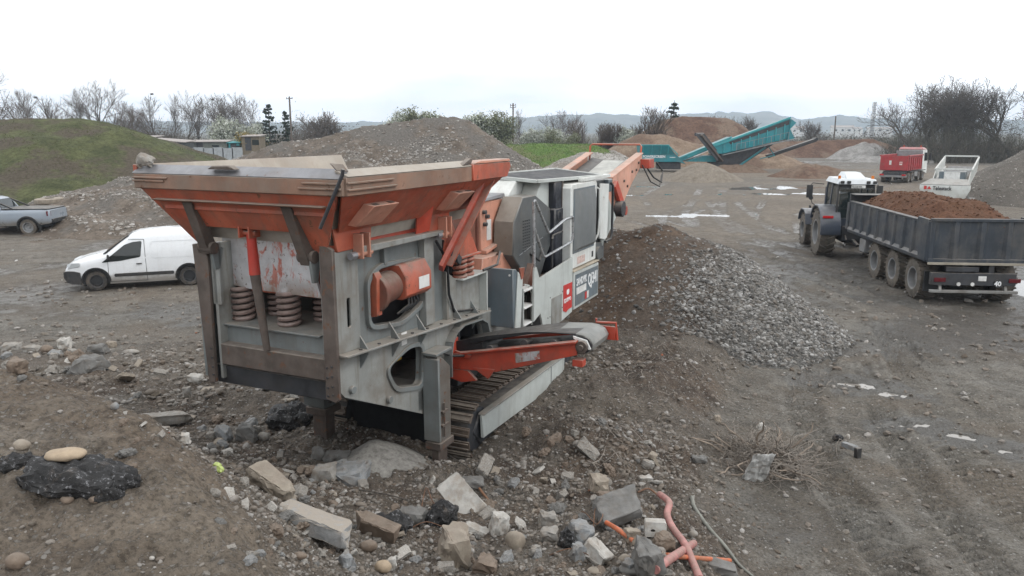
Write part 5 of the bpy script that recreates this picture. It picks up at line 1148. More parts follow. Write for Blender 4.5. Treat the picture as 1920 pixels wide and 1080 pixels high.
# --- silver pickup -------------------------------------------------------------------
def build_pickup():
    def hw(x, z):
        w = .93
        if x > 1.9: w -= .2 * ((x - 1.9) / .75) ** 2
        if x < -2.3: w -= .05 * ((-2.3 - x) / .3) ** 2
        if z > 1.15: w -= .22 * ((z - 1.15) / .7)
        if z < .7: w -= .05 * (.7 - z) / .2
        return w
    h = Vector((math.cos(R(185)), math.sin(R(185)))); c = Vector((-23.55, 37.35)) + h * 1.63 + Vector((h.y, -h.x)) * .80
    v = thing('pickup_truck', 'silver pickup with dark bed cover, cut off by the left edge of the photo', 'pickup', (c.x, c.y, .0), R(185))
    low = [(2.65, .5, .9), (2.6, .45, 1.05), (2.4, .42, 1.14), (1.5, .42, 1.2), (.9, .42, 1.22), (-.6, .45, 1.22), (-2.2, .5, 1.24), (-2.62, .56, 1.24), (-2.7, .62, 1.2)]
    b = loft(low, hw, ((0, .97), (.2, 1), (.5, 1), (.75, 1), (.9, .99), (.97, .97), (1, .94))).build('body', m_silver, v, 0, smooth=50)
    cut(b, [MB().cyl((1.64, -1.2, .42), (1.64, 1.2, .42), .47, 32), MB().cyl((-1.63, -1.2, .42), (-1.63, 1.2, .42), .47, 32)])
    MB().box(-2.5, 2.4, -.65, .65, .4, .7).box(-2.2, -1.1, -.82, .82, .5, .95).box(1.1, 2.2, -.8, .8, .5, .95).build('underbody', m_black, v, 0)
    cab = [(1.75, 1.2, 1.24), (1.4, 1.2, 1.5), (1.05, 1.2, 1.74), (.7, 1.2, 1.82), (.2, 1.2, 1.82), (-.05, 1.2, 1.76), (-.28, 1.2, 1.52), (-.42, 1.2, 1.24)]
    loft(cab, hw, ((0, 1), (.3, 1), (.6, 1), (.85, .98), (.95, .94), (1, .86))).build('cab', m_silver, v, 0, smooth=50)
    for s in (1, -1):
        for x in (1.64, -1.63):
            wheel(v, (x, s * .80, .39), .39, .26, .25, s, m_tyremud, m_rim_grey)
            rg = [(x + .49 * math.cos(R(-10 + 200 * k / 14)), .42 + .49 * math.sin(R(-10 + 200 * k / 14))) for k in range(15)]; mb = MB()
            for p, q in zip(rg, rg[1:]): mb.bar((p[0], s * (hw(p[0], p[1]) - .0), p[1]), (q[0], s * (hw(q[0], q[1]) - .0), q[1]), .07, .06, up=(q[1] - p[1], 0, p[0] - q[0]))
            mb.build('wheel_arch_trim', m_plastic, v, 0)
        side_patch(rpoly([(1.48, 1.27), (1.0, 1.68), (.1, 1.72), (-.16, 1.30)], .06), hw, -.005, s, .02).build('side_window', m_glass, v, 0)
        MB().hull([(-2.72, s * .78, .92), (-2.55, s * .925, .92), (-2.72, s * .78, 1.18), (-2.53, s * .92, 1.18)]).build('tail_light', m_darklens, v, .015)
        for x in (-.38, .6): side_patch([(x - .006, .5), (x + .006, .5), (x + .006, 1.2), (x - .006, 1.2)], hw, .002, s, .004).build('door_seam', m_seam, v, 0)
        MB().bar((-.45, s * .84, 1.27), (-2.6, s * .84, 1.27), .06, .04).build('bed_rail', m_plastic, v, .008)
        MB().bar((.0, s * .72, 1.72), (-.95, s * .80, 1.28), .05, .08).build('sport_bar', m_plastic, v, .01)
    MB().slab([(-.12, -.6, 1.7), (-.40, -.7, 1.30), (-.40, .7, 1.30), (-.12, .6, 1.7)], -.03).build('rear_window', m_glass, v, 0)
    MB().box(-2.66, -.45, -.80, .80, 1.24, 1.285).build('bed_cover', m_plastic, v, .01)
    MB().hull([(-2.2, .90, .56), (-2.2, -.90, .56), (-2.78, .72, .6), (-2.78, -.72, .6), (-2.3, .92, .78), (-2.3, -.92, .78), (-2.78, .75, .78), (-2.78, -.75, .78)]).build('rear_bumper', m_plastic, v, .02)
    MB().box(-2.2, -2.17, .72, .90, .22, .55).build('mud_flap', m_plastic, v, 0)
build_pickup()
# --- tractor, driver, trailer ------------------------------------------------------------
m_trac = mat('tractor_blue_grey', (.034, .044, .064), .4, var=.12, dust=.2, dirt=.25, dirtc=(.13, .115, .10), coat=.3)
m_tracwhite = mat('tractor_roof_white', (.60, .63, .65), .4, var=.05, dirt=.25, dirtc=(.4, .38, .35))
m_cabglass = glass_mat('cab_glass', (.02, .03, .03), .03, .45)
m_trailer = mat('trailer_blue_grey', (.026, .034, .045), .5, var=.2, scale=1.5, dust=.4, dirt=.5, dirtc=(.12, .11, .098), streak=.5, rust=.03)
def build_tractor():
    a = R(80.8); t = thing('farm_tractor', 'dark blue-grey tractor with white roof pulling the loaded tipping trailer', 'tractor', (13.66, 31.05, 0), a)
    for s in (1, -1):
        wheel(t, (0, s * .98, .96), .93, .66, .50, s, m_tyremud, m_rim_grey, lugs=20, dish=.1, name='rear_wheel')
        wheel(t, (2.95, s * .95, .72), .69, .54, .36, s, m_tyremud, m_rim_grey, lugs=18, dish=.08, name='front_wheel')
        fp = [(-.92, .95), (-.95, 1.15), (-.86, 1.5), (-.62, 1.80), (-.25, 1.98), (.3, 1.98), (.7, 1.8), (.95, 1.5), (.98, 1.4), (1.04, 1.52), (.78, 1.88), (.34, 2.06), (-.28, 2.06), (-.70, 1.88), (-.96, 1.54), (-1.06, 1.15), (-1.03, .95)]
        f = MB().prism(fp, 'y', s * .55, s * 1.32).build('fender', m_trac, t, .02)
        MB().prism([(-1.02, 1.35), (-.86, 1.5), (-.6, 1.82), (-.25, 1.99), (.3, 1.99), (.7, 1.82), (.5, 1.0), (-.6, 1.0)], 'y', s * .55, s * .60).build('fender_side', m_trac, f, 0)
        MB().bar((-.95, s * .85, 1.66), (-.95, s * 1.25, 1.66), .03, .10).build('tail_light', m_redlens, f, .01)
        MB().prism([(2.2, 1.0), (2.35, 1.4), (2.7, 1.56), (3.2, 1.56), (3.6, 1.35), (3.75, 1.05), (3.8, 1.1), (3.65, 1.42), (3.24, 1.62), (2.66, 1.62), (2.3, 1.46), (2.14, 1.0)], 'y', s * .7, s * 1.25).build('front_fender', m_trac, t, .01)
        MB().tube([(1.15, s * .82, 2.82), (1.25, s * 1.25, 2.86), (1.2, s * 1.36, 2.75)], .022, 8).box(1.12, 1.22, min(s * 1.26, s * 1.50), max(s * 1.26, s * 1.50), 2.25, 2.78).build('mirror', m_plastic, t, .02)
        MB().cyl((-.42, s * .62, 3.12), (-.42, s * .62, 3.26), .055, 12).build('beacon', lamp_mat('orange_beacon', (.55, .16, .02)), t, 0)
    MB().hull([(1.0, -.42, .9), (1.0, .42, .9), (3.9, -.38, .9), (3.9, .38, .9), (1.0, -.48, 1.95), (1.0, .48, 1.95), (3.7, -.3, 1.75), (3.7, .3, 1.75), (4.0, -.3, 1.3), (4.0, .3, 1.3)]).build('bonnet', m_trac, t, .05)
    MB().box(-.5, 3.6, -.35, .35, .6, 1.05).box(-.75, .6, -.45, .45, .7, 1.3).build('chassis', m_dark, t, .03)
    MB().cyl((0, -.9, .96), (0, .9, .96), .2, 16).cyl((2.95, -.8, .72), (2.95, .8, .72), .13, 14).build('axle', m_dark, t, 0)
    # cab
    cb = MB().box(-.72, 1.3, -.70, .70, 1.25, 1.62).build('cab_base', m_trac, t, .04)
    pr = [(-.72, .72), (1.28, .72), (.35, .74)]
    for x, y in pr:
        for s in (1, -1): MB().bar((x, s * y, 1.6), (x * .92 + (.0 if x > 0 else .08), s * .66, 2.92), .06, .09, up=(1, 0, 0)).build('cab_pillar', m_trac if x != -.72 else m_plastic, t, .01)
    MB().slab([(-.74, -.66, 1.62), (-.66, -.6, 2.88), (-.66, .6, 2.88), (-.74, .66, 1.62)], .008).build('rear_window', m_cabglass, t, 0)
    for s in (1, -1):
        MB().slab([(-.66, s * .71, 1.66), (.31, s * .73, 1.66), (.31, s * .675, 2.88), (-.62, s * .66, 2.88)], .008).build('side_window', m_cabglass, t, 0)
        MB().slab([(.38, s * .73, 1.55), (1.24, s * .71, 1.55), (1.18, s * .66, 2.88), (.38, s * .675, 2.88)], .008).build('door_glass', m_cabglass, t, 0)
    MB().slab([(1.28, -.66, 1.62), (1.2, -.6, 2.88), (1.2, .6, 2.88), (1.28, .66, 1.62)], .008).build('windscreen', m_cabglass, t, 0)
    rf = MB().hull([(-.85, -.74, 2.94), (-.85, .74, 2.94), (1.35, -.74, 2.94), (1.35, .74, 2.94), (-.75, -.66, 3.14), (-.75, .66, 3.14), (1.2, -.66, 3.14), (1.2, .66, 3.14)]).build('cab_roof', m_tracwhite, t, .04)
    MB().hull([(-.5, -.40, 3.14), (-.5, .40, 3.14), (.9, -.40, 3.14), (.9, .40, 3.14), (.1, -.30, 3.36), (.1, .30, 3.36), (.8, -.30, 3.36), (.8, .30, 3.36)]).build('roof_hump', m_tracwhite, rf, .03)
    for y in (-.6, -.36, .36, .6): MB().box(-.90, -.84, y - .07, y + .07, 2.97, 3.08).build('work_light', m_plastic, rf, .01)
    MB().box(-.7, 1.2, -.62, .62, 2.80, 2.93).build('headliner', m_black, t, 0); MB().box(.35, 1.2, -.6, .6, 1.5, 1.95).build('dashboard', m_black, t, .05); MB().box(-.70, -.3, -.62, .62, 1.6, 1.98).build('rear_console', m_black, t, .03)
    pl = MB().box(-.875, -.86, -.26, .26, 2.80, 2.91).build('number_plate', m_label, t, .003)
    lettering('FQ 530 WR', .10, (-.879, .235, 2.82), (0, -1, 0), (0, 0, 1), m_blacklet, pl, squash=.72)
    MB().box(.1, .55, -.28, .28, 1.5, 1.62).hull([(.05, -.26, 1.6), (.05, .26, 1.6), (-.08, -.24, 2.2), (-.08, .24, 2.2), (.14, -.26, 1.6), (.14, .26, 1.6), (.02, -.22, 2.2), (.02, .22, 2.2)]).build('seat', m_black, t, .03)
    MB().tube([(.95, .0, 1.5), (.78, 0, 2.0)], .03, 8).lathe([(.17, -.015), (.19, 0), (.17, .015), (.155, 0)], (.76, 0, 2.03), 'x', 20).build('steering_wheel', m_black, t, 0)
    MB().bar((-.6, 0, .75), (-1.5, 0, .62), .12, .1).bar((-.4, .3, 1.1), (-1.0, .32, .75), .06, .08).bar((-.4, -.3, 1.1), (-1.0, -.32, .75), .06, .08).build('hitch', m_dark, t, .01)
    mb = MB()
    for k in range(4): mb.tube([(-.7, -.2 + .12 * k, 1.15), (-1.0, -.2 + .11 * k, 1.25 + .05 * k), (-1.5, -.1 + .06 * k, 1.05)], .018, 6)
    mb.build('hydraulic_hoses', m_black, t, 0)
    MB().box(.7, 1.3, .72, .95, .55, .62).box(.75, 1.3, .76, 1.0, .9, .95).build('step', m_dark, t, .01)
    MB().box(1.30, 1.5, .58, .66, 1.7, 2.2).cyl((1.5, .62, 1.9), (1.5, .62, 2.7), .06, 12).build('exhaust_pipe', m_dark, t, .01)
    MB().cyl((2.6, .98, 1.75), (2.6, 1.05, 1.75), .07, 12).tube([(2.5, .5, 1.6), (2.55, .95, 1.9), (2.6, 1.0, 2.1)], .02, 6).cyl((2.58, 1.0, 2.12), (2.66, 1.0, 2.12), .09, 12).build('front_marker', m_plastic, t, 0)
    return t
build_tractor()
def skin_person(name, label, loc, rz, nodes, edges, radii, m_body):
    me = bpy.data.meshes.new('skeleton'); me.from_pydata(nodes, edges, [])
    o = bpy.data.objects.new('skeleton', me); col.objects.link(o)
    sk = o.modifiers.new('skin', 'SKIN'); sv = me.skin_vertices[0].data if me.skin_vertices else None
    if sv is None: me.attributes; 
    for i, r in enumerate(radii): me.skin_vertices[0].data[i].radius = (r, r)
    me.skin_vertices[0].data[0].use_root = True
    sub = o.modifiers.new('sub', 'SUBSURF'); sub.levels = 2; sub.render_levels = 2
    dg = bpy.context.evaluated_depsgraph_get(); dg.update(); m2 = bpy.data.meshes.new_from_object(o.evaluated_get(dg))
    bpy.data.objects.remove(o); bpy.data.meshes.remove(me)
    m2.materials.clear(); m2.materials.append(m_body); m2.name = name
    p = link(name, m2); p.location = loc; p.rotation_euler = (0, 0, rz); return tag(p, label, 'person')
def build_driver():
    a = R(80.8); base = Vector((13.66, 31.05, 0)); rot = Matrix.Rotation(a, 3, 'Z')
    N = [(.22, 0, 1.66), (.18, 0, 1.85), (.16, 0, 2.08), (.18, 0, 2.24), (.21, 0, 2.33), (.23, 0, 2.44), (.22, 0, 2.54),
         (.17, .20, 2.20), (.30, .27, 1.98), (.56, .24, 1.96), (.70, .17, 2.02), (.17, -.20, 2.20), (.30, -.27, 1.98), (.56, -.24, 1.96), (.70, -.17, 2.02),
         (.26, .11, 1.66), (.66, .14, 1.70), (.74, .14, 1.36), (.90, .14, 1.33), (.26, -.11, 1.66), (.66, -.14, 1.70), (.74, -.14, 1.36), (.90, -.14, 1.33)]
    E = [(0, 1), (1, 2), (2, 3), (3, 4), (4, 5), (5, 6), (3, 7), (7, 8), (8, 9), (9, 10), (3, 11), (11, 12), (12, 13), (13, 14), (0, 15), (15, 16), (16, 17), (17, 18), (0, 19), (19, 20), (20, 21), (21, 22)]
    r = [.15, .15, .17, .11, .062, .10, .085, .085, .065, .05, .04, .085, .065, .05, .04, .10, .085, .06, .05, .10, .085, .06, .05]
    p = skin_person('person', 'driver in dark clothes sitting in the tractor cab, seen from behind, hands on the wheel', base, a, N, E, r, mat('dark_work_clothes', (.022, .024, .03), .9, var=.25, scale=8))
    MB().hull([(.23 + .105 * math.cos(t_) * math.cos(f), .092 * math.sin(t_) * math.cos(f), 2.485 + .11 * math.sin(f)) for t_ in np.linspace(0, 2 * PI, 14) for f in (-.2, .3, .8, 1.4)]).build('hair', mat('dark_hair', (.02, .016, .013), .8), p, 0)
    MB().hull([(.30, -.06, 2.36), (.30, .06, 2.36), (.325, -.05, 2.47), (.325, .05, 2.47), (.28, -.08, 2.5), (.28, .08, 2.5), (.345, 0, 2.42), (.27, -.07, 2.36), (.27, .07, 2.36)]).build('face', mat('skin', (.40, .24, .17), .6, var=.06), p, .006)
    for s in (1, -1):
        for k in range(5):
            a0 = s * (.13 + .018 * k); z = 2.03 + .012 * (k - 2)
            MB().tube([(.68, a0, z - .01), (.745, a0 * .97, z + .03), (.79, a0 * .95, z + .0), (.775, a0 * .94, z - .035)], [.011, .010, .009, .008], 6).build('finger', MATS['skin'], p, 0)
build_driver()
def build_trailer():
    a = R(84.5); t = thing('tipping_trailer', 'dark blue-grey three-axle tipping trailer hitched behind the tractor', 'trailer', (13.42, 21.85, 0), a)
    L = 6.9; W = 1.40; zf, zt = 1.34, 2.36
    for x in (1.02, 2.62, 4.22):
        for s in (1, -1): wheel(t, (x, s * 1.08, .62), .60, .58, .34, s, m_tyremud, m_rim_grey, lugs=26, dish=.13)
        MB().cyl((x, -.9, .62), (x, .9, .62), .08, 12).build('axle', m_dark, t, 0)
    MB().box(-.05, L, -.45, -.3, .85, 1.2).box(-.05, L, .3, .45, .85, 1.2).box(2.0, 2.2, -.45, .45, .9, 1.1).build('chassis', m_dark, t, .01)
    MB().hull([(5.6, -.4, .8), (5.6, .4, .8), (5.6, -.4, 1.1), (5.6, .4, 1.1), (8.1, -.08, .6), (8.1, .08, .6), (8.1, -.08, .75), (8.1, .08, .75)]).build('drawbar', m_dark, t, .01)
    MB().box(.0, L, -W, W, zf - .06, zf).build('floor', m_trailer, t, .005)
    for s in (1, -1):
        sd = MB().box(.02, L, min(s * (W - .05), s * W), max(s * (W - .05), s * W), zf, zt).build('side_wall', m_trailer, t, .004)
        MB().prism([(W * s - .1 * s, zt), (W * s + .04 * s, zt), (W * s + .05 * s, zt + .07), (W * s - .08 * s, zt + .09)], 'x', .75, L).build('top_rail', m_trailer, sd, .006)
        MB().prism([(W * s, zf - .08), (W * s + .05 * s, zf - .06), (W * s + .07 * s, zf + .04), (W * s, zf + .14)], 'x', .0, L).build('sill', m_trailer, sd, .006)
        for k in range(9):
            x = .98 + .74 * k
            MB().hull([(x, s * W, zf + .02), (x + .26, s * W, zf + .02), (x + .05, s * (W + .06), zf + .02), (x + .21, s * (W + .06), zf + .02), (x + .03, s * W, zt), (x + .23, s * W, zt), (x + .06, s * (W + .05), zt), (x + .2, s * (W + .05), zt)]).build('side_rib', m_trailer, sd, .006)
        MB().prism([(.0, zf - .03), (.0, zt + .15), (.72, zt + .17), (.80, zt + .05), (.50, zf - .03)], 'y', s * W, s * (W + .075)).build('rear_corner_panel', m_trailer, sd, .01)
    MB().box(L, L + .06, -W - .03, W + .03, zf, zt + .34).build('headboard', m_trailer, t, .006)
    MB().box(L - .5, L + .1, -W, W, zt + .30, zt + .34).build('headboard_lip', m_trailer, t, .006)
    g = MB().box(-.06, -.02, -W - .02, W + .02, zf - .02, zt + .12).build('tailgate', m_trailer, t, .004)
    for y in (-W + .02, -.72, 0.0, .72, W - .02):
        MB().hull([(-.06, y - .14, zf), (-.06, y + .14, zf), (-.13, y - .06, zf), (-.13, y + .06, zf), (-.06, y - .12, zt + .1), (-.06, y + .12, zt + .1), (-.12, y - .05, zt + .1), (-.12, y + .05, zt + .1)]).build('gate_post', m_trailer, g, .006)
    MB().box(-.14, -.03, -W - .04, W + .04, zt + .10, zt + .19).box(-.14, -.03, -W - .04, W + .04, zf - .06, zf + .05).build('gate_rail', m_trailer, g, .01)
    MB().box(-.17, -.13, -W - .05, W + .05, zf - .12, zf - .05).build('gate_sill', mat('dusty_sill', (.30, .27, .22), .8, dust=.5), g, .006)
    MB().box(-.12, .05, -1.05, 1.28, .62, .98).build('light_bar', m_dark, t, .01)
    MB().box(-.16, -.06, -1.12, 1.30, .40, .48).bar((-.1, 1.0, .45), (.1, 1.0, .95), .08, .06).bar((-.1, -.8, .45), (.1, -.8, .95), .08, .06).build('bumper_bar', mat('galvanised_bar', (.26, .26, .25), .6, metal=.3, dirt=.6, dirtc=(.15, .13, .11)), t, .008)
    for y in (.52, .14): MB().cyl((-.14, y, .66), (-.12, y, .66), .055, 14).build('reflector', m_label, t, 0)
    for y in (1.05, -1.0): MB().box(-.15, -.12, y - .16, y + .16, .72, .84).build('tail_light', m_darklens, t, .006)
    MB().box(-.145, -.12, -.22, .0, .76, .90).build('number_plate', m_label, t, .003)
    MB().box(-.13, -.05, .0, .9, 1.02, 1.16).build('valve_block', m_dark, t, .01)
    sg = MB().cyl((-.155, -.56, .70), (-.135, -.56, .70), .125, 24).build('speed_disc', m_plastic, t, 0)
    lettering('40', .19, (-.159, -.44, .63), (0, -1, 0), (0, 0, 1), m_whitelet, sg, squash=1.0, bold=.006)
    MB().box(5.2, 5.75, 1.02, 1.36, .72, 1.2).build('tool_box', m_rim_grey, t, .03)
    MB().cyl((4.92, 1.1, .95), (5.15, 1.1, .95), .14, 16).build('air_tank', m_rim_grey, t, .01)
    mb = MB(); mb.box(.3, .36, .82, 1.3, .35, .95); mb.build('mud_flap', m_black, t, 0)
    # the load: its own thing
    nx, ny = 90, 40; V = []; F = []
    for i in range(nx):
        for j in range(ny):
            x = .06 + (L - .12) * i / (nx - 1); y = -(W - .06) + 2 * (W - .06) * j / (ny - 1)
            e = min(1, min(y + W, W - y) / .75) ** .7; ex = min(1, (x + .1) / 1.5, (L - x + .25) / 1.6)
            h = zt - .12 + .66 * e * max(0, ex) ** .8 + .10 * float(fbm(np.array(x), np.array(y), .9, 3, 2)) * e
            V.append((x, y, h + .05 * float(fbm(np.array(x), np.array(y), 4.0, 4, 5))))
    for i in range(nx - 1):
        for j in range(ny - 1): F.append((i * ny + j, (i + 1) * ny + j, (i + 1) * ny + j + 1, i * ny + j + 1))
    ld = link('soil_load', fast_mesh('soil_load', np.array(V), np.array(F), pile_mat('load_soil', (.085, .040, .024), (.15, .075, .045), (.115, .06, .036), 16, .9, .05)))
    ld.location = (13.42, 21.85, 0); ld.rotation_euler = (0, 0, a); tag(ld, 'heaped red-brown soil filling the tipping trailer', 'soil load')
    Vn = np.array(V); k = np.random.RandomState(3).randint(0, len(Vn), 700); pp_ = Vn[k] + np.random.RandomState(4).normal(0, .03, (700, 3)) * [1, 1, .2]
    vv, ff = stone_cloud(pp_, np.random.RandomState(5).uniform(.015, .06, 700), seed=9); tag(link('clods', fast_mesh('clods', vv, ff, MATS['load_soil'], False), ld), kind='stuff')
build_trailer()
# --- red tipper lorry -----------------------------------------------------------------------
def build_lorry():
    m_r = mat('tipper_red', (.33, .022, .028), .5, var=.15, dust=.35, dirt=.3, dirtc=(.16, .11, .09), streak=.3)
    t = thing('tipper_lorry', 'red four-axle tipper lorry driving away on the yard at the right', 'lorry', (37.1, 75.6, 0), R(50))
    L = 5.6; W = 1.25
    for x in (1.0, 2.35, 5.2, 6.9):
        for s in (1, -1): wheel(t, (x, s * 1.0, .5), .5, .5 if x < 3 else .34, .28, s, m_tyremud, m_rim_grey)
    MB().box(.0, 8.2, -.45, .45, .6, 1.0).build('chassis', m_dark, t, .02)
    MB().box(-.1, .1, -1.2, 1.2, .55, .75).build('rear_bar', m_rim_grey, t, .01)
    MB().box(.1, 2.9, -.95, .95, .75, 1.15).build('subframe', m_dark, t, .02)
    MB().box(0, L, -W, W, 1.2, 1.32).build('body_floor', m_r, t, .01)
    for s in (1, -1):
        sd = MB().box(0, L, min(s * W, s * (W - .07)), max(s * W, s * (W - .07)), 1.32, 2.55).build('side_wall', m_r, t, .01)
        for k in range(7): MB().box(.25 + .82 * k, .37 + .82 * k, min(s * W, s * (W + .07)), max(s * W, s * (W + .07)), 1.25, 2.5).build('side_rib', m_r, sd, .01)
        MB().box(0, L, min(s * (W - .1), s * (W + .1)), max(s * (W - .1), s * (W + .1)), 2.55, 2.68).build('top_rail', m_r, sd, .01)
        MB().box(1.2, 7.6, min(s * .95, s * 1.22), max(s * .95, s * 1.22), 1.02, 1.1).build('mudguard', m_plastic, t, .02)
    g = MB().box(-.06, 0, -W, W, 1.25, 2.62).build('tailgate', m_r, t, .01)
    MB().box(-.075, -.062, .22, .42, 1.75, 2.15).build('gate_sign', m_label, g, .004); MB().box(-.075, -.062, -.75, -.5, 1.75, 2.05).build('gate_sign', m_label, g, .004)
    MB().box(-.08, -.062, -.73, -.52, 1.88, 1.98).build('sign_mark', m_redlabel, g, 0)
    for y in (-1.0, 1.0): MB().box(-.14, -.1, y - .18, y + .18, .72, .86).build('tail_light', m_redlens, t, .005)
    MB().box(L - .06, L, -W, W, 1.32, 3.0).build('headboard', m_rim_grey, t, .01)
    cb = MB().hull([(6.1, -1.2, 1.0), (6.1, 1.2, 1.0), (8.2, -1.2, .6), (8.2, 1.2, .6), (6.1, -1.15, 3.15), (6.1, 1.15, 3.15), (8.0, -1.1, 3.1), (8.0, 1.1, 3.1), (8.25, -1.15, 1.8), (8.25, 1.15, 1.8)]).build('cab', m_white, t, .06)
    MB().hull([(5.9, -1.18, 3.12), (5.9, 1.18, 3.12), (7.9, -1.1, 3.12), (7.9, 1.1, 3.12), (6.1, -1.0, 3.36), (6.1, 1.0, 3.36), (7.6, -.9, 3.3), (7.6, .9, 3.3)]).build('cab_roof', mat('faded_red_roof', (.42, .16, .17), .5, dust=.5), cb, .03)
    for s in (1, -1):
        MB().box(6.7, 7.9, min(s * 1.16, s * 1.2), max(s * 1.16, s * 1.2), 1.95, 2.8).build('side_window', m_glass, cb, .01)
        MB().box(8.0, 8.15, min(s * 1.3, s * 1.5), max(s * 1.3, s * 1.5), 2.0, 2.8).build('mirror', m_plastic, cb, .02)
        MB().cyl((6.5, s * .8, 3.36), (6.5, s * .8, 3.52), .07, 10).build('beacon', lamp_mat('lorry_beacon', (.4, .06, .03)), cb, 0)
    MB().box(3.2, 4.4, -1.2, -.7, .5, 1.05).build('fuel_tank', m_rim_grey, t, .06)
    MB().box(6.05, 6.1, -.9, .9, 2.2, 2.9).build('rear_window', m_glass, cb, .01)
build_lorry()
# --- white tracked conveyor ------------------------------------------------------------------
def build_stacker():
    m_w = mat('stacker_white', (.55, .57, .55), .45, var=.06, dust=.4, dirt=.35, dirtc=(.3, .27, .23), streak=.4)
    t = thing('mobile_conveyor', 'white mobile belt conveyor behind the loaded trailer', 'conveyor', (27.0, 48.0, 0), R(56))
    h = MB().hull([(-.6, -1.05, .9), (-.6, 1.05, .9), (.1, -.9, .8), (.1, .9, .8), (-.75, -1.3, 1.45), (-.75, 1.45, 1.45), (-.7, -1.3, 1.75), (-.7, 1.45, 1.75), (.2, -1.2, 1.75), (.2, 1.3, 1.75)]).build('feed_hopper', m_w, t, .02)
    MB().slab([(-.72, -1.28, 1.76), (-.72, 1.43, 1.76), (.6, 1.0, 2.05), (.6, -1.0, 2.05)], .04).build('hopper_plate', mat('stacker_grey', (.26, .265, .255), .6, dirt=.4, dust=.4), t, .01)
    lettering('Telestack', .34, (-.775, .72, 1.42), (0, -1, 0), (-.05, 0, 1), m_blacklet, h, squash=.78, bold=.006)
    MB().prism([(1.05, 1.45), (1.2, 1.45), (1.2, 1.66), (1.05, 1.66)], 'x', -.785, -.772).prism([(.80, 1.46), (1.02, 1.46), (.91, 1.66)], 'x', -.785, -.772).build('maker_mark', m_redlabel, h, 0)
    sl = .12
    for s in (1, -1):
        fr = MB().bar((.2, s * .95, 1.35), (8.6, s * .95, 1.35 + 8.4 * sl), .09, .36, up=(0, 0, 1)).build('side_frame', m_w, t, .01)
        MB().bar((3.0, s * 1.05, 2.5), (8.6, s * 1.05, 2.5 + 5.6 * sl), .09, .1).build('top_frame', m_w, t, .01)
        for k in range(5): MB().bar((3.2 + 1.35 * k, s * 1.0, 1.35 + (3 + 1.35 * k) * sl), (3.2 + 1.35 * k, s * 1.05, 2.51 + .176 * k), .07, .07, up=(1, 0, 0)).build('frame_post', m_w, t, .006)
        MB().prism([(.3, 1.2), (3.0, 1.52), (8.6, 2.20), (8.6, 3.2), (3.0, 2.45), (1.2, 1.75)], 'y', s * .985, s * 1.02).build('side_panel', m_w, t, .006)
        MB().bar((4.6, s * .9, .5), (3.4, s * .95, 1.9), .1, .14).build('support_leg', m_w, t, .008)
    MB().bar((.2, 0, 1.5), (8.6, 0, 1.5 + 8.4 * sl), 1.5, .05).build('belt', m_beltdark, t, 0)
    MB().box(2.4, 3.5, -.75, .75, 1.8, 2.42).build('motor_box', m_bluegrey, t, .03)
    MB().box(2.37, 2.40, -.45, .45, 1.85, 2.38).build('white_skirt', m_label, t, .004)
    MB().bar((3.0, -1.05, 2.55), (3.0, 1.05, 2.55), .1, .1).build('cross_bar', m_w, t, .006); MB().bar((8.6, -1.05, 3.24), (8.6, 1.05, 3.24), .1, .1).build('cross_bar', m_w, t, .006)
    for s in (1, -1):
        MB().prism([(2.4, .0), (5.2, .0), (5.5, .3), (5.2, .62), (2.4, .62), (2.1, .3)], 'y', s * .85, s * 1.3).build('track', m_dark, t, .04)
    MB().cyl((-.3, -1.3, .55), (-.3, -1.0, .55), .4, 20).build('jockey_wheel', m_tyre, t, .02)
    MB().box(.2, 2.6, -.6, .6, .5, 1.0).build('chassis', m_dark, t, .02)
build_stacker()
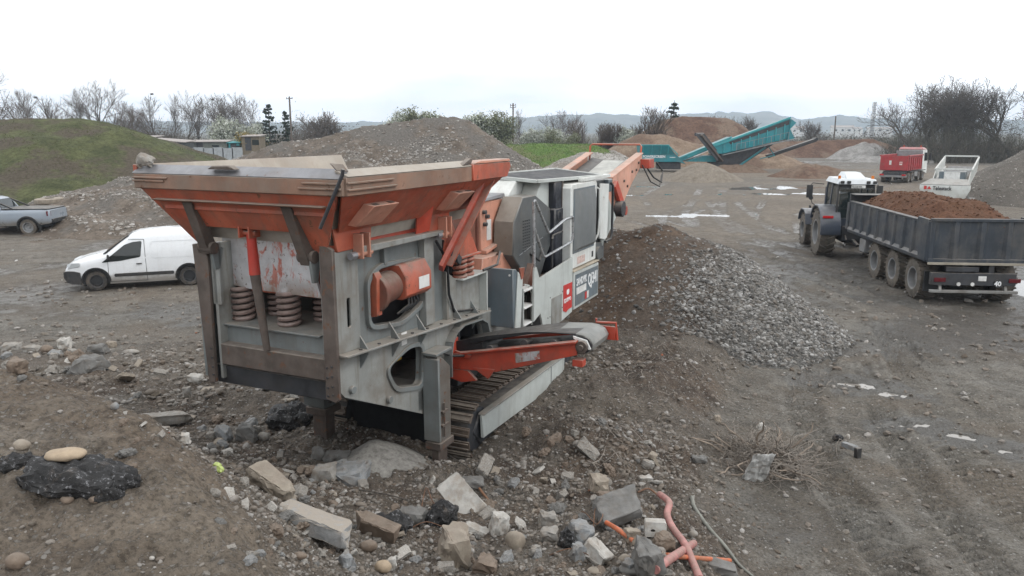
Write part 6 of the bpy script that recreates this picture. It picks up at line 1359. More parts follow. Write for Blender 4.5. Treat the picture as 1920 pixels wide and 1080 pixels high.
# --- teal screening machine -----------------------------------------------------------------
def build_screener():
    m_t = mat('teal_paint', (.010, .20, .235), .45, var=.15, scale=.8, dust=.45, dirt=.3, dirtc=(.12, .12, .11), streak=.4)
    m_t2 = mat('light_teal_paint', (.03, .30, .33), .45, var=.1, dust=.4, dirt=.2)
    t = thing('screening_machine', 'long teal screening machine with raised screen box in the middle distance', 'screener', (0, 98, 0), 0)
    hp = MB().prism([(16.0, 1.2), (20.6, 1.2), (21.5, .95), (20.3, 2.15), (16.0, 2.15)], 'y', -1.6, 1.6).build('feed_hopper', m_t, t, .03)
    for s in (-1, 1): MB().slab([(16.0, s * 1.6, 2.15), (20.2, s * 1.6, 2.15), (19.2, s * 2.0, 3.25), (16.0, s * 2.0, 3.25)], .06).build('hopper_wing', m_t, hp, .01)
    MB().slab([(16.0, -1.6, 2.15), (16.0, 1.6, 2.15), (15.9, 1.9, 3.2), (15.9, -1.9, 3.2)], .06).build('hopper_back', m_t, hp, .01)
    for x in (16.1, 17.2, 18.3, 19.2): MB().slab([(x, -1.66, 2.15), (x + .08, -1.66, 2.15), (x + .08, -2.08, 3.25), (x, -2.08, 3.25)], .08).build('wing_rib', m_t2, hp, 0)
    MB().bar((15.9, -2.06, 3.27), (19.3, -2.06, 3.27), .1, .1).bar((19.2, -2.05, 3.25), (20.5, -1.62, 2.1), .08, .1).build('wing_rail', m_t2, hp, .006)
    lettering('POWERSCREEN', .42, (16.15, -1.615, 1.72), (1, 0, 0), (0, 0, 1), m_whitelet, hp, squash=.95, bold=.012)
    MB().box(19.5, 20.2, -1.612, -1.6, 1.74, 1.80).build('hopper_decal', m_whitelet, hp, 0)
    MB().box(18.3, 21.0, -1.2, 1.2, .3, 1.2).build('hopper_base', m_dark, t, .04)
    MB().bar((20.6, 0, 1.3), (27.2, 0, 4.05), 2.0, .45).build('feed_conveyor', m_t, t, .02)
    MB().bar((20.8, -1.05, 1.65), (27.2, -1.05, 4.25), .08, .16).bar((21.8, -1.06, 1.8), (25.2, -1.06, 3.2), .02, .22).build('conveyor_rail', m_t2, t, .006)
    MB().bar((22.6, -1.03, 1.85), (24.6, -1.03, 2.66), .03, .10).build('white_stripe', m_whitelet, t, 0)
    MB().prism([(21.5, 1.25), (25.3, 1.2), (25.5, 2.0), (23.6, 1.95)], 'y', -1.4, 1.0).build('power_unit', m_t, t, .03)
    # screen box
    sb = MB().prism([(25.0, 2.15), (26.2, 2.2), (34.0, 4.0), (34.4, 6.2), (34.15, 6.5), (24.9, 3.05)], 'y', -1.3, 1.3).build('screen_box', m_t, t, .04)
    MB().bar((24.8, -1.38, 3.08), (34.2, -1.38, 6.58), .16, .22).build('top_rail', m_t2, sb, .01)
    MB().prism([(27.0, 3.35), (34.1, 5.75), (34.1, 6.3), (26.8, 3.6)], 'y', -1.33, -1.31).build('dark_screen', m_dark, sb, 0)
    for k in range(8): MB().bar((26.2 + 1.05 * k, -1.36, 2.35 + .24 * k), (26.2 + 1.05 * k, -1.36, 3.25 + .36 * k), .08, .1, up=(1, 0, 0)).build('screen_rib', m_t2, sb, .006)
    MB().prism([(33.9, 3.9), (34.9, 3.95), (34.2, 5.2), (34.9, 5.95), (34.3, 6.4)], 'y', -1.5, 1.5).build('end_chute', m_t, sb, .02)
    wk = MB().bar((26.0, -1.7, 2.05), (34.9, -1.7, 4.05), .7, .08).build('walkway', m_rim_grey, t, .006)
    for k in range(7): MB().bar((27.6 + 1.05 * k, -2.0, 2.45 + .235 * k), (27.6 + 1.05 * k, -2.0, 3.4 + .235 * k), .05, .05, up=(1, 0, 0)).build('rail_post', m_rim_grey, wk, 0)
    MB().bar((27.6, -2.0, 3.4), (33.9, -2.0, 4.81), .05, .05).build('walkway_rail', m_rim_grey, wk, 0)
    MB().prism([(24.8, .9), (28.8, .9), (32.5, 3.4), (26.0, 2.1), (24.9, 2.1)], 'y', -1.1, 1.1).build('chassis', m_dark, t, .03)
    MB().bar((31.4, -1.25, 3.0), (28.2, -1.25, .7), .16, .22).bar((31.8, -1.25, 3.0), (32.6, -1.25, 1.9), .1, .1).bar((32.6, -1.2, 2.0), (30.8, -1.2, 1.6), .1, .12).build('support_strut', m_t, t, .01)
    for s in (-1, 1):
        tr = MB().prism([(24.8, .0), (28.2, .0), (28.6, .4), (28.2, .85), (24.8, .85), (24.4, .4)], 'y', s * .9, s * 1.5).build('track', m_dark, t, .05)
        for k in range(5): MB().cyl((25.0 + .75 * k, s * 1.5, .4), (25.0 + .75 * k, s * 1.54, .4), .22, 12).build('track_roller', m_rim_grey, tr, 0)
    sc = MB().bar((25.9, -1.2, 1.3), (22.7, -3.0, 4.5), 1.0, .22, up=(0, 0, 1)).build('side_belt', m_rust, t, .01)
    MB().bar((25.4, -1.85, 1.4), (22.2, -3.6, 4.6), .06, .3).bar((26.4, -.65, 1.4), (23.3, -2.45, 4.6), .06, .3).build('belt_frame', m_dark, sc, .006)
    MB().cyl((22.15, -3.4, 4.55), (23.25, -2.6, 4.55), .2, 14).build('head_drum', m_dark, sc, 0)
    tl = MB().bar((32.0, 0, 1.9), (38.0, .2, 3.95), .9, .22).build('tail_belt', m_dark, t, .01)
    MB().bar((32.0, -.5, 1.75), (38.0, -.3, 3.8), .06, .25).cyl((38.0, -.35, 3.95), (38.0, .75, 3.95), .2, 14).build('tail_frame', m_black, tl, .006)
build_screener()
# ------------------------------------------------------------------ trees, bushes, far things
m_bark = mat('bare_bark', (.085, .073, .062), .95, var=.3, scale=4)
m_barkdark = mat('dark_bark', (.085, .074, .064), .95, var=.3, scale=4)
m_twig = mat('fine_twigs', (.115, .098, .085), 1.0, var=.2, scale=2)
m_twigbrown = mat('brown_twigs', (.105, .082, .066), 1.0, var=.25, scale=2)
m_twigolive = mat('olive_twigs', (.10, .095, .055), 1.0, var=.25, scale=2)
m_blossom = stone_mat('white_blossom', [(.42, .45, .38), (.55, .57, .52), (.34, .38, .27), (.62, .63, .60), (.25, .29, .18)], .9, 0)
m_yellowbud = stone_mat('yellow_buds', [(.24, .18, .05), (.34, .25, .06), (.18, .15, .06), (.28, .2, .05)], .9, 0)
m_palegreen = stone_mat('pale_green_buds', [(.19, .205, .12), (.27, .29, .19), (.14, .155, .085), (.35, .365, .27)], .9, 0)
m_ivy = stone_mat('ivy_leaves', [(.018, .035, .012), (.03, .05, .018), (.014, .026, .010), (.04, .06, .022)], .7, 0)
m_needle = stone_mat('dark_needles', [(.014, .026, .014), (.024, .042, .02), (.01, .018, .010), (.034, .05, .026)], .9, 0)
def limb_set(rs, h, trunk_r, lean, gnarl, levels, spread, nchild, first=.3, upright=.35):
    """recursive branches -> list of (points, radii, level)"""
    out = []
    def grow(p, d, L, r, lev):
        n = 5 if lev < 2 else 4; pts = [p.copy()]; rad = [r]; dd = d.copy()
        for i in range(n):
            dd = dd + np.array([rs.normal(0, gnarl), rs.normal(0, gnarl), rs.normal(0, gnarl * .6) + upright * .12 * (lev > 0)]); dd /= np.linalg.norm(dd)
            p = p + dd * L / n; pts.append(p.copy()); rad.append(r * (1 - .55 * (i + 1) / n) if lev < levels else r * (1 - .75 * (i + 1) / n))
        out.append((pts, rad, lev))
        if lev >= levels: return
        k = nchild[lev] if lev < len(nchild) else 3
        for c in range(k):
            t = first + (1 - first) * (c + rs.uniform(0, .9)) / k if lev == 0 else .25 + .75 * (c + rs.uniform(0, .9)) / k
            t = min(t, .99); i = min(int(t * n), n - 1); q = pts[i] + (pts[i + 1] - pts[i]) * (t * n - i)
            base = pts[i + 1] - pts[i]; base /= np.linalg.norm(base)
            v = rs.normal(0, 1, 3); v -= base * (v @ base); v /= np.linalg.norm(v)
            nd_ = base * math.cos(spread) + v * math.sin(spread) * rs.uniform(.7, 1.2); nd_[2] += .12; nd_ /= np.linalg.norm(nd_)
            grow(q, nd_, L * rs.uniform(.48, .72) * (1.15 - .35 * t), max(.012, rad[i] * rs.uniform(.5, .68)), lev + 1)
    grow(np.zeros(3), np.array([lean, rs.normal(0, .05), 1.0]), h * .72, trunk_r, 0)
    return out
def limbs_mesh(name, limbs, mats, lo, hi, n=4, minr=0.0):
    mb = MB()
    for pts, rad, lev in limbs:
        if lo <= lev <= hi: mb.tube([tuple(p) for p in pts], [max(r, minr) for r in rad], 6 if lev == 0 else (4 if lev == 1 else 3))
    return mb.mesh(name, mats)
def leaf_cloud(C, s, rs, thick=1):
    n = len(C); a = rs.normal(0, 1, (n, 3)); a /= np.linalg.norm(a, axis=1)[:, None]; b = rs.normal(0, 1, (n, 3)); b -= a * (a * b).sum(1)[:, None]; b /= np.linalg.norm(b, axis=1)[:, None]
    S = s[:, None]; V = np.stack([C - a * S, C + b * S * .7, C + a * S, C - b * S * .7], 1).reshape(-1, 3); F = np.arange(4 * n).reshape(-1, 4); return V, F
TREES = {}
def tree_kind(key, seed, h, tr, gnarl, levels, spread, nchild, bark, twig, first=.3, lean=0.0, leaf=None, nleaf=0, ls=(.06, .14), upright=.35, minr=.022):
    rs = np.random.RandomState(seed); L = limb_set(rs, h, tr, lean, gnarl, levels, spread, nchild, first, upright)
    root = thing('bare_tree', '', '', (0, 0, -50))
    t = link('trunk', limbs_mesh('trunk', L, bark, 0, 1, minr=.04), root); c = link('crown', limbs_mesh('crown', L, twig, 2, 9, minr=minr), root)
    if leaf:
        ends = np.array([p[int(q)] for p, r, lv in L if lv >= levels - 1 for q in (1, 2, 3, -1)]); k = rs.randint(0, len(ends), nleaf); C = ends[k] + rs.normal(0, .22, (nleaf, 3))
        V, F = leaf_cloud(C, rs.uniform(*ls, nleaf), rs); link('blossom', fast_mesh('blossom', V, F, leaf, False), root)
    TREES[key] = root; root['used'] = 0
    return root
def put_tree(key, x, y, s, label, group=None, name=None, cat='tree', rz=None, sz=None):
    r = TREES[key]
    if not r['used']: o = r
    else: o = copy_tree(r)
    r['used'] = 1; o.location = (x, y, -.1); o.scale = (s, s, sz or s); o.rotation_euler = (0, 0, random.uniform(0, 6.3) if rz is None else rz)
    if name: o.name = name
    tag(o, label, cat, group)
    if not group and 'group' in o: del o['group']
    return o
def ground_px(px, D): return (px - 960) / FPX * math.cos(PITCH) * D + 0.0, D
tree_kind('big', 1, 13, .26, .15, 4, .62, (8, 6, 5, 3), m_bark, m_twig, .28, minr=.016)
tree_kind('slim', 2, 13, .17, .11, 4, .5, (7, 5, 5, 3), m_bark, m_twig, .35, minr=.016)
tree_kind('slim2', 13, 12, .16, .13, 4, .52, (7, 6, 5, 3), m_bark, m_twigbrown, .3, minr=.016)
tree_kind('gnarl', 3, 13, .30, .32, 4, .8, (8, 6, 5, 3), m_barkdark, m_barkdark, .25, minr=.02)
tree_kind('gnarl2', 4, 13, .30, .34, 4, .8, (8, 6, 4, 3), m_barkdark, m_barkdark, .3, minr=.02)
tree_kind('gnarl3', 6, 13, .28, .26, 4, .62, (8, 6, 4, 3), m_barkdark, m_barkdark, .4, minr=.02)
tree_kind('bush', 5, 6, .08, .12, 3, .55, (14, 8, 5), m_twigbrown, m_twigbrown, .02, upright=.8, minr=.02)
tree_kind('shrub', 8, 5, .07, .16, 3, .8, (16, 9, 5), m_twig, m_twig, .02, upright=.5, minr=.02)
tree_kind('white', 7, 6, .09, .16, 3, .85, (14, 9, 5), m_twig, m_twig, .05, leaf=m_blossom, nleaf=9000, ls=(.07, .17))
tree_kind('green', 9, 6, .09, .16, 3, .8, (14, 9, 5), m_twigolive, m_twigolive, .03, leaf=m_palegreen, nleaf=6000, ls=(.06, .14))
tree_kind('yellow', 10, 5, .08, .16, 3, .8, (14, 9, 5), m_twigolive, m_twigolive, .03, leaf=m_yellowbud, nleaf=4500, ls=(.06, .13))
tree_kind('ivy', 11, 8, .22, .14, 3, .6, (9, 6, 4), m_barkdark, m_twig, .3)
_rs = np.random.RandomState(31); _n = 2600; _z = _rs.uniform(.2, 5.4, _n); _a = _rs.uniform(0, 2 * PI, _n); _r = (.55 + .45 * np.sin(_z * 2.2) ** 2) * _rs.uniform(.3, 1.1, _n)
_V, _F = leaf_cloud(np.column_stack([_r * np.cos(_a), _r * np.sin(_a), _z]), _rs.uniform(.10, .2, _n), _rs); link('ivy', fast_mesh('ivy', _V, _F, m_ivy, False), TREES['ivy'])
def conifer(key, seed, h, rad, gap):
    rs = np.random.RandomState(seed); root = thing('conifer', '', '', (0, 0, -50)); MB().tube([(0, 0, 0), (.05, 0, h)], [.16, .03], 7).build('trunk', m_barkdark, root, 0)
    C = []; mb = MB(); z = h * .12
    while z < h * .98:
        R_ = rad * (1 - z / h) ** .8 + .12
        for k in range(6):
            a = rs.uniform(0, 2 * PI); L = R_ * rs.uniform(.6, 1.15); dz = rs.uniform(-.1, .35) * L
            mb.tube([(0, 0, z), (L * math.cos(a), L * math.sin(a), z + dz)], [.035, .012], 3)
            for q in range(15): t = rs.uniform(.15, 1.05); C.append((L * t * math.cos(a) + rs.normal(0, .10), L * t * math.sin(a) + rs.normal(0, .10), z + dz * t + rs.normal(0, .07)))
        z += gap * rs.uniform(.8, 1.2)
    mb.build('branches', m_barkdark, root, 0)
    V, F = leaf_cloud(np.array(C), rs.uniform(.08, .2, len(C)), rs); link('crown', fast_mesh('crown', V, F, m_needle, False), root)
    TREES[key] = root; root['used'] = 0
conifer('fir', 21, 7, 2.0, .46); conifer('cypress', 22, 7, 2.1, .5)
G1 = 'bare trees along the left skyline'
def T_(key, px, top, D, label, hk, **k):
    x, y = ground_px(px, D); z = 5 + (245 - top) / FPX * D
    return put_tree(key, x, y, z / hk, label, **k)
H = {'big': 11.9, 'slim': 11.3, 'slim2': 10.6, 'gnarl': 11.5, 'gnarl2': 11.5, 'gnarl3': 11.5, 'bush': 6.2, 'shrub': 5.5, 'white': 6.3, 'green': 6.3, 'yellow': 5.3, 'ivy': 7.4, 'fir': 7.0, 'cypress': 7.0}
for key in list(H):
    zs = [max(v.co.z for v in ch.data.vertices) for ch in TREES[key].children]; H[key] = max(zs)
def T(key, px, top, D, label, **k): return T_(key, px, top, D, label, H[key], **k)
T('big', -10, 118, 105, 'large bare tree cut by the left edge of the photo, standing on the mound skyline')
T('slim', 30, 165, 110, 'slender bare tree right beside the large one at the left edge')
T('slim2', 75, 168, 120, 'thin bare tree with a dark nest, second from the left along the mound skyline')
T('ivy', 103, 180, 118, 'short dark ivy-clad trunk on the crest of the grassy mound', name='ivy_tree')
T('slim', 165, 165, 128, 'left stem of the paired bare trees above the slope of the grassy mound')
T('big', 200, 150, 125, 'tall spreading bare tree above the slope of the grassy mound')
T('slim2', 300, 178, 130, 'lone bare tree carrying a nest at its very top left of the hopper')
T('slim', 335, 168, 132, 'tall forked bare tree above the low sheds')
T('slim2', 370, 178, 140, 'brownish bare tree in the row behind the low sheds, left of the nest-bearing one')
T('big', 405, 173, 136, 'bare tree with a dark crow nest in its crown, behind the hopper edge')
T('slim', 465, 172, 140, 'pale bare tree rising behind the white blossom left of the dark firs')
T('slim', 318, 175, 138, 'slim bare tree between the lone nest tree and the tall forked one')
T('slim', 385, 176, 142, 'grey bare tree immediately left of the crown with the crow nest')
T('big', 430, 184, 146, 'broad pale bare tree behind the white blossom')
T('slim2', 488, 180, 146, 'faint bare tree standing right behind the taller dark fir')
T('slim2', 225, 186, 138, 'thin bare tree right of the tall spreading one on the mound slope')
T('slim2', 250, 200, 150, 'small faint bare tree between the tall ones behind the mound')
T('white', 440, 212, 125, 'white blossoming tree with yellow shrub below it, behind the sheds', name='blossom_tree')
T('white', 470, 222, 128, 'second white blossoming tree, touching the dark fir on its left', name='blossom_tree')
T('yellow', 452, 242, 118, 'yellow-budding shrub under the white blossom', name='flowering_shrub', cat='shrub')
T('yellow', 478, 246, 118, 'yellow-budding shrub nearest the dark firs', name='flowering_shrub', cat='shrub')
T('cypress', 505, 196, 130, 'pointed dark fir, the left and taller of the pair by the pole', name='fir_tree')
T('cypress', 536, 208, 130, 'shorter dark fir directly beside the wooden pole', name='fir_tree')
T('shrub', 592, 203, 125, 'rounded bare bush right of the wooden pole, left skyline of the stockpile', name='bare_bush', cat='bush')
T('shrub', 622, 215, 128, 'smaller rounded bare bush at the end of the left hedge', name='bare_bush', cat='bush')
for i, (px, top) in enumerate([(772, 200), (800, 197), (832, 203), (868, 204), (900, 203), (930, 212)]):
    T('white' if i in (0, 2, 3) else 'green', px, top, 118, ('white blossoming tree at the left end of the row over the stockpile', 'pale green budding tree, second from the left over the stockpile top', 'white blossoming tree directly over the highest point of the stockpile', 'white blossoming tree just right of the stockpile summit', 'pale green budding tree over the right shoulder of the stockpile', 'pale green budding tree at the right end, above the falling stockpile edge')[i], name='budding_tree')
T('white', 1003, 234, 128, 'round white blossoming bush at the left end of the bright grass bank', name='blossom_bush', cat='bush')
T('white', 1050, 232, 130, 'white blossoming bush above the middle of the bright grass bank', name='blossom_bush', cat='bush')
T('green', 1028, 240, 126, 'pale green bush between the two white bushes over the grass bank', name='budding_bush', cat='bush')
T('green', 1078, 244, 126, 'pale green bush at the right end of the bright grass bank', name='budding_bush', cat='bush')
T('white', 1190, 232, 130, 'white blossoming bush left of the red-brown flat-topped mound', name='blossom_bush', cat='bush')
T('slim', 982, 204, 150, 'faint bare tree beside the telegraph pole, middle of the skyline')
T('big', 1028, 210, 145, 'dark spreading bare tree over the white bushes of the grass bank')
T('slim2', 1050, 203, 150, 'tall thin bare tree right of the spreading one above the grass bank')
T('slim', 1068, 208, 150, 'thin crooked bare tree at the right end of the white bushes')
for i, px in enumerate([1105, 1122, 1140, 1158, 1176]):
    T('bush', px, 226 + (i * 37) % 9, 132, 'grey-brown upright bush above the orange conveyor hoop, %s of five from the left' % ('first', 'second', 'third', 'fourth', 'fifth')[i], name='bare_bush', cat='bush')
T('bush', 1222, 198, 128, 'tall twiggy bush left of the fir on the red-brown mound', name='bare_bush', cat='bush')
T('fir', 1262, 190, 140, 'lone dark fir on the skyline at the left of the red-brown mound', name='fir_tree')
for px, top, lb in ((1345, 212, 'bare shrub on top of the red-brown mound'), (1405, 213, 'rounded bare shrub right of the red-brown mound'), (1525, 222, 'small rounded bare tree alone on the plain right of the teal boom')):
    T('shrub', px, top, 170, lb, name='bare_shrub', cat='shrub')
G2 = 'gnarled bare trees of the dark thicket'
for i, (px, top, key) in enumerate([(1712, 182, 'gnarl3'), (1728, 160, 'gnarl3'), (1742, 140, 'gnarl3'), (1768, 148, 'gnarl3'), (1800, 150, 'gnarl2'), (1830, 144, 'gnarl3'), (1785, 165, 'gnarl'), (1720, 176, 'gnarl3'), (1845, 160, 'gnarl2')]):
    T(key, px, top, 126 + 3 * (i % 3), ('leftmost gnarled bare tree of the dark thicket', 'second gnarled bare tree from the left in the dark thicket', 'tallest gnarled bare tree, standing left of the middle of the dark thicket', 'gnarled bare tree directly right of the tallest one in the thicket', 'gnarled bare tree right of the middle of the dark thicket', 'rightmost gnarled bare tree inside the dark thicket', 'shorter gnarled bare tree in the middle of the dark thicket', 'low gnarled bare tree between the two leftmost ones of the thicket', 'gnarled bare tree just behind the rightmost one in the thicket')[i])
T('gnarl3', 1862, 150, 128, 'crooked bare tree standing clear at the right of the thicket')
T('gnarl2', 1905, 146, 124, 'gnarled bare tree at the right edge of the photo')
T('gnarl3', 1950, 150, 124, 'gnarled bare tree mostly beyond the right edge of the photo')
def thicket(name, label, x0, x1, D, dd, n, h, mats, seed, leaf=None, nl=0, ls=(.06, .16), prof=None):
    rs = np.random.RandomState(seed); V = []; F = []; mb = []
    pts = []
    for i in range(n):
        t = rs.rand(); x = x0 + (x1 - x0) * t; y = D + rs.uniform(-dd, dd); hh = h * (prof(t) if prof else 1) * rs.uniform(.5, 1.05) * (.8 + .4 * float(vnoise(np.array(x * .3), np.array(y * .3), 2)))
        d = np.array([rs.normal(0, .28), rs.normal(0, .28), 1.0]); p = np.array([x, y, -.1]); w = .035
        for k in range(3):
            q = p + d * hh / 3; a = rs.uniform(0, PI); o = np.array([math.cos(a), math.sin(a), 0]) * w; b = len(V)
            V += [p - o, p + o, q + o * .6, q - o * .6]; F.append((b, b + 1, b + 2, b + 3)); pts.append(q); p = q; w *= .7; d = d + rs.normal(0, .22, 3) * [1, 1, .3]
            if k: 
                for s in range(2):
                    e = p + (d + rs.normal(0, .6, 3)) * hh / 5; o2 = o * .5; b = len(V); V += [p - o2, p + o2, e + o2 * .3, e - o2 * .3]; F.append((b, b + 1, b + 2, b + 3)); pts.append(e)
    o = link(name, fast_mesh(name, np.array(V), np.array(F), mats, False))
    tag(o, label, 'thicket', kind='stuff')
    if leaf:
        pts = np.array(pts); C = pts[rs.randint(0, len(pts), nl)] + rs.normal(0, .35, (nl, 3)); v, f = leaf_cloud(C, rs.uniform(*ls, nl), rs); tag(link('leaves', fast_mesh('leaves', v, f, leaf, False), o), kind='stuff')
    return o
def X_(px, D): return ground_px(px, D)[0]
m_scrub = stone_mat('dark_scrub', [(.105, .098, .08), (.145, .13, .108), (.08, .082, .06), (.155, .138, .115)], 1, 0)
m_scrub2 = stone_mat('brown_scrub', [(.115, .092, .075), (.15, .122, .10), (.095, .08, .064), (.135, .122, .085)], 1, 0)
thicket('scrub_thicket', 'dense dark undergrowth filling the foot of the tree clump at the right', X_(1682, 128), X_(1990, 128), 128, 7, 2800, 8.4, m_scrub, 1, m_scrub, 5000, (.06, .16), lambda t: .72 * (1 - .85 * max(0, t - .50) / .5) * min(1, .35 + t * 4))
thicket('scrub_thicket', 'brown leafless wood line along the skyline behind the left sheds', X_(150, 140), X_(640, 140), 142, 5, 3200, 6.2, m_scrub2, 2, m_scrub2, 9000, (.07, .16), lambda t: .75 + .25 * math.sin(9 * t))
thicket('scrub_thicket', 'low hedge of mixed scrub along the skyline behind the stockpile', X_(600, 140), X_(1240, 140), 142, 4, 2600, 4.3, m_scrub2, 3, m_palegreen, 3500, (.06, .13))
thicket('scrub_thicket', 'dark low hedge across the plain between the boom and the tree clump', X_(1380, 175), X_(1720, 175), 176, 6, 2600, 3.4, m_scrub, 4, m_scrub, 7000, (.1, .2))
thicket('scrub_thicket', 'low dark scrub between the grassy mound and the photo edge', X_(-200, 125), X_(160, 125), 150, 4, 1500, 4.0, m_scrub2, 5, m_scrub2, 3000, (.08, .16))
def nest(x, y, z, lb):
    mb = MB(); rs = random.Random(int(x * 10)); 
    for k in range(40):
        a = rs.uniform(0, 6.3); r = rs.uniform(.1, .3); mb.bar((x + r * math.cos(a), y + r * math.sin(a), z + rs.uniform(-.15, .15)), (x + r * math.cos(a + 1.4), y + r * math.sin(a + 1.4), z + rs.uniform(-.1, .2)), .035, .035)
    tag(mb.build('birds_nest', m_barkdark, None, 0), lb, 'nest')
for px, py, D, lb in ((74, 186, 120, 'dark bird nest in the thin tree at the far left'), (291, 180, 130, 'dark bird nest at the very top of the lone bare tree'), (403, 190, 136, 'dark bird nest in the bare tree nearest the white blossom')):
    x, y = ground_px(px, D); nest(x, y, 5 + (245 - py) / FPX * D, lb)
# poles and mast ----------------------------------------------------------------
m_pole = mat('weathered_pole', (.12, .10, .085), .9, var=.2)
def pole(px, top, D, label, arms):
    x, y = ground_px(px, D); z = 5 + (245 - top) / FPX * D; t = thing('utility_pole', label, 'pole', (x, y, 0))
    MB().tube([(0, 0, -.2), (0, 0, z)], [.17, .12], 10).build('post', m_pole, t, 0)
    for k in range(arms): 
        a = MB().bar((-.5, 0, z - .35 - .35 * k), (.5, 0, z - .3 - .35 * k), .09, .1).build('crossarm', m_pole, t, 0)
        for s in (-.42, 0, .42): MB().cyl((s, 0, z - .3 - .35 * k), (s, 0, z - .1 - .35 * k), .05, 8).build('insulator', m_dark, a, 0)
pole(546, 184, 122, 'wooden pole between the dark firs and the rounded bare bush', 1)
pole(962, 196, 130, 'wooden pole with cross-arm left of the blossom bushes, mid skyline', 2)
pole(946, 219, 136, 'short pole just left of the pole with cross-arm', 0)
pole(1565, 219, 160, 'plain dark pole on the plain right of the teal boom', 0)
def mast():
    D = 420; x, y = ground_px(1635, D); z = 5 + (245 - 194) / FPX * D; t = thing('lattice_mast', 'thin lattice mast on the plain, left of the dark tree clump', 'mast', (x, y, 0))
    for sx in (-1, 1):
        for sy in (-1, 1): MB().bar((sx * .7, sy * .7, 0), (sx * .55, sy * .55, z), .22, .22, up=(1, 0, 0)).build('mast_leg', m_rim_grey, t, 0)
    mb = MB(); n = 9
    for k in range(n):
        z0, z1 = z * k / n, z * (k + 1) / n
        for sy in (-1, 1): mb.bar((-.65, sy * .65, z0), (.65, sy * .65, z1), .12, .12).bar((.65, sy * .65, z0), (-.65, sy * .65, z1), .12, .12).bar((-.65, sy * .65, z1), (.65, sy * .65, z1), .12, .12)
    tag(mb.build('bracing', m_rim_grey, t, 0), kind='stuff')
    for k in (.62, .8, .95): MB().cyl((-.9, -.5, z * k - 1), (-.9, -.5, z * k + 1), .35, 8).cyl((.9, -.5, z * k - 1), (.9, -.5, z * k + 1), .35, 8).build('antenna', m_whitelet, t, 0)
mast()
# far buildings, sheds, caravans ---------------------------------------------------
m_far = mat('far_white_wall', (.55, .55, .54), .8, var=.05); m_farroof = mat('far_roof', (.30, .27, .25), .8, var=.1)
def shed(px, py, D, w, h, dep, label, name='shed', roof=None, wall=None, cat='shed', tilt=.0):
    x, y = ground_px(px, D); t = thing(name, label, cat, (x, y, 0), random.uniform(-.12, .12)); z0 = 5 + (245 - py) / FPX * D - h
    MB().box(-w / 2, w / 2, 0, dep, -.3, z0 + h).build('wall', wall or m_far, t, .02)
    MB().slab([(-w / 2 - .2, -.25, z0 + h + tilt), (w / 2 + .2, -.25, z0 + h + .04), (w / 2 + .2, dep + .2, z0 + h + .25), (-w / 2 - .2, dep + .2, z0 + h + .25 + tilt)], .1).build('roof', roof or m_farroof, t, .01)
    MB().box(-w * .3, -w * .3 + .9, -.03, .0, z0 + .2, z0 + min(h, 2.1)).build('door', m_dark, t, 0)
    MB().box(w * .1, w * .1 + 1.0, -.03, .0, z0 + h * .45, z0 + h * .8).build('window', m_glass, t, 0)
m_teal_s = mat('teal_shed_paint', (.03, .22, .24), .6); m_planks = mat('dark_planks', (.06, .065, .065), .9, var=.3); m_sheet = mat('pale_sheet_metal', (.32, .345, .36), .5, var=.1, streak=.3, dirt=.3)
shed(258, 258, 118, 4.5, 2.4, 4, 'pale flat-roofed shed half hidden by the slope of the grassy mound', wall=mat('grey_shed', (.30, .295, .28), .8, var=.1, streak=.4))
shed(275, 273, 112, 1.5, 1.3, 2.5, 'small white cabin window end just above the grassy slope', 'cabin', wall=m_far, cat='cabin')
shed(312, 267, 112, 5.0, 2.2, 3, 'dark plank shed behind the toe of the grassy mound', wall=m_planks, tilt=.35)
shed(388, 266, 116, 5.5, 2.0, 3, 'long low grey shed behind the left rim of the hopper', wall=mat('olive_shed', (.14, .15, .13), .8))
shed(436, 268, 116, 1.6, 1.6, 2, 'small bright teal hut near the white blossom', 'hut', wall=m_teal_s, roof=m_teal_s, cat='hut')
shed(468, 256, 116, 2.6, 2.2, 3, 'rounded brown hut under the yellow shrubs', 'hut', wall=mat('brown_hut', (.16, .13, .09), .9), cat='hut')
for i in range(6):
    x, y = ground_px(352 + 18 * i, 110); t = thing('sheet_fence', 'pale sheet-metal fence panel behind the left hopper rim, %s of six from the left' % ('first', 'second', 'third', 'fourth', 'fifth', 'sixth')[i], 'fence', (x, y, 0), 0)
    MB().box(-.75, .75, -.02, .02, 0, 2.6 + .1 * (i % 2)).build('sheet', m_sheet, t, .01); MB().box(-.78, -.70, .02, .1, 0, 2.8).build('post', m_pole, t, 0)
for px, py, D, w, h, lb in ((1468, 234, 700, 9, 9, 'tall white building far off just right of the teal boom'), (1490, 240, 650, 16, 5, 'low white warehouse far off right of the teal boom'), (1580, 239, 600, 16, 5, 'white farm buildings far off beside the plain dark pole'), (1602, 241, 600, 14, 3.5, 'long white roof far off left of the lattice mast'), (1650, 241, 620, 18, 3.5, 'pale low building far off at the foot of the lattice mast'), (1085, 232, 1500, 22, 12, 'tiny pale house on the blue hills above the grass bank')):
    x, y = ground_px(px, D); b_ = thing('building', lb, 'building', (x, y, 0), random.uniform(-.3, .3)); top = 5 + (245 - py) / FPX * D
    MB().box(-w / 2, w / 2, 0, w * .5, 0, top).build('wall', m_far, b_, 0)
    MB().prism([(-.2, top), (w * .5 + .2, top), (w * .25, top + h * .3)], 'x', -w / 2 - .3, w / 2 + .3).build('roof', m_farroof, b_, 0)
    for k in range(3): MB().box(-w * .35 + w * .3 * k, -w * .25 + w * .3 * k, -.1, 0, top - h * .6, top - h * .3).build('window', m_glass, b_, 0)
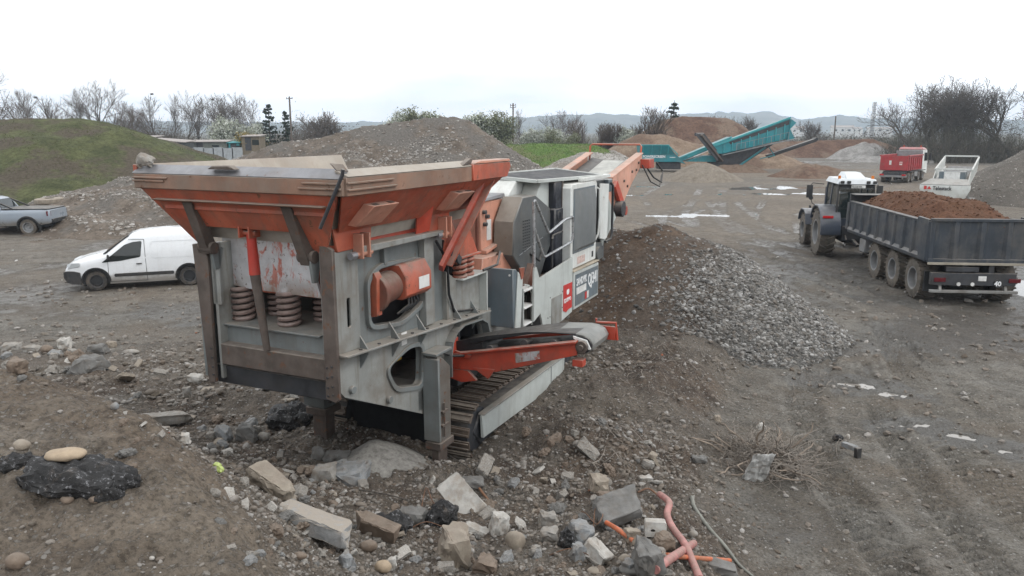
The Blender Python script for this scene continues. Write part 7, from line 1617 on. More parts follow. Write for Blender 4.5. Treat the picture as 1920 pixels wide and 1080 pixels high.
# ------------------------------------------------------------------ rubble in the foreground
def dep(p): return float((np.array(p) - np.array(CAM)) @ _fw)
m_conc = mat('broken_concrete', (.25, .24, .222), .9, var=.25, scale=9, dirt=.7, dirtc=(.17, .135, .10), dust=.25, bmp=.5, bscale=70)
m_concw = mat('white_concrete', (.43, .42, .395), .9, var=.2, scale=9, dust=.3, dirt=.6, dirtc=(.24, .19, .145), bmp=.4, bscale=70)
m_concb = mat('blue_grey_concrete', (.21, .222, .23), .9, var=.25, scale=9, dirt=.65, dirtc=(.17, .14, .11), dust=.2, bmp=.5, bscale=70)
m_concd = mat('dark_grey_concrete', (.155, .152, .145), .92, var=.2, scale=9, dirt=.4, dirtc=(.11, .09, .07), bmp=.5, bscale=70)
m_brownrock = mat('brown_stone', (.165, .125, .095), .92, var=.25, scale=8, dirt=.5, dirtc=(.10, .075, .055), dust=.2, bmp=.5, bscale=60)
m_beige = mat('beige_stone', (.26, .225, .18), .9, var=.2, scale=8, dust=.25, dirt=.6, dirtc=(.17, .13, .10), bmp=.4, bscale=60)
m_tanpeb = mat('tan_pebble', (.34, .265, .185), .8, var=.12, scale=14, dirt=.25, dirtc=(.2, .15, .11), bmp=.15, bscale=80)
def asphalt_mat():
    m, nt, b = newmat('asphalt_lump'); tc = nd(nt, 'ShaderNodeTexCoord'); ov = tc.outputs['Object']
    c = mix(nt, (.010, .010, .011), (.028, .027, .027), ramp(nt, noise_tex(nt, ov, 9, 6, .7), .35, .65))
    c = mix(nt, c, (.24, .24, .25), ramp(nt, noise_tex(nt, ov, 30, 5, .75), .565, .63, 0, .8))
    c = mix(nt, c, (.15, .12, .095), ramp(nt, noise_tex(nt, ov, 5, 5, .65, off=(3, 3, 3)), .55, .7, 0, .6))
    nt.links.new(c, b.inputs['Base Color']); b.inputs['Roughness'].default_value = .7; bump(nt, b, noise_tex(nt, ov, 45, 6, .75), 1.0, .02)
    return m
m_asph = asphalt_mat()
def chunk_mesh(name, seed, kind, dims, m):
    rs = np.random.RandomState(seed); bm = bmesh.new()
    a, b, c = dims
    if kind in ('block', 'slab', 'wedge'):
        pts = []
        for sx in (-1, 1):
            for sy in (-1, 1):
                for sz in (-1, 1):
                    q = np.array([sx, sy, sz], float) * rs.uniform(.62, 1.0, 3)
                    if kind == 'wedge' and sz > 0: q[0] *= rs.uniform(.4, .8); q[1] *= rs.uniform(.5, .9)
                    pts.append(q)
        for k in range(9 if kind != 'slab' else 8):
            q = rs.uniform(-1, 1, 3); i = rs.randint(0, 2 if kind == 'slab' else 3); q[i] = np.sign(q[i]) * rs.uniform(.8, 1.08); pts.append(q)
        for q in pts: bm.verts.new((q[0] * a, q[1] * b, q[2] * c))
        bmesh.ops.convex_hull(bm, input=bm.verts)
        for v in [v for v in bm.verts if not v.link_faces]: bm.verts.remove(v)
        bmesh.ops.dissolve_limit(bm, angle_limit=R(9), verts=bm.verts, edges=bm.edges)
        bmesh.ops.bevel(bm, geom=bm.edges[:], offset=min(dims) * .07, segments=1, affect='EDGES', profile=.5)
        bmesh.ops.triangulate(bm, faces=bm.faces); bmesh.ops.subdivide_edges(bm, edges=[e for e in bm.edges if e.calc_length() > min(dims) * .5], cuts=1)
        bmesh.ops.triangulate(bm, faces=bm.faces); bmesh.ops.subdivide_edges(bm, edges=[e for e in bm.edges if e.calc_length() > min(dims) * .4], cuts=1)
        bmesh.ops.triangulate(bm, faces=bm.faces)
        amp, fr = max(min(dims) * .26, .02), 1.4 / max(min(dims), .08)
    else:
        bmesh.ops.create_icosphere(bm, subdivisions=4 if kind == 'asphalt' else 3, radius=1)
        for v in bm.verts: v.co = Vector((v.co.x * a, v.co.y * b, v.co.z * c))
        amp, fr = (min(dims) * .2, .7 / min(dims)) if kind == 'cobble' else (min(dims) * .5, 1.1 / min(dims))
    off = Vector(rs.uniform(0, 50, 3)); bm.normal_update()
    for v in bm.verts:
        n = mnoise.fractal(v.co * fr + off, .8, 2.1, 4); v.co += v.normal * n * amp
    me = bpy.data.meshes.new(name); bm.to_mesh(me); bm.free(); me.materials.append(m)
    me.polygons.foreach_set('use_smooth', [True] * len(me.polygons)); me.set_sharp_from_angle(angle=R(28 if kind not in ('cobble',) else 80))
    return me
_seed = [500]
def rock(px, py, w, h, kind, m, label, yaw=0, tilt=0, roll=0, depth=None, name=None, cat=None, flat=None, sink=.42, group=None, up=0.0):
    """a piece whose foot is seen at (px, py) of the photograph, about w by h photo pixels"""
    p = hit(px, py); k = FPX / dep(p); a = w / 2 / k * .88; c = (flat if flat is not None else h / 2 / k * .82); b = depth / 2 if depth else min(a * .8, max(c * 1.1, a * .6))
    _seed[0] += 1
    o = link(name or {'slab': 'concrete_slab', 'block': 'concrete_block', 'wedge': 'boulder' if 'boulder' in label else 'concrete_chunk', 'cobble': 'boulder', 'asphalt': 'asphalt_chunk'}[kind], chunk_mesh('rock', _seed[0], kind, (a, b, c), m))
    o.data.name = o.name
    lift = max(c * math.cos(R(tilt)), .0) + abs(math.sin(R(tilt))) * a * .8
    o.location = (p.x, p.y + b * .5, p.z + lift * (1 - sink) + up); o.rotation_euler = (R(roll), R(tilt), R(yaw))
    return tag(o, label, cat or {'slab': 'concrete slab', 'block': 'concrete block', 'wedge': 'boulder' if 'boulder' in label else 'concrete chunk', 'cobble': 'boulder', 'asphalt': 'asphalt lump'}[kind], group)
m_slabd = mat('soil_covered_slab', (.27, .275, .275), .9, var=.2, scale=9, dirt=.4, dirtc=(.15, .12, .095), dust=1.3, bmp=.5, bscale=70)
rock(590, 1004, 180, 60, 'slab', m_slabd, 'long broken concrete slab with soil on top, front left of the rubble', yaw=-16, tilt=13, depth=.26, flat=.085, roll=-12, sink=.5)
rock(705, 1010, 110, 50, 'slab', m_brownrock, 'tilted brown-stained slab just right of the long broken slab', yaw=-20, tilt=17, depth=.16, sink=.35, roll=10)
rock(866, 962, 110, 40, 'slab', m_concw, 'pale flat slab leaning steeply under the stabiliser leg', yaw=-30, tilt=38, depth=.34, flat=.04, roll=48, sink=.2)
rock(853, 1062, 66, 86, 'block', m_beige, 'upright broken block with pale top face, bottom centre', yaw=25, tilt=8, roll=8, depth=.34, sink=.25)
rock(908, 1076, 58, 46, 'wedge', m_brownrock, 'brown wedge of concrete at the right foot of the upright block', yaw=-15)
rock(936, 1000, 46, 52, 'block', m_concw, 'cream angular block right of the leaning slab', yaw=35, tilt=10)
rock(898, 1005, 74, 16, 'slab', m_concw, 'thin pale sliver of slab lying below the leaning slab', yaw=-22, tilt=14, depth=.12)
rock(966, 1030, 46, 48, 'cobble', m_beige, 'rounded beige stone among the grey blocks at the centre')
rock(1027, 984, 38, 34, 'block', m_conc, 'square grey block, the upper of a stacked pair', yaw=12)
rock(1030, 1018, 42, 40, 'block', m_conc, 'square grey block, the lower of a stacked pair', yaw=-8)
rock(1062, 1030, 34, 56, 'asphalt', m_asph, 'black asphalt lump between the stacked blocks and the blue-grey block')
rock(1090, 1016, 54, 44, 'block', m_concb, 'blue-grey block with white face beside the orange pipe', yaw=20, tilt=8)
rock(1086, 1050, 38, 44, 'wedge', m_concb, 'blue-grey shard leaning on the pale slab at the bottom centre', yaw=30)
rock(1122, 1060, 58, 50, 'slab', m_concw, 'pale slab fragment lying below the blue-grey block', yaw=-38, tilt=32, depth=.2)
rock(1163, 990, 104, 46, 'slab', m_concd, 'large dark grey slab with ragged edge, left of the pink pipe', yaw=14, tilt=-9, depth=.42, flat=.10, sink=-.2, roll=18)
rock(1186, 1018, 34, 40, 'block', m_beige, 'beige block propped under the large dark grey slab', yaw=10)
rock(1217, 1076, 66, 80, 'wedge', m_concd, 'big dark grey boulder beside the crossed pink pipes', depth=.35)
rock(1172, 1056, 26, 24, 'cobble', m_beige, 'small yellowish stone under the orange pipe')
rock(1180, 1070, 30, 26, 'block', m_concb, 'small blue-grey stone left of the big dark boulder', yaw=40)
rock(1124, 924, 50, 40, 'block', m_beige, 'beige block on the heap of cobbles at the foot of the bank', yaw=22, tilt=10)
rock(1136, 936, 40, 22, 'wedge', m_brownrock, 'brown stone directly below the beige block on the cobbles', yaw=5)
rock(1216, 880, 28, 20, 'slab', m_conc, 'pale angular slab, upper of two at the edge of the flat yard', yaw=-25, tilt=14)
rock(1212, 904, 32, 14, 'slab', m_concw, 'pale flat stone, lower of two at the edge of the flat yard', yaw=4)
rock(1312, 869, 32, 15, 'slab', m_concd, 'dark flat stone left of the brush pile', yaw=-10)
rock(1186, 1078, 60, 22, 'cobble', m_concd, 'low dark stone half buried at the bottom edge, left of the pink pipes')
rock(1352, 1078, 74, 26, 'slab', m_concd, 'long dark flat stone at the bottom edge between pipe and stick', yaw=-12, tilt=8)
rock(1120, 1078, 44, 14, 'cobble', m_beige, 'pale stone at the very bottom edge below the slab fragment')
rock(660, 912, 60, 50, 'wedge', m_concb, 'pale blue-grey boulder, right one of three in front of the machine', depth=.45)
rock(633, 888, 42, 32, 'wedge', m_concb, 'blue-grey boulder, rear one of three in front of the machine')
rock(604, 902, 54, 40, 'wedge', m_conc, 'grey boulder, left one of three in front of the machine')
rock(596, 862, 32, 38, 'wedge', m_concd, 'dark pointed stone beside the rear stabiliser foot', yaw=30)
rock(632, 866, 60, 24, 'wedge', m_concd, 'broad dark boulder in the shade behind the three grey boulders')
rock(538, 800, 96, 54, 'asphalt', m_asph, 'large black asphalt lump under the front left corner of the machine', depth=.8)
rock(460, 828, 44, 46, 'wedge', m_concd, 'dark upright boulder left of the large black asphalt lump')
rock(493, 826, 24, 22, 'cobble', m_conc, 'small round grey boulder below the black asphalt lump')
rock(418, 826, 46, 32, 'wedge', m_concb, 'pale blue-grey fragment left of the dark upright boulder', yaw=-35, tilt=20)
rock(345, 830, 26, 24, 'wedge', m_concw, 'whitish angular stone below the concrete beam', yaw=10)
rock(302, 796, 118, 28, 'slab', m_conc, 'long concrete beam lying at the left behind the sand mound', yaw=3, tilt=-3, depth=.22, flat=.10, name='concrete_beam', cat='concrete beam')
rock(352, 772, 18, 26, 'block', m_conc, 'small concrete stub standing on the end of the long beam', yaw=12, sink=.0, up=.22)
rock(505, 920, 120, 44, 'slab', m_beige, 'dusty slab half buried in the slope left of the grey boulders', yaw=-26, tilt=22, depth=.2, flat=.09, sink=.6)
rock(160, 696, 58, 36, 'wedge', m_concd, 'large grey boulder with white crust, right end of the left rubble row', yaw=-25, depth=.7)
rock(118, 655, 32, 30, 'wedge', m_concw, 'bright white angular rock at the top of the left rubble row', yaw=20)
rock(133, 668, 30, 20, 'wedge', m_conc, 'grey rock touching the bright white rock at the left', yaw=-30)
rock(28, 698, 44, 34, 'block', m_brownrock, 'brown block with a pale side at the left edge', yaw=-20)
rock(20, 658, 46, 20, 'block', m_conc, 'grey squared block at the far left of the rubble row', yaw=5)
rock(58, 660, 40, 16, 'wedge', m_conc, 'low grey stone beside the squared block at the far left')
rock(86, 662, 26, 20, 'cobble', m_brownrock, 'small brown boulder in the middle of the left rubble row')
rock(182, 662, 44, 22, 'wedge', m_concd, 'dull grey boulder right of the bright white rock')
rock(206, 652, 24, 18, 'wedge', m_beige, 'tan pointed rock right of the dull grey boulder', yaw=40)
rock(244, 664, 34, 12, 'cobble', m_conc, 'low pale stone at the right end of the left rubble')
rock(366, 718, 34, 22, 'block', m_concw, 'white-topped rock alone left of the machine corner', yaw=-15)
rock(214, 768, 18, 18, 'cobble', m_concb, 'small blue-grey stone alone on the brown rubble at the left')
rock(198, 690, 20, 22, 'cobble', m_concd, 'small dark stone beside the white-crusted boulder')
rock(735, 1000, 84, 42, 'asphalt', m_asph, 'ragged black asphalt lump behind the brown-stained slab', depth=.3)
rock(830, 985, 66, 56, 'asphalt', m_asph, 'black asphalt lump leaning against the pale slab', depth=.3)
rock(775, 985, 70, 36, 'block', m_concd, 'dark concrete block lying between two black asphalt lumps', yaw=-10)
rock(715, 985, 28, 28, 'cobble', m_concd, 'small dark boulder under the ragged asphalt lump')
rock(885, 915, 50, 22, 'slab', m_concd, 'dark slab behind the leaning pale slab', yaw=-6)
rock(1003, 1040, 30, 22, 'wedge', m_conc, 'grey angular stone between the beige stone and the asphalt lump', yaw=22)
rock(1245, 1032, 44, 36, 'wedge', m_brownrock, 'brown boulder behind the pink pipe')
rock(1300, 1010, 22, 16, 'cobble', m_conc, 'pale stone right of the bent pink pipe')
rock(690, 1036, 40, 30, 'cobble', m_brownrock, 'brown rounded stone below the brown-stained slab')
rock(648, 1066, 44, 36, 'wedge', m_concb, 'blue-grey shard in the gravel at the bottom, left of centre', yaw=-40, tilt=20)
rock(718, 1072, 38, 28, 'cobble', m_tanpeb, 'tan rounded stone near the white shard at the bottom')
rock(735, 1070, 22, 38, 'wedge', m_concw, 'bright white shard at the bottom, left of the upright block', yaw=10)
rock(560, 1050, 34, 18, 'cobble', m_brownrock, 'brown stone in the gravel below the long broken slab')
# asphalt slab sticking out of the sand mound, with its pebbles
rock(132, 922, 250, 120, 'asphalt', m_asph, 'big ragged black asphalt lump in the sand mound at the left', yaw=-6, tilt=6, depth=.42, flat=.095, sink=.62)
rock(22, 880, 90, 60, 'asphalt', m_asph, 'ragged asphalt piece at the left edge, joined to the big lump', yaw=10, depth=.2, flat=.05, sink=.55)
rock(222, 916, 80, 70, 'asphalt', m_asph, 'ragged asphalt piece at the right end of the big black lump', yaw=-20, depth=.2, flat=.06, sink=.5)
rock(200, 936, 70, 40, 'wedge', m_asph, 'angular asphalt crumb below the right end of the big black lump', yaw=15, depth=.12, sink=.4, name='asphalt_chunk', cat='asphalt lump')
rock(60, 918, 60, 36, 'wedge', m_asph, 'angular asphalt crumb below the left part of the big black lump', yaw=-25, depth=.12, sink=.45, name='asphalt_chunk', cat='asphalt lump')
rock(122, 902, 84, 28, 'cobble', m_tanpeb, 'long flat tan pebble lying on the big asphalt lump', yaw=8, name='pebble', cat='pebble', sink=.1, depth=.16, up=.12)
rock(42, 876, 38, 26, 'cobble', m_beige, 'pale rounded pebble at the left end of the big asphalt lump', name='pebble', cat='pebble', sink=.1, up=.11)
rock(100, 928, 62, 28, 'cobble', m_brownrock, 'flat brown stone under the big asphalt lump', name='stone', cat='stone')
rock(178, 948, 30, 18, 'cobble', m_brownrock, 'small brown stone under the right part of the asphalt lump', name='stone', cat='stone')
rock(124, 946, 30, 20, 'cobble', m_brownrock, 'brown pebble between the two stones below the asphalt lump', name='stone', cat='stone')
rock(28, 1066, 48, 40, 'cobble', m_brownrock, 'brown stone in the bottom left corner', name='stone', cat='stone')
rock(284, 1052, 12, 10, 'cobble', m_concw, 'tiny white pebble alone on the sand at the bottom left', name='pebble', cat='pebble')
rock(408, 884, 20, 20, 'wedge', mat('lime_plastic', (.42, .50, .16), .5, var=.2, dirt=.2), 'crumpled lime-green scrap of plastic on the rubble', name='plastic_scrap', cat='scrap')
# concrete stuck in the machine's frame
o = link('concrete_chunk', chunk_mesh('concrete_chunk', 77, 'wedge', (.10, .32, .06), m_beige)); o.location = tuple(mxy(.30, .72)) + (2.47,); o.rotation_euler = (0, 0, R(65)); tag(o, 'pale concrete piece lodged between the front beams of the crusher', 'concrete chunk')
o = link('concrete_chunk', chunk_mesh('concrete_chunk', 78, 'wedge', (.09, .16, .07), m_concd)); o.location = tuple(mxy(.28, 1.42)) + (2.47,); o.rotation_euler = (0, .3, R(75)); tag(o, 'dark stone lodged between the front beams at their left end', 'concrete chunk')
o = link('stone', chunk_mesh('stone', 79, 'block', (.09, .08, .06), m_conc)); o.location = tuple(mxy(-.36, 2.38)) + (4.66,); o.rotation_euler = (.2, .3, R(20)); tag(o, 'small pale stone left on the far left corner of the hopper rim', 'stone')
# perforated block
def holed_block():
    p = hit(1230, 1010); k = FPX / dep(p); s = 20 / k
    t = MB().plate(rrect(-s, s, -s * .65, s * .75, s * .18), [[(s * .18 * math.cos(a) * 1.3 - s * .25, s * .14 * math.sin(a) - s * .05) for a in np.linspace(0, 2 * PI, 13)[:-1]]], 'y', -s * .7, s * .7).build('perforated_block', m_concw, None, .01)
    t.location = (p.x, p.y + s * .6, p.z + s * .6); t.rotation_euler = (R(-12), 0, R(-6)); tag(t, 'white block with a dark oval hole beside the bent pink pipe', 'concrete block')
holed_block()
# pipes and sticks ------------------------------------------------------------------
m_pink = mat('pink_pipe', (.43, .185, .17), .65, var=.2, scale=7, dirt=.75, dirtc=(.26, .16, .13), dust=.3)
m_opipe = mat('orange_pipe', (.48, .13, .055), .6, var=.2, scale=7, dirt=.6, dirtc=(.3, .16, .1))
def lay(pts, r, m, name, label, cat, lift=0.0, n=10, rs=None):
    P_ = []
    for q in pts: 
        h = hit(q[0], q[1]); P_.append(Vector((h.x, h.y, h.z + r + lift + (q[2] if len(q) > 2 else 0))))
    Q = []
    for i in range(len(P_) - 1):
        a, b = P_[i], P_[i + 1]; p0 = P_[max(0, i - 1)]; p3 = P_[min(len(P_) - 1, i + 2)]
        for t in (0, .25, .5, .75): Q.append(.5 * ((2 * a) + (b - p0) * t + (2 * p0 - 5 * a + 4 * b - p3) * t * t + (3 * a - p0 - 3 * b + p3) * t ** 3))
    Q.append(P_[-1]); rr = rs or r
    return tag(MB().tube(Q, rr if not isinstance(rr, tuple) else list(np.linspace(rr[0], rr[1], len(Q))), n).build(name, m, None, 0, smooth=50), label, cat)
lay([(1236, 940, .03), (1254, 960, .08), (1250, 985, .09), (1262, 1010, .07), (1284, 1045, .08), (1300, 1075, .05), (1312, 1100, .03)], .040, m_pink, 'pink_pipe', 'bent faded pink pipe running down to the bottom edge', 'pipe')
lay([(1228, 1084, .02), (1262, 1058, .02), (1300, 1028, .0)], .042, m_pink, 'pink_pipe', 'straight pink pipe crossing under the bent one', 'pipe')
lay([(1132, 994, .07), (1158, 1006, .05), (1186, 1022, .02)], .026, m_opipe, 'orange_pipe', 'short orange pipe sticking out left of the big boulder', 'pipe')
lay([(1250, 1050, .02), (1300, 1055, .02), (1368, 1056, .0)], .026, m_opipe, 'orange_pipe', 'orange pipe lying behind the crossed pink pipes', 'pipe')
lay([(1297, 934), (1303, 958), (1330, 995), (1360, 1030), (1385, 1062), (1412, 1086)], .022, mat('grey_stick', (.21, .21, .185), .9, var=.2, scale=6), 'stick', 'long grey crooked stick lying on the mud at the bottom', 'stick', rs=(.028, .014))
lay([(838, 862, .05), (862, 878, .06), (885, 892, .03), (890, 925, .02)], .008, m_barkdark, 'stick', 'thin dry root hanging by the stabiliser foot', 'stick')
lay([(893, 905, .02), (900, 925, .03), (918, 948, .02)], .016, mat('rust_root', (.20, .10, .055), .9, var=.2), 'stick', 'rust-brown root right of the leaning pale slab', 'stick')
lay([(670, 922, .02), (720, 932, .03), (765, 942, .01)], .008, m_bark, 'stick', 'thin straight twig left of the black asphalt lumps', 'stick')
lay([(112, 398), (145, 384)], .16, mat('pale_log', (.34, .30, .22), .9, var=.2, scale=5), 'log', 'pale log lying on the slope beside the pickup', 'log')
m_rebar = mat('rusty_wire', (.14, .075, .045), .8, var=.3, scale=8)
lay([(790, 968, .05), (800, 950, .22), (812, 972, .18), (830, 968, .05)], .006, m_rebar, 'rusty_wire', 'looped rusty wire standing over the black asphalt lumps', 'wire', n=6)
lay([(1090, 968, .05), (1100, 985, .12), (1118, 1002, .10), (1130, 990, .16), (1116, 984, .2), (1112, 1010, .08)], .006, m_rebar, 'rusty_wire', 'curled dark wire left of the short orange pipe', 'wire', n=6)
lay([(1030, 1046, .02), (1075, 1048, .1), (1120, 1062, .03)], .005, m_rebar, 'rusty_wire', 'thin rusty wire across the blue-grey shard', 'wire', n=6)
lay([(1196, 928, .02), (1216, 930, .06), (1238, 940, .03)], .012, m_rebar, 'rusty_wire', 'thick rusty bar behind the top of the bent pink pipe', 'wire', n=6)
lay([(768, 1000, .04), (800, 1004, .14), (832, 998, .04)], .005, m_rebar, 'rusty_wire', 'thin bowed wire under the dark concrete block', 'wire', n=6)
def slab_ring():
    x, y = ground_px(78, 43.5); t = MB().lathe([(.25, 0), (.75, 0), (.78, .1), (.76, .26), (.25, .28)], (0, 0, 0), 'z', 28).build('concrete_ring', m_beige, None, .02); t.location = (x, y, 1.0); t.rotation_euler = (R(2), R(-1), 0); tag(t, 'round pale concrete ring behind the bed of the pickup', 'concrete ring')
    MB().cyl((0, 0, -1.4), (0, 0, -.02), .72, 24).build('ring_below', m_conc, t, .02)
slab_ring()
# brush pile ------------------------------------------------------------------------
m_dry = mat('dry_brush', (.20, .175, .15), .95, var=.25, scale=6); m_dry2 = mat('dry_branch', (.24, .195, .155), .9, var=.25, scale=6)
def brush():
    c = hit(1430, 875); t = thing('brush_pile', 'tangled pile of dry roots and branches on the mud, right foreground', 'brush pile', c); rs = np.random.RandomState(5)
    def curve(L, r, spread, zmax):
        a = rs.uniform(0, 2 * PI); rad = spread * math.sqrt(rs.rand()); p = np.array([rad * math.cos(a), rad * math.sin(a) * .8, rs.uniform(.0, zmax) * (1 - rad / spread * .75)])
        h = rs.uniform(0, 2 * PI); d = np.array([math.cos(h), math.sin(h), rs.normal(0, .25)]); pts = [p]
        for k in range(6):
            d = d + rs.normal(0, .33, 3) * [1, 1, .5]; d /= np.linalg.norm(d); p = p + d * L / 6; p[2] = max(p[2], gz(c.x + p[0], c.y + p[1]) - c.z + .006); pts.append(p.copy())
        return [tuple(q) for q in pts], list(np.linspace(r, r * .4, 7))
    mb = MB()
    for k in range(520): 
        q, r = curve(rs.uniform(.3, .9), rs.uniform(.004, .010), .66, .5); mb.tube(q, r, 3)
    tag(mb.build('twigs', m_dry, t, 0, smooth=0, recalc=False), kind='stuff')
    for k in range(44):
        q, r = curve(rs.uniform(.5, 1.0), rs.uniform(.010, .026), .58, .38); MB().tube(q, r, 6).build('branch', m_dry2, t, 0)
brush()
def scrap_sheet():
    p = hit(1420, 908); n = 12; V = []; rs = np.random.RandomState(3)
    for i in range(n):
        for j in range(n):
            u, v = i / (n - 1) - .5, j / (n - 1) - .5; w = 1 - .35 * abs(v + .2)
            V.append((u * .36 * w + v * .12 + rs.normal(0, .009), .10 - v * .12 + .07 * float(fbm(np.array(u * 6), np.array(v * 6), 1, 3, 1)), .24 + v * .50 + .05 * float(fbm(np.array(u * 5 + 9), np.array(v * 5), 1, 3, 2))))
    F = [(i * n + j, (i + 1) * n + j, (i + 1) * n + j + 1, i * n + j + 1) for i in range(n - 1) for j in range(n - 1)]
    o = MB().add(V, F).build('crumpled_sheet', mat('grey_white_sheet', (.42, .42, .41), .6, var=.2, scale=14, dirt=.35, dirtc=(.2, .18, .15)), None, 0, smooth=20, recalc=False); s = o.modifiers.new('thickness', 'SOLIDIFY'); s.thickness = .006
    o.location = (p.x, p.y - .1, p.z - .02); tag(o, 'crumpled grey-white sheet leaning on the front of the brush pile', 'sheet')
scrap_sheet()
rock(1427, 806, 22, 18, 'wedge', m_concw, 'white angular piece on the far side of the brush pile', yaw=15, name='scrap_piece', cat='scrap')
rock(1345, 790, 20, 16, 'wedge', m_beige, 'tan flat stone behind the brush pile', name='stone', cat='stone')
rock(1496, 906, 12, 12, 'wedge', m_concw, 'small white piece right of the brush pile', name='scrap_piece', cat='scrap')
rock(1572, 826, 22, 16, 'asphalt', m_asph, 'small black lump right of the brush pile, beside the black box')
rock(1590, 824, 10, 14, 'cobble', m_concw, 'white round pebble touching the small black lump', name='pebble', cat='pebble')
def black_box():
    p = hit(1606, 858); t = thing('plastic_box', 'small black and white plastic box dropped on the mud', 'box', p, R(20))
    MB().box(-.05, .05, -.05, .02, .0, .17).build('dark_face', m_plastic, t, .01); MB().hull([(-.05, .0, .10), (.05, .0, .10), (-.14, .2, .12), (-.04, .22, .12), (-.06, .02, .18), (.05, .02, .17), (-.15, .2, .2), (-.05, .22, .19)]).build('pale_lid', m_concb, t, .01)
black_box()
# cobbles one by one, gravel by the thousand ----------------------------------------------
def zone_points(n, seed, r0, r1, keep):
    rs = np.random.RandomState(seed); r = np.exp(rs.uniform(math.log(r0), math.log(r1), n)); a = np.radians(rs.uniform(-38, 38, n)); x, y = r * np.sin(a), r * np.cos(a)
    z, rub, padm, prof, rw, pw = ground_parts(x, y); cl = fbm(x, y, .55, 3, 2); cl2 = fbm(x, y, 1.7, 2, 4); u, v = muv(x, y)
    k = rs.rand(n) < keep(x, y, rub, padm, prof, cl, cl2, u, v, pw)
    return x[k], y[k], z[k], r[k], rs
def kp(x, y, rub, padm, prof, cl, cl2, u, v, pw):
    talus = np.clip((prof > .03) * (1 - sst(prof, .6, .92)), 0, 1)
    sand = sst(prof, .7, .95)
    d = .09 + 1.1 * np.clip(rub, 0, 1) * (.5 + 1.2 * np.clip(cl, -.35, .5)) + .38 * padm * np.clip(.3 + 1.6 * cl + .8 * cl2, 0, 1.3) + .95 * talus
    d = np.where(sand > .3, .05 + .05 * (1 - sand), d)
    under = (u > .2) & (u < 8) & (v > -.1) & (v < 2.2)
    return np.clip(np.where(under, d * .5, d), 0, 1) * (pw < .3)
x, y, z, r, rs = zone_points(120000, 71, 3.0, 30, kp)
pxs = 2.8 * (16.0 / 2.8) ** (rs.rand(len(x)) ** 2.3); S = pxs / 2 / (FPX / np.maximum(r, 2)); S = np.minimum(S, .11); 
V_, F_ = two_clouds(np.column_stack([x, y, z + S * .12]), S, S * FPX / r > 2.6, 72)
tag(link('loose_gravel', fast_mesh('loose_gravel', V_, F_, m_cobble, False)), 'loose pebbles and small rubble scattered over the ground', 'gravel', kind='stuff')
x, y, z, r, rs = zone_points(2400, 81, 4.2, 22, lambda *a: np.clip(kp(*a) - .12, 0, 1))
n = min(len(x), 270); COB = []
for k in range(12):
    v, f = stone_cloud(np.zeros((1, 3)), np.ones(1), ICO2, .085, .62, 140 + k); me = fast_mesh('cobble', v, f, m_cobble, True); COB.append(me)
for k in range(n):
    o = link('cobble', COB[k % 12]); s = rs.uniform(10, 21) / 2 / (FPX / r[k]) ; s = min(s, .16)
    o.location = (x[k], y[k], z[k] + s * .15); o.scale = (s, s, s); o.rotation_euler = (rs.normal(0, .3), rs.normal(0, .3), rs.uniform(0, 6.3)); q = 'left of the crusher' if x[k] < -3.2 and y[k] > 7.5 else ('on the bank right of the crusher' if x[k] > .6 and y[k] > 8.6 else ('beneath and just in front of the crusher' if y[k] > 7.6 else 'among the broken concrete in the foreground'))
    tag(o, 'rounded cobble lying loose ' + q, 'cobble', 'loose cobbles ' + q)
# angular rubble pieces, one by one
PM = (('grey', m_conc), ('blue-grey', m_concb), ('beige', m_beige), ('dark grey', m_concd), ('grey', m_conc), ('brown', m_brownrock), ('pale', m_concw), ('brown', m_brownrock))
PIECE = [chunk_mesh('rubble_piece', 900 + k, ('block', 'wedge', 'slab', 'asphalt')[k % 4], ((1, .75, .6), (1, .8, .7), (1, .7, .3), (1, .8, .6))[k % 4], PM[k % 8][1]) for k in range(16)]
ZONE = ('in the rubble at the bottom centre', 'in the rubble row at the left edge', 'on the brown rubble left of the machine', 'on the bank right of the track', 'in the gravel slope at the bottom left')
rs = np.random.RandomState(17); zones = [(470, 1260, 905, 1078, 135), (0, 260, 640, 720, 24), (230, 620, 700, 900, 56), (900, 1230, 780, 930, 34), (400, 640, 860, 1078, 46)]
k = 0
for zi, (x0, x1, y0, y1, n) in enumerate(zones):
    for i in range(n):
        p = hit(rs.uniform(x0, x1), rs.uniform(y0, y1)); s = rs.uniform(12, 40) * (1 if rs.rand() < .3 else .62) / 2 / (FPX / dep(p)); kk = k % 16; o = link('rubble_piece', PIECE[kk]); k += 1
        o.location = (p.x, p.y, p.z + s * .12); o.scale = (s * rs.uniform(.8, 1.3), s, s * rs.uniform(.7, 1.1)); o.rotation_euler = (rs.normal(0, .45), rs.normal(0, .45), rs.uniform(0, 6.3))
        lb = 'small broken %s piece of %s %s' % (PM[kk % 8][0], ('concrete', 'rock')[kk % 4 == 3], ZONE[zi]); tag(o, lb, 'rubble piece', lb.replace('piece of', 'pieces of'))
# broken bricks and red crumbs
x, y, z, r, rs = zone_points(1500, 91, 3.5, 22, lambda *a: np.clip(kp(*a) - .1, 0, 1) * .28)
S = np.minimum(rs.uniform(2.5, 6, len(x)) / 2 / (FPX / r), .05); V_, F_ = stone_cloud(np.column_stack([x, y, z + S * .3]), S, ICO1, .2, .5, 92)
tag(link('brick_crumbs', fast_mesh('brick_crumbs', V_, F_, stone_mat('brick_crumb', [(.26, .09, .05), (.32, .13, .08), (.20, .09, .06), (.36, .30, .26)], .9, .3), False)), 'crumbs of red brick mixed into the rubble', 'rubble', kind='stuff')
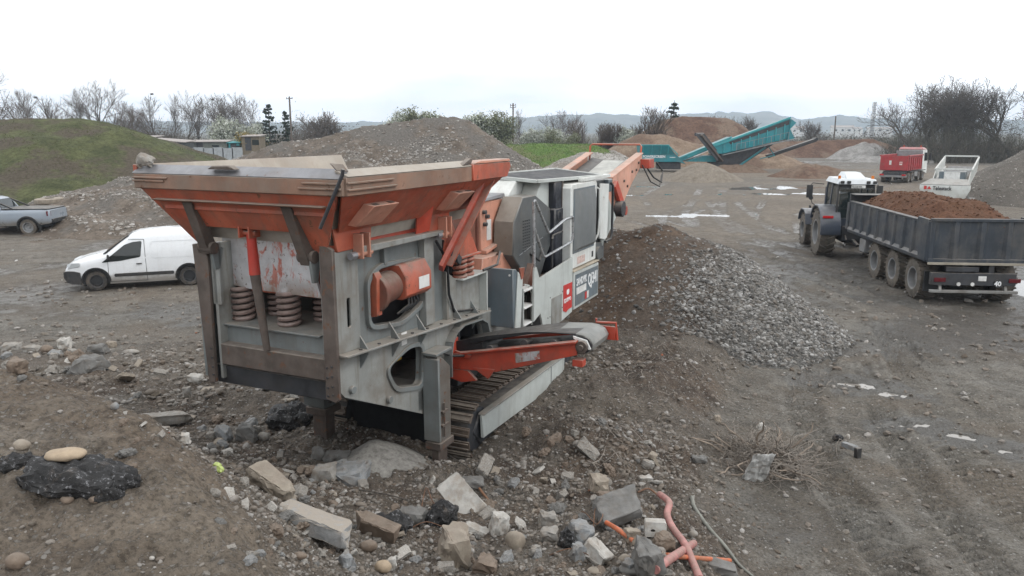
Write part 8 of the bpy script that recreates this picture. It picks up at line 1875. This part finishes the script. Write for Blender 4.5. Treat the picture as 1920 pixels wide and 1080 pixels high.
# white chips
x, y, z, r, rs = zone_points(9000, 93, 3.5, 40, lambda *a: np.clip(kp(*a) + .05, 0, 1) * .35)
S = np.minimum(rs.uniform(1.6, 5.5, len(x)) / 2 / (FPX / r), .06); V_, F_ = stone_cloud(np.column_stack([x, y, z + S * .3]), S, ICO1, .25, .6, 94)
tag(link('white_chips', fast_mesh('white_chips', V_, F_, stone_mat('chalk_chip', [(.40, .39, .37), (.52, .51, .49), (.34, .32, .29), (.60, .59, .57)], .9, .25), False)), 'pale chips of concrete and limestone sprinkled over the ground', 'rubble', kind='stuff')
# roots and twigs on the bank right of the crusher
def twig_litter():
    rs = np.random.RandomState(8); mb = MB()
    for k in range(330):
        px, py = rs.uniform(1090, 1620), rs.uniform(600, 880)
        if py < 640 and px > 1250: continue
        h = hit(px, py); L = rs.uniform(.12, .5); a = rs.uniform(0, 2 * PI); p = np.array([h.x, h.y]); d = np.array([math.cos(a), math.sin(a)]); pts = []
        for q in range(5):
            pts.append((p[0], p[1], gz(p[0], p[1]) + .012 + rs.uniform(0, .05))); d = d + rs.normal(0, .35, 2); d /= np.linalg.norm(d); p = p + d * L / 4
        mb.tube(pts, list(np.linspace(rs.uniform(.004, .009), .003, 5)), 3)
    tag(mb.build('twig_litter', m_dry, None, 0, smooth=0, recalc=False), 'dry roots and twigs littering the bank right of the crusher', 'twigs', kind='stuff')
twig_litter()
# ------------------------------------------------------------------ the air: far hills fade to blue
def haze():
    me = MB().box(-3000, 3000, -3000, 3000, -1.5, 110).mesh('haze', []); m = bpy.data.materials.new('haze'); m.use_nodes = True; nt = m.node_tree; nt.nodes.clear()
    o = nt.nodes.new('ShaderNodeOutputMaterial'); v = nt.nodes.new('ShaderNodeVolumePrincipled')
    v.inputs['Color'].default_value = (.74, .86, 1, 1); v.inputs['Density'].default_value = .00042; v.inputs['Anisotropy'].default_value = .2
    nt.links.new(v.outputs['Volume'], o.inputs['Volume']); me.materials.append(m)
    tag(link('haze', me), kind='stuff')
haze()
